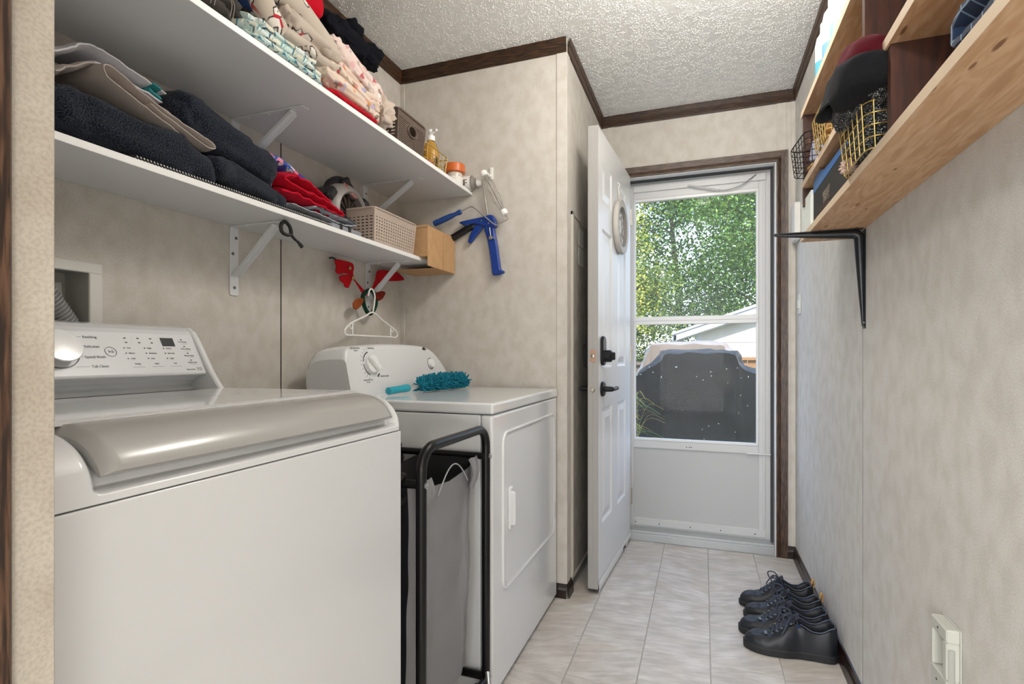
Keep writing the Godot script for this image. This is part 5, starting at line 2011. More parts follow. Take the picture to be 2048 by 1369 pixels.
# a wall of a basket with a grid of slots cut through it; local x along, y up, z out
func slotted_wall(mb: MB, x: Transform3D, w0: float, w1: float, h: float, y0: float, y1: float, cols: int, rows: int, sx: float, sy: float, th: float, skip = null) -> void:
	var at := func(u: float, y: float, z: float) -> Vector3:
		return x * Vector3((u - 0.5) * lerpf(w0, w1, y / h), y, z)
	var us := [0.0]
	for c in cols:
		us.append((c + 0.5 - sx / 2) / cols * 0.94 + 0.03)
		us.append((c + 0.5 + sx / 2) / cols * 0.94 + 0.03)
	us.append(1.0)
	var ys := [0.0]
	for r in rows:
		ys.append(y0 + (r + 0.5 - sy / 2) / rows * (y1 - y0))
		ys.append(y0 + (r + 0.5 + sy / 2) / rows * (y1 - y0))
	ys.append(h)
	for i in us.size() - 1:
		for j in ys.size() - 1:
			var u0: float = us[i]
			var u1: float = us[i + 1]
			var v0: float = ys[j]
			var v1: float = ys[j + 1]
			var hole := i % 2 == 1 and j % 2 == 1
			if skip != null:
				var s: int = skip.call((u0 + u1) / 2, (v0 + v1) / 2)
				if s == 1:
					hole = false
				elif s == 2:
					hole = true
			if hole:
				mb.quad(at.call(u0, v0, 0.0), at.call(u0, v0, -th), at.call(u0, v1, -th), at.call(u0, v1, 0.0))
				mb.quad(at.call(u1, v0, -th), at.call(u1, v0, 0.0), at.call(u1, v1, 0.0), at.call(u1, v1, -th))
				mb.quad(at.call(u0, v0, -th), at.call(u0, v0, 0.0), at.call(u1, v0, 0.0), at.call(u1, v0, -th))
				mb.quad(at.call(u0, v1, 0.0), at.call(u0, v1, -th), at.call(u1, v1, -th), at.call(u1, v1, 0.0))
			else:
				mb.quad(at.call(u0, v0, 0.0), at.call(u1, v0, 0.0), at.call(u1, v1, 0.0), at.call(u0, v1, 0.0))
				mb.quad(at.call(u1, v0, -th), at.call(u0, v0, -th), at.call(u0, v1, -th), at.call(u1, v1, -th))

# four slotted walls, floor, rim
func plastic_basket(t: Node3D, c: Vector3, hx: float, hz: float, h: float, fl: float, m: Material, front: Array, side: Array, skip = null) -> void:
	# front wall faces +x
	var tilt := (fl - 1.0) * hx / h
	for k in 4:
		var ang: float = [0.0, PI / 2, PI, -PI / 2][k]
		var half := hx if k % 2 == 0 else hz
		var wide := hz if k % 2 == 0 else hx
		var cfg := front if k % 2 == 0 else side
		var out := Vector3(cos(ang), 0, -sin(ang))
		var along := Vector3(-sin(ang), 0, -cos(ang))
		var up := (Vector3.UP * h + out * tilt * h).normalized()
		var X := Transform3D(Basis(along, up * ((Vector3.UP * h + out * tilt * h).length() / h), along.cross(up)), c + out * half)
		var mb := MB.new()
		slotted_wall(mb, X, wide * 2, wide * 2 * (1.0 + tilt * h / wide), h, cfg[2], cfg[3], cfg[0], cfg[1], cfg[4], cfg[5], 0.003, skip if k == 0 else null)
		part("side", mb, m, t)
	var mb2 := MB.new()
	mb2.bx(c + Vector3(-hx, 0, -hz), c + Vector3(hx, 0.003, hz))
	part("floor_plate", mb2, m, t)
	mb2 = MB.new()
	var rim := PackedVector3Array()
	var g := tilt * h
	for p in rrect(-hx - g, -hz - g, hx + g, hz + g, 0.02, 5):
		rim.append(c + Vector3(p.x, h, p.y))
	mb2.tube(rim, 0.0045, 8, true)
	part("rim", mb2, m, t)

func slotted_basket() -> void:
	var t := thing("plastic_basket", "dark brown plastic basket with slots and an oval hand hole, on the upper shelf", "basket", Vector3(-1.12, UT, -1.73))
	var m := mat("brown_plastic", hexc("5a4b42"), 0.4)
	plastic_basket(t, Vector3(-1.135, UT + 0.001, -1.727), 0.105, 0.090, 0.130, 1.10, m, [19, 13, 0.012, 0.108, 0.55, 0.45], [8, 8, 0.012, 0.108, 0.66, 0.42], func(u: float, y: float) -> int:
		var d := Vector2((u - 0.5) * 0.18 / 0.026, (y - 0.080) / 0.018).length()
		return 2 if d < 1.0 else (1 if d < 1.5 else 0))
	var ov := MB.new()
	var ovr := PackedVector3Array()
	for k in 28:
		var an := TAU * k / 28
		ovr.append(Vector3(-1.0215 + 0.0085 * sin(an) * 0.16, UT + 0.081 + sin(an) * 0.0195, -1.727 + cos(an) * 0.029))
	ov.tube(ovr, 0.0042, 8, true)
	part("hand_hole_rim", ov, m, t)
	t = thing("yellow_packet", "yellow packet seen through the hand hole of the brown basket", "packet", Vector3(-1.12, UT, -1.73))
	var mb := MB.new()
	mb.bx(Vector3(-1.085, UT + 0.005, -1.765), Vector3(-1.050, UT + 0.088, -1.700), 0.004)
	part("box", mb, mat("packet_yellow", hexc("c2ae5f"), 0.5), t)

func lower_load() -> void:
	var wr := fnoise(61, 0.10, 3)
	var wf := fnoise(62, 0.35, 3)
	var navy := cloth("navy_fleece", hexc("2a2f38"), 0.0045, 0.20, 0.9)
	navy.albedo_texture = ntex(fnoise(2, 0.09, 2), [hexc("3c3e44"), hexc("9a9ca4"), hexc("ffffff")], [0.25, 0.5, 0.78], 256)  # pale flecks put the highlights on the nubs into the colour
	navy.albedo_color = hexc("3b424f")
	tri_map(navy, 0.09)
	# hem with the black and white weave, running along the shelf edge
	var t := thing("woven_mat", "black and white woven mat lying under the navy blankets along the shelf edge", "mat", Vector3(-1.2, LT, -1.1))
	var mb := MB.new()
	mb.bx(Vector3(-1.36, LT + 0.0003, -1.42), Vector3(-1.140, LT + 0.005, -0.78), 0.002)
	part("weave", mb, mat("weave_black", hexc("18181a"), 0.9), t)
	mb = MB.new()                                     # white stitches along the edge
	for k in 84:
		var z := -0.79 - k * 0.0075
		for r in 2:
			mb.t = Transform3D(Basis(Vector3.RIGHT, 0.5), Vector3(-1.1415 + 0.0005 * r, LT + 0.0030 + 0.0060 * r, z - 0.0037 * r))
			mb.blob(Vector3.ZERO, Vector3(0.0018, 0.0028, 0.0014), 1.0, 1.0, null, 0, 6, 4)
	part("edge_stitches", mb, mat("stitch_white", hexc("d9d8d4"), 0.9), t).set_meta("kind", "stuff")
	mb = MB.new()
	mb.bx(Vector3(-1.30, LT + 0.004, -1.42), Vector3(-1.1425, LT + 0.011, -0.78), 0.003)
	part("weave", mb, mats["weave_black"], t)
	# near blanket
	t = thing("fleece_blanket", "thick folded navy fleece blanket under the beige towel, nearest on the lower shelf", "blanket", Vector3(-1.22, LT, -0.8), "navy fleece blankets")
	mb = MB.new()
	slab(mb, -0.635, -0.995, LT + 0.010, 1.578, -1.138, -1.372, wr, 0.018, 0.10, 0.55)
	part("fleece", mb, navy, t)
	t = thing("fleece_blanket", "folded navy fleece blanket at the shelf edge beside the red cloth", "blanket", Vector3(-1.22, LT, -1.11), "navy fleece blankets")
	mb = MB.new()
	slab(mb, -0.985, -1.252, LT + 0.010, 1.548, -1.138, -1.372, wr, 0.016, 0.13, 0.65)
	part("fleece", mb, navy, t)
	t = thing("fleece_blanket", "humped navy fleece blanket lying on the other two, nearly touching the upper shelf", "blanket", Vector3(-1.25, 1.58, -1.0), "navy fleece blankets")
	mb = MB.new()
	slab(mb, -0.895, -1.228, 1.552, 1.668, -1.152, -1.372, wr, 0.022, 0.19, 0.7)
	part("fleece", mb, navy, t)
	# towels
	t = thing("folded_towel", "beige terry towel folded over on the near navy blanket", "towel", Vector3(-1.2, 1.59, -0.82))
	mb = MB.new()
	ribbon(mb, [Vector2(-0.895, 1.568), Vector2(-0.86, 1.580), Vector2(-0.80, 1.600), Vector2(-0.745, 1.620), Vector2(-0.732, 1.640), Vector2(-0.752, 1.645), Vector2(-0.80, 1.626), Vector2(-0.86, 1.606), Vector2(-0.93, 1.590), Vector2(-0.985, 1.578), Vector2(-0.990, 1.566), Vector2(-0.96, 1.566), Vector2(-0.90, 1.583), Vector2(-0.83, 1.607)], 0.0095, -1.150, -1.34, wf, 0.003, 6)
	ribbon(mb, [Vector2(-0.66, 1.600), Vector2(-0.69, 1.622), Vector2(-0.74, 1.652), Vector2(-0.80, 1.640), Vector2(-0.88, 1.612)], 0.012, -1.175, -1.34, wf, 0.004, 6)
	var terry := cloth("beige_terry", hexc("e0d3ca"), 0.003, 0.25, 0.6)
	part("terry", mb, terry, t)
	t = thing("white_towel", "white tea towel with a teal stripe on top of the beige towel", "towel", Vector3(-1.25, 1.63, -0.8))
	mb = MB.new()
	ribbon(mb, [Vector2(-0.60, 1.615), Vector2(-0.68, 1.655), Vector2(-0.725, 1.690), Vector2(-0.755, 1.700), Vector2(-0.82, 1.690), Vector2(-0.87, 1.682), Vector2(-0.905, 1.674), Vector2(-0.920, 1.660), Vector2(-0.90, 1.648), Vector2(-0.82, 1.660), Vector2(-0.75, 1.668)], 0.013, -1.205, -1.35, wf, 0.005, 6)
	part("cotton", mb, cloth("white_cotton", hexc("d8d6da"), 0.006, 0.05, 0.2), t)
	mb = MB.new()
	ribbon(mb, [Vector2(-0.872, 1.6825), Vector2(-0.884, 1.6795), Vector2(-0.893, 1.6775)], 0.0165, -1.203, -1.352, wf, 0.004, 4)
	ribbon(mb, [Vector2(-0.865, 1.6655), Vector2(-0.880, 1.6595), Vector2(-0.893, 1.653)], 0.0165, -1.203, -1.352, wf, 0.004, 4)
	part("stripe", mb, cloth("teal_stripe", hexc("3d8f93"), 0.006, 0.05, 0.2), t)
	t = thing("mauve_cloth", "thin mauve cloth showing between the towels and the humped blanket", "cloth", Vector3(-1.25, 1.63, -0.88))
	mb = MB.new()
	ribbon(mb, [Vector2(-0.80, 1.648), Vector2(-0.87, 1.626), Vector2(-0.94, 1.612), Vector2(-0.975, 1.600), Vector2(-0.968, 1.590)], 0.014, -1.185, -1.34, wf, 0.004, 6)
	part("cotton", mb, cloth("mauve_cotton", hexc("9b8b8d"), 0.006, 0.05, 0.2), t)
	t = thing("storage_tub", "pale blue plastic tub at the near end of the lower shelf", "tub", Vector3(-1.22, LT, -0.55))
	mb = MB.new()
	mb.prism(rrect(-1.34, 0.478, -1.15, 0.662, 0.03), 0.0, 0.001)
	mb = MB.new()
	mb.t = Transform3D(Basis(Vector3.RIGHT, Vector3(0, 0, -1), Vector3.UP), Vector3(0, LT + 0.0005, 0))
	mb.prism(rrect(-1.34, 0.45, -1.155, 0.602, 0.03), 0.0, 0.13, 0.006)
	mb.prism(rrect(-1.345, 0.445, -1.15, 0.606, 0.03), 0.118, 0.135, 0.004)
	part("tub", mb, mat("blue_plastic", hexc("7ba3c9"), 0.35), t)
	# tie-dye shirt, red fleece, pale grey clothes
	t = thing("tie_dye_shirt", "blue, white and pink tie-dyed shirt behind the red cloth", "clothing", Vector3(-1.27, 1.5, -1.27))
	mb = MB.new()
	ribbon(mb, [Vector2(-1.19, 1.500), Vector2(-1.215, 1.56), Vector2(-1.235, 1.632), Vector2(-1.30, 1.622), Vector2(-1.37, 1.600), Vector2(-1.42, 1.555), Vector2(-1.43, 1.49)], 0.036, -1.190, -1.35, wf, 0.008)
	part("jersey", mb, speckled("tie_dye", hexc("3a55a6"), [hexc("5fa9cc"), hexc("e6dfe6"), hexc("d98296"), hexc("4a3f9a"), hexc("3f8fc0")], 60, 17.0, 0.17, 8), t)
	t = thing("red_jersey", "crumpled red jersey lying on the pale grey clothes", "clothing", Vector3(-1.22, 1.52, -1.36))
	mb = MB.new()
	ribbon(mb, [Vector2(-1.215, 1.532), Vector2(-1.29, 1.533), Vector2(-1.39, 1.526), Vector2(-1.47, 1.518), Vector2(-1.50, 1.521), Vector2(-1.478, 1.536), Vector2(-1.38, 1.552), Vector2(-1.28, 1.556), Vector2(-1.232, 1.570), Vector2(-1.28, 1.590), Vector2(-1.36, 1.576), Vector2(-1.43, 1.555)], 0.021, -1.150, -1.33, wf, 0.010)
	part("jersey", mb, cloth("red_jersey", hexc("b3122a"), 0.01, 0.05, 0.3), t)
	t = thing("grey_jacket", "pale grey folded jacket with dark piping under the red jersey", "clothing", Vector3(-1.22, 1.48, -1.4))
	mb = MB.new()
	ribbon(mb, [Vector2(-1.255, 1.500), Vector2(-1.33, 1.499), Vector2(-1.41, 1.496), Vector2(-1.46, 1.492), Vector2(-1.53, 1.497), Vector2(-1.558, 1.504), Vector2(-1.54, 1.514), Vector2(-1.46, 1.514), Vector2(-1.38, 1.520), Vector2(-1.345, 1.513)], 0.0105, -1.148, -1.33, wf, 0.005)
	part("cloth", mb, cloth("pale_grey", hexc("a7abb2"), 0.006, 0.05, 0.2), t)
	mb = MB.new()
	mb.tube(curve([Vector3(-1.1475, 1.519, -1.36), Vector3(-1.1470, 1.516, -1.44), Vector3(-1.1465, 1.5155, -1.52), Vector3(-1.1470, 1.508, -1.556)], 5), 0.0018, 6)
	part("piping", mb, mat("piping_dark", hexc("33363c"), 0.8), t)
	t = thing("hanger_case", "flat grey folder with two black clips under the pale grey jacket", "folder", Vector3(-1.22, LT, -1.48))
	mb = MB.new()
	mb.bx(Vector3(-1.34, LT + 0.0004, -1.59), Vector3(-1.146, LT + 0.0205, -1.43), 0.003)
	part("folder", mb, mat("folder_grey", hexc("8b8f96"), 0.4), t)
	for z in [-1.475, -1.520]:
		mb = MB.new()
		mb.bx(Vector3(-1.149, LT + 0.0005, z - 0.006), Vector3(-1.141, LT + 0.0255, z + 0.006), 0.003)
		part("clip", mb, mat("clip_black", hexc("1a1a1b"), 0.4), t)
	# leaf blower
	t = thing("leaf_blower", "grey leaf blower with a round housing and a red badge behind the beige basket", "leaf blower", Vector3(-1.26, LT, -1.66))
	var gm := mat("blower_grey", hexc("8d8984"), 0.4)
	var bm := mat("blower_black", hexc("18181a"), 0.4)
	var Xb := Transform3D(Basis(Vector3.BACK, -PI / 2), Vector3(-1.335, 1.580, -1.655))
	mb = MB.new()
	mb.t = Xb
	mb.lathe(PackedVector2Array([Vector2(0, 0), Vector2(0.106, 0), Vector2(0.113, 0.01), Vector2(0.113, 0.06), Vector2(0.107, 0.085), Vector2(0.093, 0.100), Vector2(0.078, 0.106), Vector2(0.072, 0.100), Vector2(0.070, 0.07)]), 44)
	part("housing", mb, gm, t)
	mb = MB.new()
	mb.t = Xb
	mb.lathe(PackedVector2Array([Vector2(0, 0.068), Vector2(0.073, 0.070), Vector2(0.073, 0.074), Vector2(0.03, 0.080), Vector2(0, 0.080)]), 32)
	for k in 12:
		mb.t = Xb * Transform3D(Basis(Vector3.UP, TAU * k / 12), Vector3.ZERO)
		mb.box(Vector3(0.045, 0.082, 0), Vector3(0.055, 0.008, 0.005), 0.001)
	part("intake_grille", mb, mat("grille_brown", hexc("2a1f19"), 0.6), t)
	mb = MB.new()
	mb.tube(curve([Vector3(-1.29, 1.640, -1.575), Vector3(-1.29, 1.680, -1.60), Vector3(-1.29, 1.706, -1.65), Vector3(-1.29, 1.700, -1.70), Vector3(-1.29, 1.655, -1.75)], 6), 0.017, 12)
	mb.t = Transform3D(Basis(Vector3.RIGHT, 0.5), Vector3(-1.285, 1.702, -1.660))
	mb.box(Vector3.ZERO, Vector3(0.05, 0.03, 0.052), 0.008)
	mb.t = Transform3D(Basis(Vector3.RIGHT, -0.7), Vector3(-1.27, 1.622, -1.540))
	mb.box(Vector3.ZERO, Vector3(0.09, 0.055, 0.035), 0.008)
	part("handle", mb, bm, t)
	mb = MB.new()
	mb.t = Transform3D(Basis(Vector3.RIGHT, 0.75), Vector3(-1.28, 1.600, -1.790))
	mb.lathe(PackedVector2Array([Vector2(0.0, -0.09), Vector2(0.038, -0.09), Vector2(0.040, -0.06), Vector2(0.042, 0.05), Vector2(0.036, 0.065), Vector2(0, 0.066)]), 24)
	part("nozzle", mb, mat("blower_tube", hexc("2b2a2b"), 0.35), t)
	var badge_x := Transform3D(Basis(Vector3(0, 0, -1), Vector3.UP, Vector3.RIGHT) * Basis(Vector3.BACK, -0.30) * Basis(Vector3.RIGHT, -0.55), Vector3(-1.2425, 1.6645, -1.655))
	mb = MB.new()
	mb.t = badge_x
	mb.prism(rrect(-0.0375, -0.0165, 0.0375, 0.0165, 0.009), -0.008, 0.0035, 0.002)
	var bd := part("badge_rim", mb, mat("badge_pink", hexc("b7837f"), 0.4), t)
	mb = MB.new()
	mb.t = badge_x
	mb.prism(rrect(-0.034, -0.013, 0.034, 0.013, 0.007), 0.003, 0.0045, 0.0008)
	part("badge", mb, mat("badge_red", hexc("8f1d26"), 0.35), t)
	letters("badge_lettering", "TORO", 0.021, mat("badge_white", hexc("e6d5d2"), 0.5), t, badge_x * Transform3D(Basis(), Vector3(0, 0, 0.0046)))
	# beige basket
	t = thing("plastic_basket", "beige plastic basket with rows of small holes on the lower shelf", "basket", Vector3(-1.2, LT, -1.8))
	plastic_basket(t, Vector3(-1.213, LT + 0.001, -1.795), 0.073, 0.140, 0.125, 1.13, mat("beige_plastic", hexc("b5a598"), 0.4), [17, 8, 0.010, 0.100, 0.40, 0.42], [8, 8, 0.010, 0.100, 0.60, 0.34])
	t = thing("brown_cloth", "dark brown cloth filling the beige basket, seen through its holes", "cloth", Vector3(-1.21, LT, -1.795))
	mb = MB.new()
	slab(mb, -1.665, -1.925, LT + 0.005, LT + 0.112, -1.147, -1.279, wf, 0.004, 0.0, 0.3)
	part("cloth", mb, cloth("brown_wool", hexc("3a2c22"), 0.006, 0.06, 0.2), t)
	t = thing("white_cable", "loop of white cord sticking out of the beige basket", "cord", Vector3(-1.2, 1.48, -1.88))
	mb = MB.new()
	mb.tube(curve([Vector3(-1.20, 1.472, -1.84), Vector3(-1.21, 1.54, -1.85), Vector3(-1.20, 1.60, -1.86), Vector3(-1.19, 1.617, -1.875), Vector3(-1.20, 1.605, -1.89), Vector3(-1.19, 1.611, -1.905), Vector3(-1.20, 1.58, -1.91)], 5), 0.006, 8)
	part("cord", mb, mat("cord_white", hexc("d9d4cb"), 0.6), t)
	# cardboard carton at the end
	t = thing("cardboard_box", "tan cardboard box at the end of the lower shelf overhanging its edge", "box", Vector3(-1.2, LT, -2.09))
	var kraft := mat("kraft", hexc("c09a70"), 0.75)
	kraft.albedo_texture = ntex(fnoise(14, 0.03, 4), [hexc("f6f1ea"), hexc("fbf8f4"), hexc("ffffff")], [0.25, 0.5, 0.8], 256)
	tri_map(kraft, 0.4, Vector3(1, 1, 1))
	mb = MB.new()
	mb.bx(Vector3(-1.330, LT + 0.0005, -2.218), Vector3(-1.092, 1.588, -1.968), 0.002)
	part("carton", mb, kraft, t)
	mb = MB.new()                                     # outer sleeve with its flap edge, reaching below the board
	mb.bx(Vector3(-1.0925, 1.426, -2.218), Vector3(-1.0895, 1.596, -1.968), 0.001)
	mb.bx(Vector3(-1.0897, 1.426, -2.2185), Vector3(-1.0860, 1.583, -2.106), 0.001)
	part("flap", mb, kraft, t)
	mb = MB.new()
	mb.bx(Vector3(-1.300, 1.4262, -2.2175), Vector3(-1.0895, 1.4290, -2.04), 0.001)
	part("flap", mb, kraft, t)
	mb = MB.new()
	mb.quad(Vector3(-1.330, 1.588, -1.968), Vector3(-1.092, 1.588, -1.968), Vector3(-1.092, 1.604, -1.985), Vector3(-1.330, 1.604, -1.985))
	mb.bx(Vector3(-1.330, 1.588, -2.218), Vector3(-1.094, 1.592, -1.968), 0.001)
	part("lid", mb, kraft, t)

func zy_prism(mb: MB, x: float, pts: Array, th: float, bev := 0.0015, round_off := true) -> void:
	# outline in (z, y) on a plane facing +x
	mb.t = Transform3D(Basis(Vector3(0, 0, -1), Vector3.UP, Vector3.RIGHT), Vector3(x, 0, 0))
	var raw := []
	for p in pts:
		raw.append(Vector3(-p.x, p.y, 0))
	var pv := PackedVector2Array()
	for q in (curve(raw, 4, true) if round_off else vs(raw)):
		pv.append(Vector2(q.x, q.y))
	mb.prism(pv, 0.0, th, bev)
	mb.t = Transform3D()

func wall_things() -> void:
	# antler headband
	var red := cloth("red_felt", hexc("b4141f"), 0.006, 0.06, 0.3)
	var t := thing("antler_headband", "toy headband with red felt antlers, little bells and brown ears hung under the lower shelf", "headband", Vector3(-1.34, 1.22, -1.90))
	var mb := MB.new()
	zy_prism(mb, -1.345, [Vector2(-1.690, 1.419), Vector2(-1.74, 1.424), Vector2(-1.796, 1.422), Vector2(-1.806, 1.402), Vector2(-1.801, 1.381), Vector2(-1.820, 1.352), Vector2(-1.892, 1.312), Vector2(-1.874, 1.302), Vector2(-1.806, 1.358), Vector2(-1.784, 1.338), Vector2(-1.772, 1.320), Vector2(-1.752, 1.321), Vector2(-1.744, 1.333), Vector2(-1.722, 1.343), Vector2(-1.720, 1.358), Vector2(-1.742, 1.367), Vector2(-1.775, 1.374), Vector2(-1.745, 1.374), Vector2(-1.712, 1.366), Vector2(-1.695, 1.376), Vector2(-1.700, 1.394)], 0.007)
	part("antler", mb, red, t)
	mb = MB.new()
	zy_prism(mb, -1.345, [Vector2(-1.930, 1.330), Vector2(-1.960, 1.380), Vector2(-1.980, 1.420), Vector2(-2.06, 1.432), Vector2(-2.124, 1.436), Vector2(-2.165, 1.424), Vector2(-2.190, 1.409), Vector2(-2.140, 1.396), Vector2(-2.086, 1.388), Vector2(-2.020, 1.380), Vector2(-1.978, 1.362), Vector2(-1.945, 1.335)], 0.007)
	part("antler", mb, red, t)
	mb = MB.new()
	zy_prism(mb, -1.334, [Vector2(-1.856, 1.283), Vector2(-1.816, 1.281), Vector2(-1.788, 1.262), Vector2(-1.790, 1.240), Vector2(-1.813, 1.236), Vector2(-1.843, 1.257)], 0.008, 0.003)
	part("ear", mb, cloth("brown_felt", hexc("8d4a26"), 0.006, 0.06, 0.3), t)
	mb = MB.new()
	zy_prism(mb, -1.334, [Vector2(-1.939, 1.312), Vector2(-1.985, 1.330), Vector2(-2.016, 1.327), Vector2(-1.996, 1.299), Vector2(-1.956, 1.285)], 0.008, 0.003)
	part("ear", mb, cloth("maroon_felt", hexc("6d2119"), 0.006, 0.06, 0.3), t)
	mb = MB.new()
	mb.tube(curve([Vector3(-1.335, 1.325, -1.905), Vector3(-1.335, 1.300, -1.862), Vector3(-1.335, 1.262, -1.866), Vector3(-1.335, 1.228, -1.895), Vector3(-1.335, 1.232, -1.925), Vector3(-1.335, 1.270, -1.953), Vector3(-1.335, 1.312, -1.942)], 6, true), 0.0085, 9)
	part("band", mb, cloth("green_felt", hexc("17382a"), 0.006, 0.06, 0.3), t)
	for q in [Vector3(-1.333, 1.398, -1.770), Vector3(-1.333, 1.361, -1.790)]:
		mb = MB.new()
		mb.blob(q, Vector3(0.007, 0.008, 0.008), 1.0, 1.0, null, 0.0, 16, 10)
		part("bell", mb, mat("bell_gold", hexc("b99d68"), 0.3, 0.9), t)
	mb = MB.new()
	mb.tube(curve([Vector3(-1.34, 1.420, -1.692), Vector3(-1.338, 1.423, -1.672), Vector3(-1.338, 1.419, -1.655)], 4), 0.004, 6)
	part("tag_end", mb, mat("clip_black", Color.WHITE), t)
	# plastic hanger hooked on the brace
	t = thing("clothes_hanger", "white plastic clothes hanger hooked on the bracket above the dryer", "hanger", Vector3(-1.27, 1.12, -1.84))
	mb = MB.new()
	var hp := []
	for p in [Vector2(-1.806, 1.288), Vector2(-1.812, 1.310), Vector2(-1.828, 1.319), Vector2(-1.845, 1.305), Vector2(-1.850, 1.285), Vector2(-1.845, 1.255), Vector2(-1.836, 1.224)]:
		hp.append(Vector3(-1.27, p.y, p.x))
	mb.tube(curve(hp, 5), 0.0032, 8)
	part("hook", mb, mat("hanger_white", hexc("e6e5e2"), 0.35), t)
	mb = MB.new()
	hp = []
	for p in [Vector2(-1.836, 1.224), Vector2(-1.780, 1.203), Vector2(-1.703, 1.176), Vector2(-1.668, 1.155), Vector2(-1.655, 1.137), Vector2(-1.668, 1.126), Vector2(-1.720, 1.126), Vector2(-1.84, 1.1265), Vector2(-1.96, 1.127), Vector2(-2.004, 1.127), Vector2(-2.018, 1.140), Vector2(-2.002, 1.158), Vector2(-1.965, 1.173), Vector2(-1.900, 1.198)]:
		hp.append(Vector3(-1.27, p.y, p.x))
	mb.tube(curve(hp, 4, true), 0.0036, 8, true)
	part("frame", mb, mats["hanger_white"], t)
	mb = MB.new()
	for z in [-1.704, -1.966]:
		mb.tube(vs([Vector3(-1.27, 1.174, z), Vector3(-1.27, 1.127, z)]), 0.003, 7)
	for q in [[-1.69, 1.0], [-1.982, -1.0]]:
		mb.tube(curve([Vector3(-1.27, 1.168, q[0]), Vector3(-1.27, 1.155, q[0] + 0.004 * q[1]), Vector3(-1.27, 1.150, q[0] - 0.006 * q[1]), Vector3(-1.27, 1.158, q[0] - 0.010 * q[1])], 4), 0.0022, 6)
	part("strut", mb, mats["hanger_white"], t)
	# black hair tie on the near bracket
	t = thing("hair_tie", "black beaded hair tie hanging from the near lower bracket", "hair tie", Vector3(-1.2, 1.42, -1.22))
	mb = MB.new()
	mb.tube(curve([Vector3(-1.176, 1.418, -1.241), Vector3(-1.172, 1.436, -1.236), Vector3(-1.165, 1.444, -1.245), Vector3(-1.164, 1.432, -1.262), Vector3(-1.168, 1.413, -1.270), Vector3(-1.174, 1.410, -1.254)], 6, true), 0.0055, 8, true)
	mb.tube(curve([Vector3(-1.168, 1.413, -1.270), Vector3(-1.166, 1.402, -1.282), Vector3(-1.165, 1.394, -1.298), Vector3(-1.163, 1.382, -1.312)], 5), [0.004, 0.005, 0.0042, 0.005, 0.004, 0.005, 0.0045, 0.0042, 0.004, 0.0042, 0.0045, 0.005, 0.006, 0.006, 0.006, 0.006], 7)
	part("tie", mb, mat("clip_black", Color.WHITE), t)
	# hose box in the wall, above the washer
	var hb := thing("hose_box", "white recessed wall box with ribbed hoses above the washer panel", "wall box", Vector3(XL, 1.08, -0.735))
	var wht := mat("box_white", hexc("d5d4cf"), 0.5)
	mb = MB.new()
	for q in [[1.245, 1.27, -0.873, -0.590], [1.06, 1.082, -0.873, -0.590], [1.08, 1.246, -0.873, -0.843], [1.08, 1.246, -0.62, -0.590]]:
		mb.bx(Vector3(XL - 0.002, q[0], q[2]), Vector3(XL + 0.006, q[1], q[3]), 0.002)
	part("flange", mb, wht, hb)
	mb = MB.new()
	mb.quad(Vector3(XL - 0.085, 1.08, -0.60), Vector3(XL - 0.085, 1.08, -0.846), Vector3(XL - 0.085, 1.25, -0.846), Vector3(XL - 0.085, 1.25, -0.60))
	mb.bx(Vector3(XL - 0.09, 1.075, -0.60), Vector3(XL, 1.081, -0.846))
	mb.bx(Vector3(XL - 0.09, 1.249, -0.60), Vector3(XL, 1.255, -0.846))
	mb.bx(Vector3(XL - 0.09, 1.075, -0.602), Vector3(XL, 1.255, -0.596))
	mb.bx(Vector3(XL - 0.09, 1.075, -0.850), Vector3(XL, 1.255, -0.844))
	mb.bx(Vector3(XL - 0.09, 1.075, -0.850), Vector3(XL - 0.086, 1.255, -0.596))
	part("recess", mb, mat("box_grey", hexc("b9b9b5"), 0.5), hb)
	mb = MB.new()
	for k in 15:
		var f := k / 14.0
		var c := Vector3(XL - 0.030, 1.195 - 0.095 * f, -0.765 - 0.062 * f)
		mb.t = Transform3D(Basis(Vector3.RIGHT, 0.75), c)
		mb.lathe(PackedVector2Array([Vector2(0.020, -0.004), Vector2(0.028, -0.001), Vector2(0.028, 0.001), Vector2(0.020, 0.004)]), 22)
	mb.t = Transform3D()
	part("ribbed_hose", mb, mat("hose_grey", hexc("9c9d9d"), 0.45), hb)
	mb = MB.new()
	mb.t = Transform3D(Basis(Vector3.RIGHT, 0.1), Vector3(XL - 0.060, 1.160, -0.785))
	mb.box(Vector3.ZERO, Vector3(0.004, 0.12, 0.085), 0.001)
	part("instruction_card", mb, mat("card_white", hexc("c9c9c4"), 0.6), hb)
	mb = MB.new()
	mb.t = Transform3D(Basis(Vector3.RIGHT, 0.1), Vector3(XL - 0.0575, 1.195, -0.800))
	for r in 3:
		for k in 5:
			mb.box(Vector3(0, -0.013 * r, 0.02 - 0.0085 * k), Vector3(0.001, 0.006, 0.0055))
	part("card_print", mb, mat("label_black", Color.WHITE), hb).set_meta("kind", "stuff")
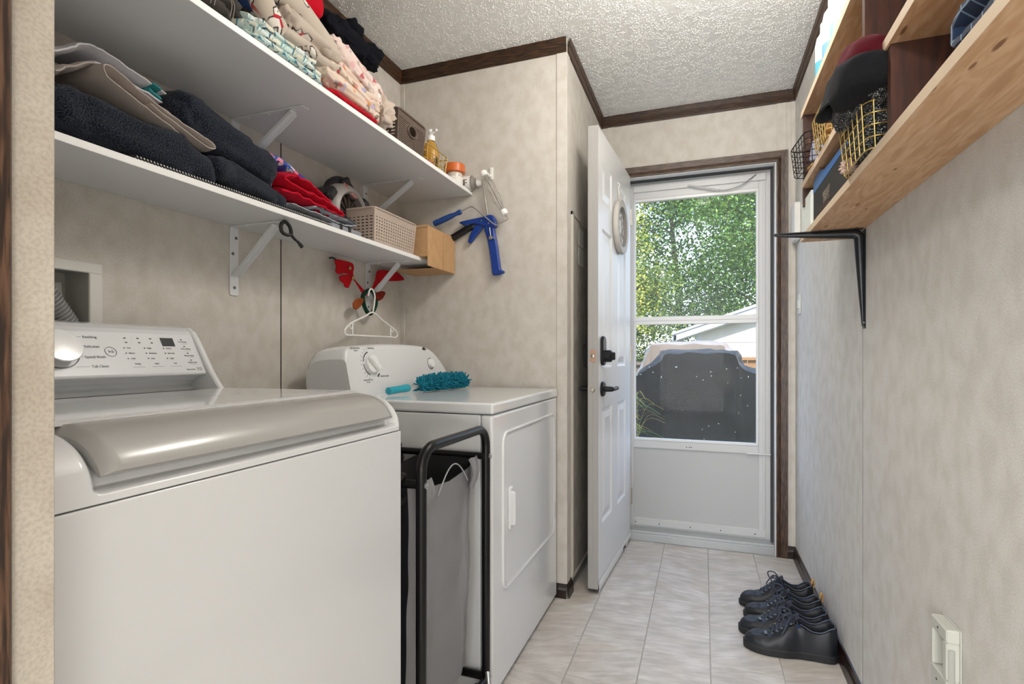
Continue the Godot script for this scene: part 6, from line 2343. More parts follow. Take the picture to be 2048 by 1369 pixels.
# ------------------------------------------------------------------ pine shelf unit on the right wall
func pine(key: String, a: Color, b: Color, c: Color, seed_: int) -> StandardMaterial3D:
	if mats.has(key):
		return mats[key]
	# boards run along z: grain long in z, knots dark
	var f := fnoise(seed_, 0.018, 4)
	var f2 := fnoise(seed_ + 5, 0.02, 2)
	var rng := RandomNumberGenerator.new()
	rng.seed = seed_
	var knots := []
	for k in 12:
		knots.append(Vector3(rng.randf() * 512, rng.randf() * 256, rng.randf_range(4.0, 8.0)))
	var tx := image_tex(512, 256, func(x: int, y: int) -> Color:
		var warp := f2.get_noise_2d(x * 0.5, y) * 10.0
		var kn := 0.0
		for q in knots:
			var d := Vector2((x - q.x) * 0.45, y - q.y).length()
			warp += 26.0 * exp(-d * d / (q.z * q.z * 9.0)) * signf(y - q.y)
			kn = maxf(kn, 1.0 - smoothstep(q.z * 0.32, q.z * 0.62, d))
		var s := f.get_noise_2d(x * 0.22, (y + warp) * 3.2)
		var col := a.lerp(b, clampf(0.5 + s * 1.1, 0, 1)).lerp(c, clampf(f2.get_noise_2d(x, y * 3.0) * 0.8, 0, 1))
		return col.lerp(hexc("6a4526"), kn * 0.8))
	var m := mat(key, Color.WHITE, 0.6)
	m.albedo_texture = tx
	return m

# a board with its grain laid along its longest side
func board(mb: MB, a: Vector3, b: Vector3, along: int, u0 := Vector2.ZERO) -> void:
	var lo := a.min(b)
	var hi := a.max(b)
	for ax in 3:
		for sg in [0, 1]:
			var p := (ax + 1) % 3
			var q := (ax + 2) % 3
			var o := lo
			o[ax] = hi[ax] if sg else lo[ax]
			var P := Vector3.ZERO
			P[p] = hi[p] - lo[p]
			var Q := Vector3.ZERO
			Q[q] = hi[q] - lo[q]
			var c := [o, o + P, o + P + Q, o + Q]
			if sg == 0:
				c = [o, o + Q, o + P + Q, o + P]
			var nn: Vector3 = (c[1] - c[0]).cross(c[3] - c[0]).normalized()
			var i := mb.v.size()
			for k in 4:
				var w: Vector3 = c[k]
				var l2 := 0.0
				for e in 3:
					if e != along and e != ax:
						l2 = w[e]
				if ax == along:
					l2 = w[p]
				var lu: float = w[along] if ax != along else w[q] * 0.4
				mb.vert(w, nn, u0 + Vector2(lu / 0.95, l2 / 0.26))
			mb.ix.append_array([i, i + 2, i + 1, i, i + 3, i + 2])

func build_right_shelf() -> void:
	var nat := pine("pine_natural", hexc("b18a65"), hexc("c8a480"), hexc("d3b495"), 7)
	var stain := pine("pine_stained", hexc("2c130a"), hexc("42200f"), hexc("512b17"), 9)
	var t := thing("shelf_unit", "knotty pine shelf unit with stained dividers mounted high on the right wall", "shelf unit", Vector3(0.37, 1.42, -1.1))
	var xf := 0.303
	var zn := -0.25
	for q in [[1.4225, 1.441, -1.965], [1.592, 1.611, -1.945], [1.829, 1.848, -1.962]]:
		var mb := MB.new()
		board(mb, Vector3(xf + 0.001, q[0], q[2]), Vector3(XR - 0.0005, q[1], zn), 2, Vector2(q[0] * 3.0, q[0]))
		part("board", mb, nat, t)
		mb = MB.new()
		mb.bx(Vector3(xf, q[0], q[2]), Vector3(xf + 0.001, q[1], zn))
		part("front_edge", mb, mat("pine_edge", hexc("c9b49a"), 0.6), t)
	for q in [[1.441, 1.592, -1.095], [1.611, 1.829, -1.252], [1.611, 1.829, -1.940], [1.535, 1.592, -1.945], [1.441, 1.592, -0.45], [1.611, 1.829, -0.62]]:
		var mb := MB.new()
		board(mb, Vector3(xf + 0.004, q[0], q[2] - 0.009), Vector3(XR - 0.0005, q[1], q[2] + 0.009), 1, Vector2(q[2], 0))
		part("divider", mb, stain, t)
	var mbb := MB.new()
	board(mbb, Vector3(XR - 0.006, 1.441, -1.93), Vector3(XR - 0.0008, 1.592, zn), 2)
	board(mbb, Vector3(XR - 0.006, 1.611, -1.93), Vector3(XR - 0.0008, 1.829, zn), 2)
	part("back_panel", mbb, stain, t)

	# black iron bracket under the unit
	var blk := mat("bracket_black", hexc("1d2025"), 0.35, 0.2)
	t = thing("iron_bracket", "large black steel L-shaped bracket under the pine shelf unit", "bracket", Vector3(XR, 1.13, -1.806))
	var mb := MB.new()
	var ap := []
	var z := -1.806
	for k in 12:                                      # pressed section, tapering to both tips
		var f := k / 11.0
		ap.append([Vector3(lerpf(0.207, 0.415, f), 1.4205 - 0.002 - 0.011 * pow(f, 0.8), z), 0.0035 + 0.0105 * pow(f, 0.8)])
	var path := PackedVector3Array()
	var rad := []
	for q in ap:
		path.append(q[0])
		rad.append(q[1])
	for k in 5:
		var a := PI / 2 * (k + 1) / 6.0
		path.append(Vector3(0.415 + sin(a) * 0.017, 1.3905 + cos(a) * 0.017, z))
		rad.append(0.0145)
	for k in 12:
		var f := k / 11.0
		path.append(Vector3(lerpf(0.432, 0.4418, f), lerpf(1.385, 1.135, f), z))
		rad.append(0.014 - 0.0105 * pow(f, 1.2))
	mb.tube(path, rad, 12)
	part("arm", mb, blk, t)
	mb = MB.new()
	mb.bx(Vector3(0.205, 1.4185, z - 0.010), Vector3(0.44, 1.4222, z + 0.010), 0.001)
	mb.bx(Vector3(0.4432, 1.128, z - 0.010), Vector3(0.4464, 1.4185, z + 0.010), 0.001)
	part("flange", mb, blk, t)
	for y in [1.145, 1.365]:
		mb = MB.new()
		mb.t = Transform3D(Basis(Vector3.BACK, PI / 2), Vector3(0.4432, y, z + 0.004))
		mb.lathe(PackedVector2Array([Vector2(0.004, 0), Vector2(0.0035, 0.002), Vector2(0, 0.0025)]), 10)
		part("screw", mb, mats["screw_zinc"], t)

	# baskets on the shelves
	var bw := mat("black_wire", hexc("201a18"), 0.35, 0.7)
	var gw: Material = mats["gold_wire"]
	t = thing("wire_basket", "black wire basket on the middle pine shelf, behind the black mitten", "basket", Vector3(0.36, 1.611, -1.395), "wire baskets")
	wire_basket(t, Transform3D(Basis(), Vector3(0.362, 1.613, -1.395)), Vector3(0.073, 0.100, 0.088), bw, 6, 4, 0.0012)
	t = thing("wire_basket", "gold wire basket on the middle pine shelf between the two black ones", "basket", Vector3(0.36, 1.611, -1.62), "wire baskets")
	wire_basket(t, Transform3D(Basis(), Vector3(0.362, 1.613, -1.615)), Vector3(0.073, 0.088, 0.082), gw, 6, 4, 0.0014)
	t = thing("wire_basket", "black wire basket at the far end of the middle pine shelf by the door", "basket", Vector3(0.35, 1.611, -1.82), "wire baskets")
	wire_basket(t, Transform3D(Basis(Vector3.UP, 0.10), Vector3(0.345, 1.613, -1.822)), Vector3(0.075, 0.088, 0.088), bw, 6, 4, 0.0012)
	t = thing("wire_basket", "gold wire basket on the bottom pine shelf filled with speckled knitwear", "basket", Vector3(0.36, 1.441, -1.26), "wire baskets")
	wire_basket(t, Transform3D(Basis(), Vector3(0.362, 1.443, -1.262)), Vector3(0.078, 0.108, 0.105), gw, 6, 4, 0.0015)
	# what they hold
	t = thing("grey_pouch", "lavender grey pouch in the black wire basket by the door", "pouch", Vector3(0.36, 1.613, -1.82))
	mb = MB.new()
	mb.t = Transform3D(Basis(Vector3.UP, 0.4) * Basis(Vector3.RIGHT, 0.25), Vector3(0.355, 1.668, -1.82))
	mb.box(Vector3.ZERO, Vector3(0.07, 0.075, 0.09), 0.012)
	part("pouch", mb, cloth("lavender_cloth", hexc("8d90a3"), 0.006, 0.05, 0.2), t)
	t = thing("small_odds", "tan and brown odds and ends in the black wire basket by the door", "trinkets", Vector3(0.32, 1.613, -1.80))
	t.set_meta("kind", "stuff")
	mb = MB.new()
	var rng := RandomNumberGenerator.new()
	rng.seed = 31
	for k in 16:
		mb.t = Transform3D(Basis(Vector3(rng.randf(), 1, rng.randf()).normalized(), rng.randf() * TAU), Vector3(rng.randf_range(0.305, 0.40), 1.622 + rng.randf() * 0.012, rng.randf_range(-1.885, -1.765)))
		mb.box(Vector3.ZERO, Vector3(0.03, 0.010, 0.014), 0.003)
	part("trinkets", mb, mat("trinket_tan", hexc("a17a45"), 0.5), t)
	t = thing("toy_odds", "brown and white trinkets in the gold wire basket on the middle shelf", "trinkets", Vector3(0.36, 1.613, -1.615))
	t.set_meta("kind", "stuff")
	for c in 2:
		mb = MB.new()
		for k in 9:
			mb.t = Transform3D(Basis(Vector3(rng.randf(), 1, rng.randf()).normalized(), rng.randf() * TAU), Vector3(rng.randf_range(0.315, 0.41), 1.630 + rng.randf() * 0.030, rng.randf_range(-1.675, -1.555)))
			mb.box(Vector3.ZERO, Vector3(0.036, 0.022, 0.026), 0.006)
		part("trinkets", mb, [mats["trinket_tan"], mat("trinket_pale", hexc("cfc9c2"), 0.5)][c], t)
	t = thing("yellow_toy", "small yellow and white toy in the nearest black wire basket", "toy", Vector3(0.35, 1.613, -1.37))
	mb = MB.new()
	mb.blob(Vector3(0.350, 1.640, -1.36), Vector3(0.026, 0.027, 0.032), 0.8, 0.8, fnoise(4, 0.4, 2), 0.008, 20, 12)
	part("body", mb, mat("toy_yellow", hexc("d3b83a"), 0.5), t)
	mb = MB.new()
	mb.blob(Vector3(0.325, 1.632, -1.40), Vector3(0.022, 0.019, 0.026), 0.8, 0.8, fnoise(5, 0.4, 2), 0.008, 20, 12)
	part("paper", mb, mat("toy_white", hexc("d8d2c8"), 0.6), t)
	# knitwear
	var spec := speckled("speckled_knit", hexc("1f2021"), [hexc("d6d6d2"), hexc("7d7d7b"), hexc("b9b9b5")], 420, 3.2, 0.06, 21)
	t = thing("speckled_scarf", "black and white speckled knit scarf heaped in the gold wire basket", "scarf", Vector3(0.36, 1.445, -1.25))
	mb = MB.new()
	mb.blob(Vector3(0.352, 1.500, -1.255), Vector3(0.058, 0.055, 0.090), 0.7, 0.6, fnoise(71, 0.5, 2), 0.010, 56, 28)
	mb.blob(Vector3(0.332, 1.555, -1.205), Vector3(0.050, 0.030, 0.095), 0.8, 0.7, fnoise(72, 0.5, 2), 0.010, 48, 22)
	mb.blob(Vector3(0.288, 1.578, -1.250), Vector3(0.024, 0.052, 0.100), 0.8, 0.7, fnoise(73, 0.5, 2), 0.010, 48, 22)
	part("knit", mb, spec, t)
	t = thing("black_mitten", "black ribbed knit mitten with an open cuff lying over the speckled scarf", "mitten", Vector3(0.29, 1.55, -1.33))
	mb = MB.new()
	var rows := []
	for j in 15:
		var f := j / 14.0
		var c := Vector3(lerpf(0.262, 0.286, f), lerpf(1.580, 1.672, f), lerpf(-1.300, -1.325, f))
		var ring := PackedVector3Array()
		var r := 0.062 * (1.0 - 0.10 * sin(f * PI)) * (sqrt(1.0 - pow(maxf(0.0, f - 0.75) / 0.26, 2.0)) if f > 0.75 else 1.0)
		for k in 40:
			var a := -TAU * k / 40
			var rib := 1.0 + 0.035 * cos(a * 14.0)
			ring.append(c + Vector3(cos(a) * r * 0.45 * rib, 0.15 * cos(a) * r, sin(a) * r * rib))
		rows.append(ring)
	mb.grid(rows, true)
	mb.fan(rows[14], false)
	part("knit", mb, cloth("black_knit", hexc("1b1c1f"), 0.004, 0.08, 0.35), t)
	mb = MB.new()
	var rim := []
	for j in 4:
		var ring := PackedVector3Array()
		for k in 32:
			var a := -TAU * k / 32
			var r := 0.062 - 0.006 * j
			ring.append(Vector3(0.262, 1.580, -1.300) + Vector3(cos(a) * r * 0.5, 0.15 * cos(a) * r + [-0.002, -0.006, 0.0, 0.02][j], sin(a) * r * [1.05, 1.02, 0.95, 0.9][j]))
		rim.append(ring)
	mb.grid(rim, true)
	part("cuff", mb, cloth("cuff_knit", hexc("2c2f31"), 0.004, 0.08, 0.35), t)
	t = thing("knit_cap", "dark maroon knitted winter cap on top of the speckled scarf", "cap", Vector3(0.29, 1.58, -1.17))
	mb = MB.new()
	mb.blob(Vector3(0.286, 1.595, -1.172), Vector3(0.042, 0.050, 0.062), 0.85, 0.8, fnoise(75, 0.12, 2), 0.010, 48, 26)
	part("knit", mb, cloth("maroon_knit", hexc("4a0f18"), 0.005, 0.10, 0.5), t)
	mb = MB.new()
	mb.blob(Vector3(0.286, 1.570, -1.172), Vector3(0.052, 0.036, 0.073), 0.55, 0.8, fnoise(75, 0.12, 2), 0.006, 48, 18)
	part("brim", mb, cloth("black_knit", Color.WHITE), t)
	t = thing("fur_pompom", "pale pink fur pompom hanging out under the gold wire basket", "pompom", Vector3(0.30, 1.442, -1.27))
	mb = MB.new()
	for k in 160:
		var a := rng.randf() * TAU
		var b := rng.randf_range(-0.9, 1.2)
		var d := Vector3(cos(a) * cos(b), sin(b), sin(a) * cos(b))
		var c := Vector3(0.300, 1.462, -1.335)
		mb.tube(vs([c + d * 0.004, c + d * rng.randf_range(0.014, 0.021)]), [0.0022, 0.0007], 4, false, false)
	part("fur", mb, cloth("pink_fur", hexc("cdb3a6"), 0.004, 0.05, 0.4), t)
	# boxes at the far end of the bottom shelf
	t = thing("game_box", "black box with lettering and its blue lid standing open on the bottom pine shelf", "box", Vector3(0.37, 1.441, -1.62))
	mb = MB.new()
	mb.bx(Vector3(0.318, 1.4415, -1.835), Vector3(0.432, 1.543, -1.42), 0.0015)
	part("carton", mb, mat("box_black", hexc("15130f"), 0.75), t)
	mb = MB.new()
	mb.t = Transform3D(Basis(Vector3(0, 0, 1), Vector3.UP, Vector3.LEFT), Vector3(0.318, 1.543, 0))
	mb.prism(PackedVector2Array([Vector2(-1.835, 0.0), Vector2(-1.42, 0.0), Vector2(-1.44, 0.016), Vector2(-1.60, 0.020), Vector2(-1.68, 0.026), Vector2(-1.73, 0.040), Vector2(-1.80, 0.042), Vector2(-1.832, 0.034)]), -0.002, 0.0005)
	part("lid_flap", mb, mat("box_blue", hexc("1f5a9c"), 0.4), t)
	var XT := Transform3D(Basis(Vector3(0, 0, 1), Vector3.UP, Vector3.LEFT), Vector3(0.3175, 0, 0))
	letters("box_lettering", "PERQUITT", 0.020, mat("box_print", hexc("8b7a6e"), 0.5), t, XT * Transform3D(Basis(), Vector3(-1.655, 1.500, 0)))
	letters("box_lettering", "LIVEOTT", 0.020, mats["box_print"], t, XT * Transform3D(Basis(), Vector3(-1.655, 1.484, 0)))
	mb = MB.new()
	for k in 3:
		mb.bx(Vector3(0.3172, 1.472 - k * 0.007, -1.745), Vector3(0.3182, 1.4735 - k * 0.007, -1.60 - 0.02 * k))
	part("small_print", mb, mat("box_print_red", hexc("6b3a30"), 0.5), t).set_meta("kind", "stuff")
	mb = MB.new()
	mb.blob(Vector3(0.318, 1.452, -1.775), Vector3(0.0012, 0.010, 0.022), 1.0, 1.0, null, 0.0, 12, 8)
	part("picture", mb, mat("box_gold", hexc("a5752f"), 0.5), t)
	t = thing("white_carton", "plain white carton at the far end of the bottom pine shelf", "carton", Vector3(0.36, 1.441, -1.92))
	mb = MB.new()
	mb.bx(Vector3(0.312, 1.4415, -2.010), Vector3(0.425, 1.560, -1.842), 0.002)
	part("carton", mb, mat("carton_white", hexc("d5dad4"), 0.6), t)
	# clothes in the near bay, bottles on top
	t = thing("plaid_trousers", "navy plaid folded trousers in the near bay of the bottom pine shelf", "trousers", Vector3(0.37, 1.441, -0.75))
	mb = MB.new()
	var im := Image.create(128, 128, false, Image.FORMAT_RGB8)
	im.fill(hexc("1f2c42"))
	for k in 4:
		im.fill_rect(Rect2i(k * 32 + 8, 0, 3, 128), hexc("7f93a6"))
		im.fill_rect(Rect2i(0, k * 32 + 20, 128, 3), hexc("6c8398"))
	ribbon(mb, [Vector2(-0.55, 1.456), Vector2(-0.72, 1.456), Vector2(-0.845, 1.460), Vector2(-0.862, 1.476), Vector2(-0.845, 1.494), Vector2(-0.72, 1.492), Vector2(-0.55, 1.492)], 0.030, 0.312, 0.435, fnoise(62, 0.35, 3), 0.005)
	part("plaid", mb, printed("navy_plaid", im, 0.11), t)
	t = thing("white_pyjamas", "white folded cloth with pink print on the navy plaid trousers", "clothing", Vector3(0.37, 1.51, -0.72))
	mb = MB.new()
	ribbon(mb, [Vector2(-0.55, 1.520), Vector2(-0.70, 1.520), Vector2(-0.800, 1.522), Vector2(-0.815, 1.535), Vector2(-0.79, 1.548), Vector2(-0.55, 1.548)], 0.024, 0.310, 0.435, fnoise(62, 0.35, 3), 0.005)
	part("cloth", mb, speckled("pink_print", hexc("dfd9da"), [hexc("d49aa2"), hexc("c7747f")], 18, 14.0, 0.15, 33), t)
	var wb := mat("bottle_white", hexc("dfe3e6"), 0.25)
	var descr := ["slim white bottle with a teal base on top of the pine unit, nearest the door", "slim white bottle with a blue base on top of the pine unit, middle one", "white bottle on top of the pine unit, right one of the slim three", "large white jug at the near end of the bottles on the pine unit"]
	for k in 4:
		var q: Array = [[-1.745, 0.026, 0.165], [-1.650, 0.029, 0.185], [-1.555, 0.027, 0.180], [-1.43, 0.058, 0.24]][k]
		t = thing("cleaner_bottle", descr[k], "bottle", Vector3(0.345, 1.848, q[0]), "white bottles on top of the pine unit")
		var r: float = q[1]
		var h: float = q[2]
		var xx := 0.303 + r + 0.004
		mb = MB.new()
		mb.t.origin = Vector3(xx, 1.8485, q[0])
		mb.lathe(PackedVector2Array([Vector2(0, 0), Vector2(r * 0.9, 0), Vector2(r, 0.006), Vector2(r, h * 0.62), Vector2(r * 0.85, h * 0.74), Vector2(r * 0.5, h * 0.82), Vector2(r * 0.45, h * 0.84)]), 26)
		part("bottle", mb, wb, t)
		mb = MB.new()
		mb.t.origin = Vector3(xx, 1.8485, q[0])
		mb.lathe(PackedVector2Array([Vector2(r * 0.5, h * 0.84), Vector2(r * 0.52, h * 0.86), Vector2(r * 0.5, h * 0.98), Vector2(r * 0.4, h), Vector2(0, h)]), 20)
		part("cap", mb, mat("cap_white", hexc("e8ebee"), 0.3), t)
		mb = MB.new()
		mb.t.origin = Vector3(xx, 1.8485, q[0])
		mb.lathe(PackedVector2Array([Vector2(r * 1.012, 0.012), Vector2(r * 1.014, 0.05), Vector2(r * 1.012, 0.05)]), 26, false)
		part("label", mb, mat("label_blue_%d" % k, [hexc("4f9bb0"), hexc("6f9cc6"), hexc("8fb0d2"), hexc("b7c6d4")][k], 0.4), t)
# ------------------------------------------------------------------ small things on walls and floor
func build_small() -> void:
	caulk_gun()
	paint_roller()
	wall_plates()
	shoes()

func xy_prism(mb: MB, z: float, pts: Array, th: float, bev := 0.002, round_off := true) -> void:
	mb.t = Transform3D(Basis(), Vector3(0, 0, z))
	var raw := []
	for p in pts:
		raw.append(Vector3(p.x, p.y, 0))
	var pv := PackedVector2Array()
	for q in (curve(raw, 3, true) if round_off else vs(raw)):
		pv.append(Vector2(q.x, q.y))
	mb.prism(pv, 0.0, th, bev)
	mb.t = Transform3D()

func caulk_gun() -> void:
	var blue := mat("blue_enamel", hexc("1b3c8c"), 0.3)
	var t := thing("caulking_gun", "blue caulking gun hung by its steel rod on the closet wall", "caulking gun", Vector3(-0.93, 1.41, ZC))
	var z := ZC + 0.008
	var mb := MB.new()
	xy_prism(mb, z, [Vector2(-1.052, 1.655), Vector2(-1.030, 1.662), Vector2(-0.980, 1.668), Vector2(-0.932, 1.673), Vector2(-0.907, 1.679), Vector2(-0.886, 1.674), Vector2(-0.874, 1.652), Vector2(-0.872, 1.627), Vector2(-0.886, 1.619), Vector2(-0.926, 1.626), Vector2(-0.978, 1.646), Vector2(-1.014, 1.637)], 0.030, 0.005)
	part("frame", mb, blue, t)
	mb = MB.new()
	xy_prism(mb, z + 0.003, [Vector2(-0.930, 1.632), Vector2(-0.886, 1.626), Vector2(-0.877, 1.590), Vector2(-0.868, 1.548), Vector2(-0.855, 1.460), Vector2(-0.849, 1.432), Vector2(-0.833, 1.421), Vector2(-0.846, 1.411), Vector2(-0.870, 1.407), Vector2(-0.890, 1.412), Vector2(-0.897, 1.460), Vector2(-0.904, 1.511), Vector2(-0.915, 1.571)], 0.024, 0.006)
	part("grip", mb, blue, t)
	mb = MB.new()
	xy_prism(mb, z + 0.006, [Vector2(-0.972, 1.640), Vector2(-0.936, 1.636), Vector2(-0.950, 1.612), Vector2(-0.972, 1.588), Vector2(-0.996, 1.561), Vector2(-1.006, 1.560), Vector2(-1.010, 1.568), Vector2(-1.002, 1.592), Vector2(-0.990, 1.616)], 0.018, 0.004)
	part("trigger", mb, blue, t)
	mb = MB.new()
	mb.t = basis_x(Vector3(-0.108, -0.052, 0), Vector3.BACK, Vector3(-0.990, 1.640, z + 0.016))
	var row := []
	for k in 14:                                       # half-round trough
		var ring := PackedVector3Array()
		for i in 2:
			var a := lerpf(-1.9, 1.9, k / 13.0)
			ring.append(Vector3(0.115 * (1 - i), cos(a) * 0.016 - 0.004, sin(a) * 0.016))
		row.append(ring)
	mb.grid(row)
	part("cradle", mb, mat("cradle_black", hexc("101012"), 0.4), t)
	mb = MB.new()
	mb.tube(vs([Vector3(-0.912, 1.660, z + 0.016), Vector3(-0.944, 1.842, z + 0.012)]), 0.0038, 8)
	mb.tube(vs([Vector3(-0.9, 1.62, z + 0.03), Vector3(-0.893, 1.578, z + 0.034), Vector3(-0.872, 1.568, z + 0.034)]), 0.003, 6)
	mb.bx(Vector3(-0.902, 1.566, z + 0.026), Vector3(-0.888, 1.582, z + 0.036), 0.002)
	part("rod", mb, mat("rod_steel", hexc("b4b1aa"), 0.3, 0.8), t)
	mb = MB.new()
	for q in [Vector2(-0.939, 1.655), Vector2(-0.905, 1.640)]:
		mb.t = Transform3D(Basis(Vector3.RIGHT, PI / 2), Vector3(q.x, q.y, z + 0.030))
		mb.lathe(PackedVector2Array([Vector2(0.004, 0), Vector2(0.003, 0.002), Vector2(0, 0.0025)]), 10)
	part("rivet", mb, mats["rod_steel"], t)
	t = thing("wall_hook", "white plastic hook holding the roller and caulking gun on the closet wall", "hook", Vector3(-0.93, 1.88, ZC))
	mb = MB.new()
	mb.bx(Vector3(-0.912, 1.845, ZC + 0.0005), Vector3(-0.896, 1.900, ZC + 0.008), 0.002)
	mb.tube(curve([Vector3(-0.904, 1.862, ZC + 0.006), Vector3(-0.908, 1.858, ZC + 0.024), Vector3(-0.912, 1.866, ZC + 0.032)], 4), 0.005, 8)
	part("hook", mb, mats["hanger_white"], t)

func paint_roller() -> void:
	var t := thing("paint_roller", "paint roller frame with a blue handle and bare white wire cage on the closet wall", "paint roller", Vector3(-0.95, 1.65, ZC))
	var z := ZC + 0.046
	var mb := MB.new()
	mb.t = basis_x(Vector3(0.136, 0.044, 0), Vector3.UP, Vector3(-1.1735, 1.6575, z)) * Transform3D(Basis(Vector3.BACK, -PI / 2), Vector3.ZERO)
	mb.lathe(PackedVector2Array([Vector2(0, 0), Vector2(0.0125, 0), Vector2(0.0135, 0.004), Vector2(0.0135, 0.06), Vector2(0.0125, 0.085), Vector2(0.0095, 0.110), Vector2(0.0095, 0.120), Vector2(0.012, 0.135), Vector2(0.0115, 0.143), Vector2(0.005, 0.145)]), 20)
	part("handle", mb, mat("blue_grip", hexc("23498f"), 0.45), t)
	mb = MB.new()
	mb.tube(curve([Vector3(-1.038, 1.701, z), Vector3(-1.006, 1.714, z), Vector3(-0.986, 1.719, z), Vector3(-0.968, 1.710, z), Vector3(-0.92, 1.669, z), Vector3(-0.876, 1.632, z), Vector3(-0.860, 1.627, z), Vector3(-0.835, 1.636, z), Vector3(-0.813, 1.645, z), Vector3(-0.810, 1.656, z), Vector3(-0.822, 1.666, z)], 6), 0.0028, 8)
	part("wire_frame", mb, mat("wire_bright", hexc("c9c7c2"), 0.25, 0.8), t)
	var a := Vector3(-0.824, 1.672, z)
	var b := Vector3(-0.928, 1.868, z)
	for q in [[a, 0.0], [b, -0.016]]:
		mb = MB.new()
		mb.t = basis_x(b - a, Vector3.BACK, q[0]) * Transform3D(Basis(Vector3.BACK, -PI / 2), Vector3(q[1], 0, 0))
		mb.lathe(PackedVector2Array([Vector2(0, -0.004), Vector2(0.013, -0.004), Vector2(0.0165, 0.0), Vector2(0.0165, 0.016), Vector2(0.013, 0.02), Vector2(0, 0.02)]), 18)
		part("end_cap", mb, mats["pump_white"], t)
	mb = MB.new()
	var X := basis_x(b - a, Vector3.BACK, a)
	mb.t = X
	var L := a.distance_to(b)
	for k in 5:
		var an := TAU * k / 5 + 0.3
		var pts := []
		for j in 7:
			var f := j / 6.0
			var r := 0.012 + (0.008 if (j == 2 or j == 4) else 0.005 if j == 3 else 0.0)
			pts.append(Vector3(f * L, cos(an) * r, sin(an) * r))
		mb.tube(curve(pts, 4), 0.0018, 6)
	mb.tube(vs([Vector3(0, 0, 0), Vector3(L, 0, 0)]), 0.0028, 8)
	part("cage", mb, mats["wire_bright"], t)

func wall_plates() -> void:
	var iv := mat("plate_ivory", hexc("cfd0ca"), 0.35)
	# light switch by the door
	var t := thing("light_switch", "white light switch plate on the right wall near the door", "light switch", Vector3(XR, 1.25, -2.91))
	var mb := MB.new()
	mb.bx(Vector3(XR - 0.007, 1.248, -2.950), Vector3(XR - 0.0003, 1.348, -2.878), 0.003)
	part("plate", mb, iv, t)
	mb = MB.new()
	mb.bx(Vector3(XR - 0.011, 1.278, -2.932), Vector3(XR - 0.006, 1.320, -2.896), 0.002)
	part("rocker", mb, mat("rocker_white", hexc("dcdcd8"), 0.3), t)
	# chime above
	t = thing("door_chime", "plain white door chime box on the right wall below the shelf end", "door chime", Vector3(XR, 1.62, -2.92))
	mb = MB.new()
	mb.t = Transform3D(Basis(Vector3(0, 0, -1), Vector3.UP, Vector3.RIGHT), Vector3(XR - 0.028, 0, 0))
	mb.prism(rrect(2.885, 1.615, 3.005, 1.80, 0.015), 0.0, 0.0277, 0.003)
	part("cover", mb, mat("chime_white", hexc("dddcd6"), 0.4), t)
	# outlet low on the right
	t = thing("wall_outlet", "ivory wall outlet with a deep plug-in guard low on the right wall", "outlet", Vector3(XR, 0.42, -1.22))
	var g := mat("outlet_ivory", hexc("b9bab2"), 0.35)
	mb = MB.new()
	var z0 := -1.262
	var z1 := -1.190
	var xf := 0.4235
	mb.bx(Vector3(XR - 0.003, 0.405, z0 - 0.004), Vector3(XR - 0.0003, 0.5425, z1 + 0.004), 0.001)
	# frame around a recess
	for q in [[0.515, 0.540, z0, z1], [0.400, 0.445, z0, z1], [0.445, 0.515, z0, z0 + 0.010], [0.445, 0.515, z1 - 0.018, z1]]:
		mb.bx(Vector3(xf, q[0], q[2]), Vector3(XR - 0.001, q[1], q[3]), 0.0025)
	part("guard", mb, g, t)
	mb = MB.new()
	mb.bx(Vector3(0.440, 0.440, z0 + 0.006), Vector3(XR - 0.001, 0.520, z1 - 0.010))
	part("receptacle", mb, mat("outlet_face", hexc("a9aaa3"), 0.4), t)
	mb = MB.new()
	for q in [[0.490, 0.0], [0.462, 0.0]]:
		mb.bx(Vector3(0.4388, q[0] - 0.006, z0 + 0.024), Vector3(0.4402, q[0] + 0.006, z0 + 0.0262))
		mb.bx(Vector3(0.4388, q[0] - 0.006, z0 + 0.036), Vector3(0.4402, q[0] + 0.006, z0 + 0.0382))
	for q in [[0.5275, z0 + 0.034], [0.425, z0 + 0.028], [0.418, z0 + 0.046]]:
		mb.t = Transform3D(Basis(Vector3.BACK, PI / 2), Vector3(xf, q[0], q[1]))
		mb.lathe(PackedVector2Array([Vector2(0.0026, 0), Vector2(0.002, 0.0008), Vector2(0, 0.001)]), 10)
		mb.t = Transform3D()
	part("slots_and_screws", mb, mat("slot_dark", hexc("3d3d3a"), 0.6), t).set_meta("kind", "stuff")
	mb = MB.new()
	mb.bx(Vector3(xf + 0.002, 0.430, z1 - 0.001), Vector3(xf + 0.013, 0.505, z1 + 0.0025), 0.002)
	part("slider", mb, mat("slider_grey", hexc("9fa09a"), 0.4), t)
	mb = MB.new()
	mb.t = Transform3D(Basis(), Vector3(0, 0, 0))
	mb.bx(Vector3(-0.4885, 0.0002, -1.5965), Vector3(-0.4805, 0.0012, -1.5885), 0.0004)
	var sp := part_thing("floor_speck", mb, mat("speck_black", hexc("18130f"), 0.9))
	tag(sp, "tiny black speck on the pale floor in front of the dryer", "speck")

func part_thing(called: String, mb: MB, m: Material) -> MeshInstance3D:
	var c := Vector3.ZERO
	for p in mb.v:
		c += p
	c /= mb.v.size()
	for i in mb.v.size():
		mb.v[i] -= c
	var o := MeshInstance3D.new()
	o.name = numbered(called)
	o.mesh = mb.mesh()
	o.material_override = m
	add_child(o, true)
	o.position = c
	return o

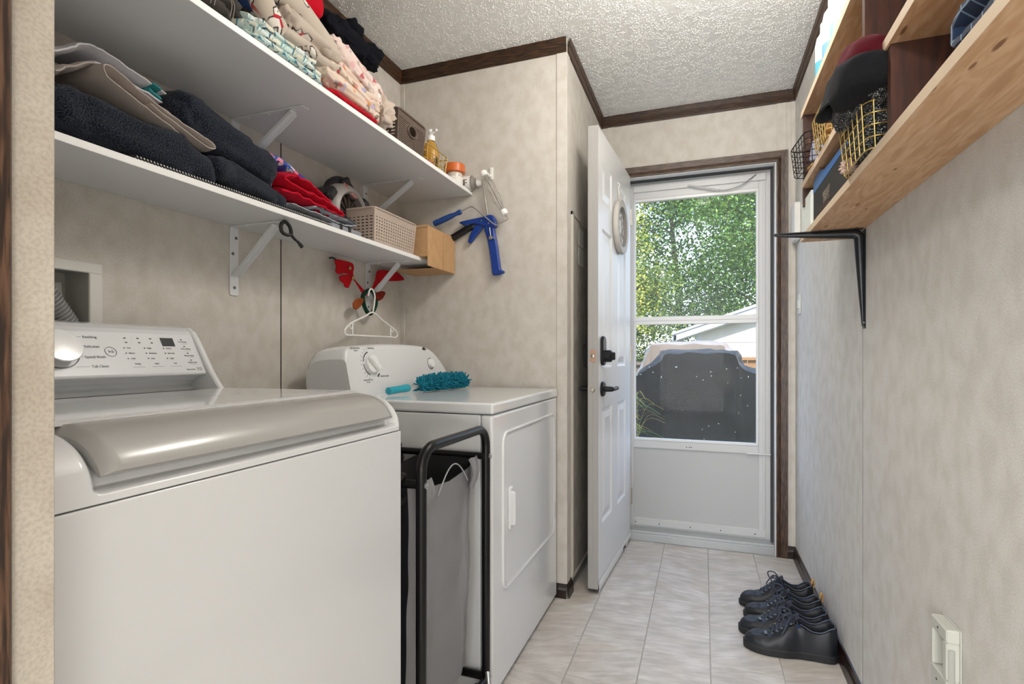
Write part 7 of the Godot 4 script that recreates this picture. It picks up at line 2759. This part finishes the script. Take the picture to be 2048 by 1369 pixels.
func shoes() -> void:
	var labels := ["dark navy sneaker nearest the camera, its chunky sole against the baseboard", "dark navy sneaker second from the camera, matching the nearest one", "slimmer black running shoe with a tan heel loop, third from the camera", "slimmer black running shoe with a tan heel loop, farthest of the row by the door"]
	# toe (x, z), heel (x, z), half width, bulk, heel loop
	var spec := [[0.140, -2.080, 0.430, -2.090, 0.052, 1.05, false], [0.130, -2.185, 0.425, -2.205, 0.050, 1.0, false], [0.155, -2.315, 0.428, -2.330, 0.044, 0.95, true], [0.145, -2.420, 0.418, -2.440, 0.044, 1.02, true]]
	for k in 4:
		var q: Array = spec[k]
		shoe(labels[k], Vector3(q[0], 0.0, q[1]), Vector3(q[2], 0.0, q[3]), q[4], q[5], q[6], k)

func shoe(label: String, toe: Vector3, heel: Vector3, hw: float, bulk: float, loop: bool, k: int) -> void:
	var t := thing("shoe", label, "shoe", (toe + heel) / 2, "row of dark shoes by the right wall")
	var X := basis_x(heel - toe, Vector3.UP, toe)
	var L := toe.distance_to(heel)
	var upper := mat(["shoe_navy", "shoe_navy", "shoe_black", "shoe_black"][k], [hexc("0f131b"), hexc("0f131b"), hexc("0d1017"), hexc("0d1017")][k], 0.5)
	upper.rim_enabled = true
	upper.rim = 0.12
	var lining := cloth("shoe_lining", hexc("26365c"), 0.004, 0.05, 0.3)
	var nz := fnoise(90 + k, 0.5, 2)
	# half width and heights along the shoe, 0 = toe, 1 = heel
	var wide := func(s: float) -> float:
		return hw * (0.06 + 0.94 * pow(1.0 - pow(1.0 - clampf(s / 0.30, 0.0, 1.0), 2.0), 0.55)) * (1.0 - 0.22 * smoothstep(0.40, 0.62, s) + 0.06 * smoothstep(0.7, 0.9, s)) * sqrt(1.0 - pow(clampf((s - 0.90) / 0.105, 0.0, 1.0), 2.0) * 0.75)
	var top := func(s: float) -> float:
		return bulk * (0.026 + 0.032 * pow(1.0 - pow(1.0 - clampf(s / 0.20, 0.0, 1.0), 2.0), 0.5) + 0.052 * smoothstep(0.22, 0.56, s) - 0.020 * smoothstep(0.58, 0.76, s) + 0.022 * smoothstep(0.80, 0.98, s))
	var mb := MB.new()
	mb.t = X
	var rows := []
	var n := 40
	for i in n + 1:
		var s := pow(float(i) / n, 1.35)
		var w: float = wide.call(s)
		var h: float = top.call(s)
		var open := smoothstep(0.54, 0.62, s) * (1.0 - smoothstep(0.955, 0.985, s))
		var row := PackedVector3Array()
		for j in 37:
			var f := j / 36.0
			var side := 1.0 if f < 0.5 else -1.0
			var g := minf(f, 1.0 - f) * 2.0             # 0 at the sole, 1 at the middle of the top
			var y0 := 0.022
			var z: float
			var y: float
			if g < 0.55:
				var u := g / 0.55
				var cz := lerpf(pow(cos(u * PI / 2), 0.55), 1.0 - 0.26 * u * u, open)
				z = w * cz
				y = lerpf(y0, y0 + (h - y0) * lerpf(0.93, 1.0, open), lerpf(pow(sin(u * PI / 2), 0.9), u, open))
				if open < 1.0:
					z = lerpf(w * lerpf(1.0, 0.34, pow(u, 2.2)), z, open)
			else:
				var u := (g - 0.55) / 0.45
				var zi := w * lerpf(0.34, 0.0, u)
				var yi := y0 + (h - y0) * lerpf(0.93, 1.0, sin(u * PI / 2))
				var zo := w * lerpf(0.74, 0.0, u) * (1.0 - 0.10 * sin(u * PI))
				var yo := h - (h - 0.034) * smoothstep(0.04, 0.45, u)
				if u < 0.12:
					yo = h + 0.002 * sin(u / 0.12 * PI)
				z = lerpf(zi, zo, open)
				y = lerpf(yi, yo, open)
			var xx := s * L
			if s < 0.1:
				xx -= 0.0
			y += nz.get_noise_3d(s * 30.0, z * 100.0, k) * 0.0025
			row.append(Vector3(xx, y, z * side))
		rows.append(row)
	# orientation test: upper middle of the vamp should face up
	var a: PackedVector3Array = rows[14]
	var b: PackedVector3Array = rows[15]
	if (a[19] - a[17]).cross(b[18] - a[18]).y < 0:
		rows.reverse()
	mb.grid(rows)
	var r0: PackedVector3Array = rows[0]
	mb.fan(r0, true)
	mb.fan(rows[n], false)
	part("upper", mb, upper, t)
	mb = MB.new()                                     # lining inside the mouth
	mb.t = X
	var lin := []
	for i in 14:
		var s := lerpf(0.57, 0.955, i / 13.0)
		var w: float = wide.call(s)
		var h: float = top.call(s)
		var row := PackedVector3Array()
		for j in 13:
			var f := j / 12.0 * 2.0 - 1.0
			row.append(Vector3(s * L, h - 0.001 - (h - 0.036) * (1.0 - pow(absf(f), 3.0)), w * 0.70 * f))
		lin.append(row)
	if ((lin[5][7] - lin[5][5]).cross(lin[6][6] - lin[5][6])).y < 0:
		lin.reverse()
	mb.grid(lin)
	part("lining", mb, lining, t)
	mb = MB.new()                                     # sole
	mb.t = X * Transform3D(Basis(Vector3.RIGHT, -PI / 2), Vector3.ZERO)
	var ol := PackedVector2Array()
	for i in 33:
		var s := pow(i / 32.0, 1.7)
		ol.append(Vector2(s * (L + 0.008) - 0.004, -(wide.call(s) + 0.004)))
	for i in range(32, -1, -1):
		var s := pow(i / 32.0, 1.7)
		ol.append(Vector2(s * (L + 0.008) - 0.004, wide.call(s) + 0.004))
	mb.prism(ol, 0.0005, 0.027 if k < 2 else 0.022, 0.004)
	part("sole", mb, mat("shoe_sole", hexc("14161b"), 0.55), t)
	mb = MB.new()                                     # tongue
	mb.t = X
	var tg := []
	for i in 9:
		var s := lerpf(0.34, 0.60, i / 8.0)
		var row := PackedVector3Array()
		for j in 9:
			var f := j / 8.0 * 2.0 - 1.0
			row.append(Vector3(s * L, float(top.call(s)) + 0.003 + 0.022 * smoothstep(0.5, 0.6, s) - 0.008 * f * f, hw * 0.42 * f))
		tg.append(row)
	var tr := tg.duplicate()
	if ((tg[4][5] - tg[4][3]).cross(tg[5][4] - tg[4][4])).y < 0:
		tr.reverse()
	mb.grid(tr)
	part("tongue", mb, mat("shoe_tongue", hexc("20242f"), 0.6), t)
	mb = MB.new()                                     # laces and bow
	mb.t = X
	for i in 6:
		var s := 0.30 + 0.048 * i
		var h: float = float(top.call(s)) + 0.005
		var h2: float = float(top.call(s + 0.048)) + 0.005
		var w := hw * 0.46
		mb.tube(curve([Vector3(s * L, h - 0.008, -w), Vector3((s + 0.02) * L, h + 0.002, 0), Vector3((s + 0.045) * L, h2 - 0.008, w)], 4), 0.0026, 6, false, true, Vector2(1.0, 0.7))
		mb.tube(curve([Vector3(s * L, h - 0.008, w), Vector3((s + 0.02) * L, h + 0.004, 0), Vector3((s + 0.045) * L, h2 - 0.008, -w)], 4), 0.0026, 6, false, true, Vector2(1.0, 0.7))
	var hb: float = float(top.call(0.56)) + 0.010
	for sg in [-1.0, 1.0]:
		mb.tube(curve([Vector3(0.55 * L, hb, 0), Vector3(0.50 * L, hb + 0.018, 0.018 * sg), Vector3(0.42 * L, hb + 0.012, 0.034 * sg), Vector3(0.44 * L, hb - 0.010, 0.030 * sg), Vector3(0.52 * L, hb - 0.002, 0.010 * sg), Vector3(0.55 * L, hb, 0)], 5), 0.0025, 6)
		mb.tube(curve([Vector3(0.55 * L, hb, 0), Vector3(0.49 * L, hb + 0.004, 0.022 * sg), Vector3(0.44 * L, hb - 0.022, 0.040 * sg), Vector3(0.40 * L, hb - 0.045, 0.046 * sg)], 5), 0.0024, 6)
	part("laces", mb, mat("shoe_lace", hexc("39404e"), 0.8), t)
	mb = MB.new()                                     # eyelets
	for i in 5:
		for sg in [-1.0, 1.0]:
			var s := 0.31 + 0.05 * i
			mb.t = X * Transform3D(Basis(Vector3.RIGHT, 0.5 * sg), Vector3(s * L, float(top.call(s)) - 0.001, hw * 0.50 * sg))
			mb.lathe(PackedVector2Array([Vector2(0.0035, 0.0), Vector2(0.0035, 0.002), Vector2(0.0018, 0.0025), Vector2(0.0018, 0.0)]), 10, false)
	part("eyelets", mb, mat("eyelet_steel", hexc("8a8d92"), 0.3, 0.9), t).set_meta("kind", "stuff")
	mb = MB.new()                                     # piping round the mouth
	mb.t = X
	var pp := []
	for i in 9:
		var s := lerpf(0.60, 0.975, i / 8.0)
		pp.append(Vector3(s * L, float(top.call(s)) + 0.0015, float(wide.call(s)) * 0.755))
	for i in range(8, -1, -1):
		var s := lerpf(0.60, 0.975, i / 8.0)
		pp.append(Vector3(s * L, float(top.call(s)) + 0.0015, -float(wide.call(s)) * 0.755))
	mb.tube(curve(pp, 3), 0.0018, 6)
	part("piping", mb, mat("shoe_piping", hexc("4c5568"), 0.6), t)
	if loop:
		mb = MB.new()
		mb.t = X
		var hh: float = top.call(1.0)
		mb.tube(curve([Vector3(0.985 * L, hh - 0.006, 0), Vector3(1.0 * L, hh + 0.016, 0), Vector3(1.02 * L, hh + 0.016, 0), Vector3(1.025 * L, hh - 0.004, 0), Vector3(1.0 * L, hh - 0.018, 0)], 5), 0.0045, 8, false, true, Vector2(2.0, 0.5))
		part("heel_loop", mb, mat("tan_loop", hexc("b98a45"), 0.6), t)
	else:
		mb = MB.new()
		mb.t = X * Transform3D(Basis(Vector3.UP, 0.0), Vector3(0.235 * L, float(top.call(0.235)) + 0.001, 0))
		mb.box(Vector3(0, 0, hw * 0.2), Vector3(0.010, 0.004, 0.02), 0.001)
		part("lace_plate", mb, mat("eyelet_steel", Color.WHITE), t)
# ------------------------------------------------------------------ the yard behind the storm door
func build_yard() -> void:
	# the house the passage belongs to: outside wall, roof
	var ho := structure("wall_exterior")
	var sid := mat("siding_outside", hexc("c9c6bd"), 0.7)
	for i in 13:
		var y := -0.85 + i * 0.27
		var mb := MB.new()
		mb.bx(Vector3(0.53, y, -3.19), Vector3(6.5, y + 0.268, -3.10), 0.004)
		mb.bx(Vector3(-8.5, y, -3.19), Vector3(-2.32, y + 0.268, -3.10), 0.004)
		part("siding", mb, sid, ho)
	var mb := MB.new()
	mb.bx(Vector3(-8.6, 2.66, -3.55), Vector3(6.6, 2.80, 3.2))
	part("roof", mb, mat("roof_grey", hexc("6b6a68"), 0.8), structure("roof"))
	var gr := structure("ground")
	mb = MB.new()
	mb.bx(Vector3(-30, -0.95, -45), Vector3(30, -0.75, -3.2))
	part("lawn", mb, mat("lawn_green", hexc("5c6a38"), 0.95), gr)
	# deck boards outside the door
	var dk := structure("deck")
	var dm := wood_mat("deck_wood", hexc("6b6258"), hexc("80766a"), hexc("94897c"), Vector3(0.7, 8, 8), 0.8)
	for k in 18:
		mb = MB.new()
		mb.bx(Vector3(-1.6, -0.16, -3.21 - k * 0.145), Vector3(1.6, -0.12, -3.21 - k * 0.145 - 0.138), 0.004)
		part("plank", mb, dm, dk)
	covered_grills()
	shed()
	fences()
	grass()
	var label := ["pale yellow-green leafy tree on the left behind the yard", "dense mid-green tree on the right behind the shed", "dark green tree in the middle at the back", "tall green tree on the left at the back", "dark hedge-like tree low behind the shed"]
	tree(Vector3(-1.85, -0.75, -9.8), 6.2, 3.1, 1.35, 16000, [hexc("a3ad3e"), hexc("b7b94a"), hexc("8b9a38"), hexc("c7bd58")], label[0], 1, 0.042)
	tree(Vector3(2.3, -0.75, -18.2), 10.6, 3.6, 3.2, 42000, [hexc("4f7a36"), hexc("6b9444"), hexc("426a2e"), hexc("86a94e")], label[1], 2, 0.074)
	tree(Vector3(-1.0, -0.75, -23.0), 12.6, 3.8, 3.6, 36000, [hexc("3c5f2e"), hexc("517838"), hexc("6a8e45"), hexc("34522a")], label[2], 3, 0.095)
	tree(Vector3(-4.4, -0.75, -14.5), 9.4, 4.6, 2.7, 36000, [hexc("4a6a34"), hexc("5f7f3c"), hexc("78903f"), hexc("3d5a2c")], label[3], 4, 0.056)
	tree(Vector3(-1.6, -0.75, -12.6), 4.4, 2.0, 1.6, 22000, [hexc("3c5a2c"), hexc("4d6c33"), hexc("6b7f36"), hexc("8a9440")], label[4], 5, 0.044)

# trunk, forked boughs, and leaves in clumps round their tips
func tree(at: Vector3, height: float, mid: float, rad: float, leaves: int, cols: Array, label: String, seed_: int, size: float) -> void:
	var t := thing("leafy_tree", label, "tree", at, "trees behind the yard")
	var rng := RandomNumberGenerator.new()
	rng.seed = 100 + seed_
	var bark := mat("bark", hexc("4d443b"), 0.9)
	var mb := MB.new()
	var topp := at + Vector3(rng.randf_range(-0.3, 0.3), height * 0.86, rng.randf_range(-0.3, 0.3))
	mb.tube(curve([at, at.lerp(topp, 0.35) + Vector3(0.12, 0, 0.05), at.lerp(topp, 0.7) + Vector3(-0.1, 0, 0), topp], 6), [0.16, 0.155, 0.15, 0.145, 0.14, 0.135, 0.13, 0.12, 0.115, 0.11, 0.10, 0.09, 0.08, 0.07, 0.06, 0.05, 0.04, 0.03, 0.02], 9)
	part("trunk", mb, bark, t)
	var tips := []
	mb = MB.new()
	for k in 34:
		var f := rng.randf_range(0.22, 0.95)
		var root := at.lerp(topp, f)
		var an := rng.randf() * TAU
		var reach := rad * (0.5 + 0.5 * rng.randf()) * (1.0 - 0.45 * absf(f - 0.5))
		var tip := root + Vector3(cos(an) * reach, rng.randf_range(0.1, 0.9) * reach * 0.6, sin(an) * reach)
		var m1 := root.lerp(tip, 0.5) + Vector3(0, 0.12 * reach, 0)
		mb.tube(curve([root, m1, tip], 4), [0.045, 0.04, 0.035, 0.03, 0.025, 0.02, 0.015, 0.011, 0.007], 6)
		tips.append(tip)
		tips.append(m1)
		tips.append(root.lerp(tip, 0.75))
		for j in 3:
			var s := m1.lerp(tip, rng.randf())
			var tw := s + Vector3(rng.randf_range(-1, 1), rng.randf_range(-0.5, 0.7), rng.randf_range(-1, 1)) * rad * 0.3
			mb.tube(vs([s, s.lerp(tw, 0.5) + Vector3(0, 0.03, 0), tw]), [0.012, 0.009, 0.004], 5)
			tips.append(tw)
	part("boughs", mb, bark, t)
	# leaf: a small folded blade
	var lf := MB.new()
	var w := 0.36
	lf.tri(Vector3(0, 0, 0), Vector3(w, 0.10, 0.45), Vector3(0, 0, 1.0))
	lf.tri(Vector3(0, 0, 0), Vector3(0, 0, 1.0), Vector3(-w, 0.10, 0.45))
	var mesh := lf.mesh()
	for c in 2:
		var mm := MultiMesh.new()
		mm.transform_format = MultiMesh.TRANSFORM_3D
		mm.use_colors = true
		mm.mesh = mesh
		mm.instance_count = leaves / 2
		for i in leaves / 2:
			var tip: Vector3 = tips[rng.randi() % tips.size()]
			var spread := rad * 0.17
			var p := tip + Vector3(rng.randfn() * spread, rng.randfn() * spread * 0.75, rng.randfn() * spread) - at
			var b := Basis.from_euler(Vector3(rng.randf_range(-1.3, 0.9), rng.randf() * TAU, rng.randf_range(-0.8, 0.8)))
			mm.set_instance_transform(i, Transform3D(b.scaled_local(Vector3.ONE * size * rng.randf_range(0.8, 1.9)), p))
			var col: Color = cols[rng.randi() % cols.size()]
			col = col.lerp(hexc("c9bf5a"), 0.25 * rng.randf() * rng.randf())
			mm.set_instance_color(i, col.srgb_to_linear())
		var o := MultiMeshInstance3D.new()
		o.name = numbered("leaves", t)
		o.multimesh = mm
		var m := mat("leaf", Color.WHITE, 0.55)
		m.vertex_color_use_as_albedo = true
		m.backlight_enabled = true
		m.backlight = Color(0.55, 0.6, 0.25)
		o.material_override = m
		o.set_meta("kind", "stuff")
		t.add_child(o, true)

func covered_grills() -> void:
	var t := thing("covered_grill", "large barbecue under a dark brown weatherproof cover just outside the door", "barbecue", Vector3(-0.08, -0.12, -5.0))
	var cover := mat("cover_brown", hexc("191214"), 0.45)
	cover.metallic_specular = 0.35
	grill_cover(t, Vector3(-0.06, -0.118, -5.02), [Vector2(-0.62, 0.0), Vector2(-0.60, 0.45), Vector2(-0.56, 0.86), Vector2(-0.50, 1.00), Vector2(-0.40, 1.06), Vector2(-0.30, 1.175), Vector2(-0.22, 1.215), Vector2(0.26, 1.215), Vector2(0.34, 1.19), Vector2(0.40, 1.08), Vector2(0.58, 1.02), Vector2(0.66, 0.98), Vector2(0.68, 0.60), Vector2(0.68, 0.0)], 0.33, cover, 5)
	var mb := MB.new()                                # bird droppings and dust specks on the cover
	var rng := RandomNumberGenerator.new()
	rng.seed = 77
	for k in 70:
		var p := Vector3(-0.06 + rng.randf_range(-0.5, 0.55), rng.randf_range(0.2, 0.95), -4.6715)
		mb.blob(p, Vector3(0.004 + 0.007 * pow(rng.randf(), 3.0), 0.004 + 0.006 * pow(rng.randf(), 3.0), 0.0035), 1.0, 1.0, null, 0, 7, 4)
	part("specks", mb, mat("speck_white", hexc("c9c6c0"), 0.8), t).set_meta("kind", "stuff")
	mb = MB.new()
	for sg in [-1.0, 1.0]:
		mb.tube(curve([Vector3(0.245, 0.535, -4.668), Vector3(0.245 + 0.020 * sg, 0.560, -4.666), Vector3(0.245 + 0.022 * sg, 0.585, -4.666), Vector3(0.245 + 0.012 * sg, 0.575, -4.666), Vector3(0.245 + 0.008 * sg, 0.555, -4.666)], 4), 0.004, 6)
	part("emblem", mb, mats["speck_white"], t)
	t = thing("covered_grill", "second covered barbecue behind the large one, its dark cover coloured as if sunlit", "barbecue", Vector3(-0.2, -0.12, -5.9))
	grill_cover(t, Vector3(-0.17, -0.118, -5.85), [Vector2(-0.52, 0.0), Vector2(-0.52, 0.75), Vector2(-0.50, 0.92), Vector2(-0.43, 1.08), Vector2(-0.36, 1.26), Vector2(-0.28, 1.315), Vector2(0.30, 1.315), Vector2(0.42, 1.26), Vector2(0.52, 1.05), Vector2(0.56, 0.6), Vector2(0.56, 0.0)], 0.30, mat("cover_sunlit_tan", hexc("8d8177"), 0.38), 6)  # tan stands in for sunlight on a dark cover
	mb = MB.new()
	mb.blob(Vector3(-0.45, 0.99, -5.555), Vector3(0.045, 0.016, 0.012), 1.0, 1.0, null, 0, 16, 8)
	part("vent", mb, mat("vent_dark", hexc("1d1a19"), 0.7), t)

# cloth dropped over a box: the front outline given, sagging between its corners
func grill_cover(t: Node3D, at: Vector3, prof: Array, depth: float, m: Material, seed_: int) -> void:
	var nz := fnoise(seed_, 0.025, 3)
	var fine := fnoise(seed_ + 40, 0.06, 2)
	var raw := []
	for p in prof:
		raw.append(Vector3(p.x, p.y, 0))
	var line := curve(raw, 5)
	var rows := []
	var nst := 25
	for i in nst:
		var f := float(i) / (nst - 1)
		var row := PackedVector3Array()
		for p in line:
			var e := pow(absf(f * 2.0 - 1.0), 4.0)
			var z := (0.5 - f) * 2.0 * depth
			var hang := 1.0 - smoothstep(0.0, 1.0, p.y)
			var w := Vector3(p.x * (1.0 + 0.04 * hang - 0.05 * e), p.y - 0.045 * e * smoothstep(0.85, 1.2, p.y) - 0.02 * sin(f * PI) * smoothstep(1.0, 1.2, p.y), z * (1.0 + 0.08 * hang))
			var d := nz.get_noise_3dv(w * 100.0) * 0.06 + fine.get_noise_3dv(w * 100.0) * 0.024
			w += Vector3(d * signf(p.x) * 0.7, d * smoothstep(0.6, 1.1, p.y) * 0.6, d * 0.4)
			row.append(at + w)
		rows.append(row)
	var probe: Vector3 = (rows[12][36] - rows[12][34]).cross(rows[13][35] - rows[12][35])
	if probe.y < 0:
		rows.reverse()
	var mb := MB.new()
	mb.grid(rows)
	# front and back faces: fill down from the outline
	for e in [0, nst - 1]:
		var src: PackedVector3Array = rows[e]
		var fc := []
		for j in 20:
			var g := j / 19.0
			var row := PackedVector3Array()
			for q in src:
				var y := lerpf(at.y, q.y, g)
				var bulge := nz.get_noise_3d(q.x * 60.0, y * 90.0, e) * 0.07 + fine.get_noise_3d(q.x * 130.0, y * 60.0, e) * 0.030
				bulge *= 1.0 - pow(g, 6.0)
				var dir := signf(q.z - at.z)
				row.append(Vector3(lerpf(at.x, q.x, 1.0 - 0.0 * g), y, q.z + dir * (bulge + 0.03 * (1.0 - g)) * (1.0 if g < 1.0 else 0.0)))
			fc.append(row)
		var pr: Vector3 = (fc[10][36] - fc[10][34]).cross(fc[11][35] - fc[10][35])
		if pr.z * signf(src[30].z - at.z) < 0:
			fc.reverse()
		mb.grid(fc)
	part("cover", mb, m, t)

func shed() -> void:
	var t := thing("garden_shed", "cream white shed with a white fascia and shallow roof beyond the barbecues", "shed", Vector3(1.6, -0.75, -10.6))
	var wall := mat("shed_cream", hexc("cfcabd"), 0.75)
	var fas := mat("fascia_white", hexc("d0d3d6"), 0.6)
	var zf := -10.0
	var slope := 0.345
	var eave := Vector2(-0.50, 1.42)
	var mb := MB.new()
	mb.t = Transform3D(Basis(), Vector3(0, 0, 0))
	mb.prism(PackedVector2Array([Vector2(-0.12, -0.75), Vector2(5.0, -0.75), Vector2(5.0, 1.45), Vector2(2.45, 1.42 + slope * 2.8), Vector2(-0.12, 1.45)]), zf - 3.5, zf)
	part("walls", mb, wall, t)
	mb = MB.new()                                     # corner board and siding joints
	mb.bx(Vector3(-0.13, -0.75, zf - 0.02), Vector3(-0.03, 1.50, zf + 0.012), 0.003)
	part("corner_board", mb, fas, t)
	for k in 9:
		mb = MB.new()
		mb.bx(Vector3(-0.03, -0.55 + k * 0.26, zf), Vector3(2.6, -0.537 + k * 0.26, zf + 0.006), 0.001)
		part("lap", mb, wall, t)
	mb = MB.new()                                     # sloping fascia, its end turned to the eave
	var th := 0.15
	mb.prism(PackedVector2Array([eave, Vector2(2.6, eave.y + slope * 3.1), Vector2(2.6, eave.y + slope * 3.1 - th), Vector2(eave.x, eave.y - th * 0.85)]), zf + 0.22, zf + 0.25, 0.003)
	part("fascia", mb, fas, t)
	mb = MB.new()
	mb.prism(PackedVector2Array([eave + Vector2(-0.03, 0.02), Vector2(2.6, eave.y + slope * 3.1 + 0.03), Vector2(2.6, eave.y + slope * 3.1 - 0.03), eave + Vector2(-0.03, -0.02)]), zf - 3.6, zf + 0.28)
	part("roof", mb, mat("roof_light", hexc("c3c2bf"), 0.7), t)
	mb = MB.new()
	mb.bx(Vector3(eave.x - 0.02, eave.y - 0.13, zf - 3.6), Vector3(eave.x + 0.06, eave.y - 0.01, zf + 0.25), 0.01)
	part("gutter", mb, mat("gutter_shade_blue", hexc("b9c6d2"), 0.5), t)  # bluish colour stands in for shade on the white eave end
	mb = MB.new()
	mb.prism(PackedVector2Array([Vector2(eave.x, eave.y - 0.13), Vector2(2.6, eave.y + slope * 3.1 - 0.16), Vector2(2.6, eave.y + slope * 3.1 - 0.17), Vector2(eave.x, eave.y - 0.14)]), zf, zf + 0.22)
	part("soffit", mb, fas, t)

func fences() -> void:
	var cedar := wood_mat("cedar", hexc("8e633c"), hexc("a97a4c"), hexc("bd9163"), Vector3(8, 0.7, 8), 0.75)
	for q in [[0.30, 3.2, -8.0, 1.02, "orange cedar board fence in front of the shed on the right"], [-6.0, -0.72, -7.6, 0.95, "grey brown board fence at the left behind the barbecues"]]:
		var t := thing("board_fence", q[4], "fence", Vector3((q[0] + q[1]) / 2, -0.75, q[2]), "board fences of the yard")
		var x: float = q[0]
		var fm: Material = cedar if q[0] > 0 else wood_mat("grey_fence", hexc("5f5146"), hexc("75655a"), hexc("8b7a6d"), Vector3(8, 0.7, 8), 0.8)
		while x < q[1]:
			var mb := MB.new()
			mb.bx(Vector3(x, -0.75, q[2] - 0.01), Vector3(x + 0.135, q[3] - 0.04, q[2] + 0.01), 0.002)
			part("board", mb, fm, t)
			x += 0.14
		var mb := MB.new()
		mb.bx(Vector3(q[0], q[3] - 0.045, q[2] - 0.05), Vector3(q[1], q[3], q[2] + 0.05), 0.004)
		part("cap_rail", mb, fm, t)

func grass() -> void:
	var t := thing("ornamental_grass", "clump of tall yellowing grass at the left of the barbecue", "grass", Vector3(-0.50, -0.12, -4.20))
	t.set_meta("kind", "stuff")
	var rng := RandomNumberGenerator.new()
	rng.seed = 55
	var mb := MB.new()
	var mb2 := MB.new()
	for k in 190:
		var root := Vector3(-0.66 + rng.randfn() * 0.07, -0.12, -4.20 + rng.randfn() * 0.07)
		var an := rng.randf() * TAU
		var h := rng.randf_range(0.45, 0.95)
		var r := rng.randf_range(0.05, 0.30)
		var pts := [root, root + Vector3(cos(an) * r * 0.25, h * 0.6, sin(an) * r * 0.25), root + Vector3(cos(an) * r * 0.7, h * 0.95, sin(an) * r * 0.7), root + Vector3(cos(an) * r * 1.3, h * 0.9, sin(an) * r * 1.3)]
		(mb if k % 3 else mb2).tube(curve(pts, 4), [0.004, 0.0045, 0.0045, 0.0045, 0.004, 0.004, 0.0038, 0.0035, 0.003, 0.0026, 0.002, 0.0016, 0.001], 4, false, false, Vector2(1.6, 0.4))
	part("blades", mb, mat("grass_straw", hexc("b3a456"), 0.7), t)
	part("blades", mb2, mat("grass_green", hexc("4f7d35"), 0.7), t)
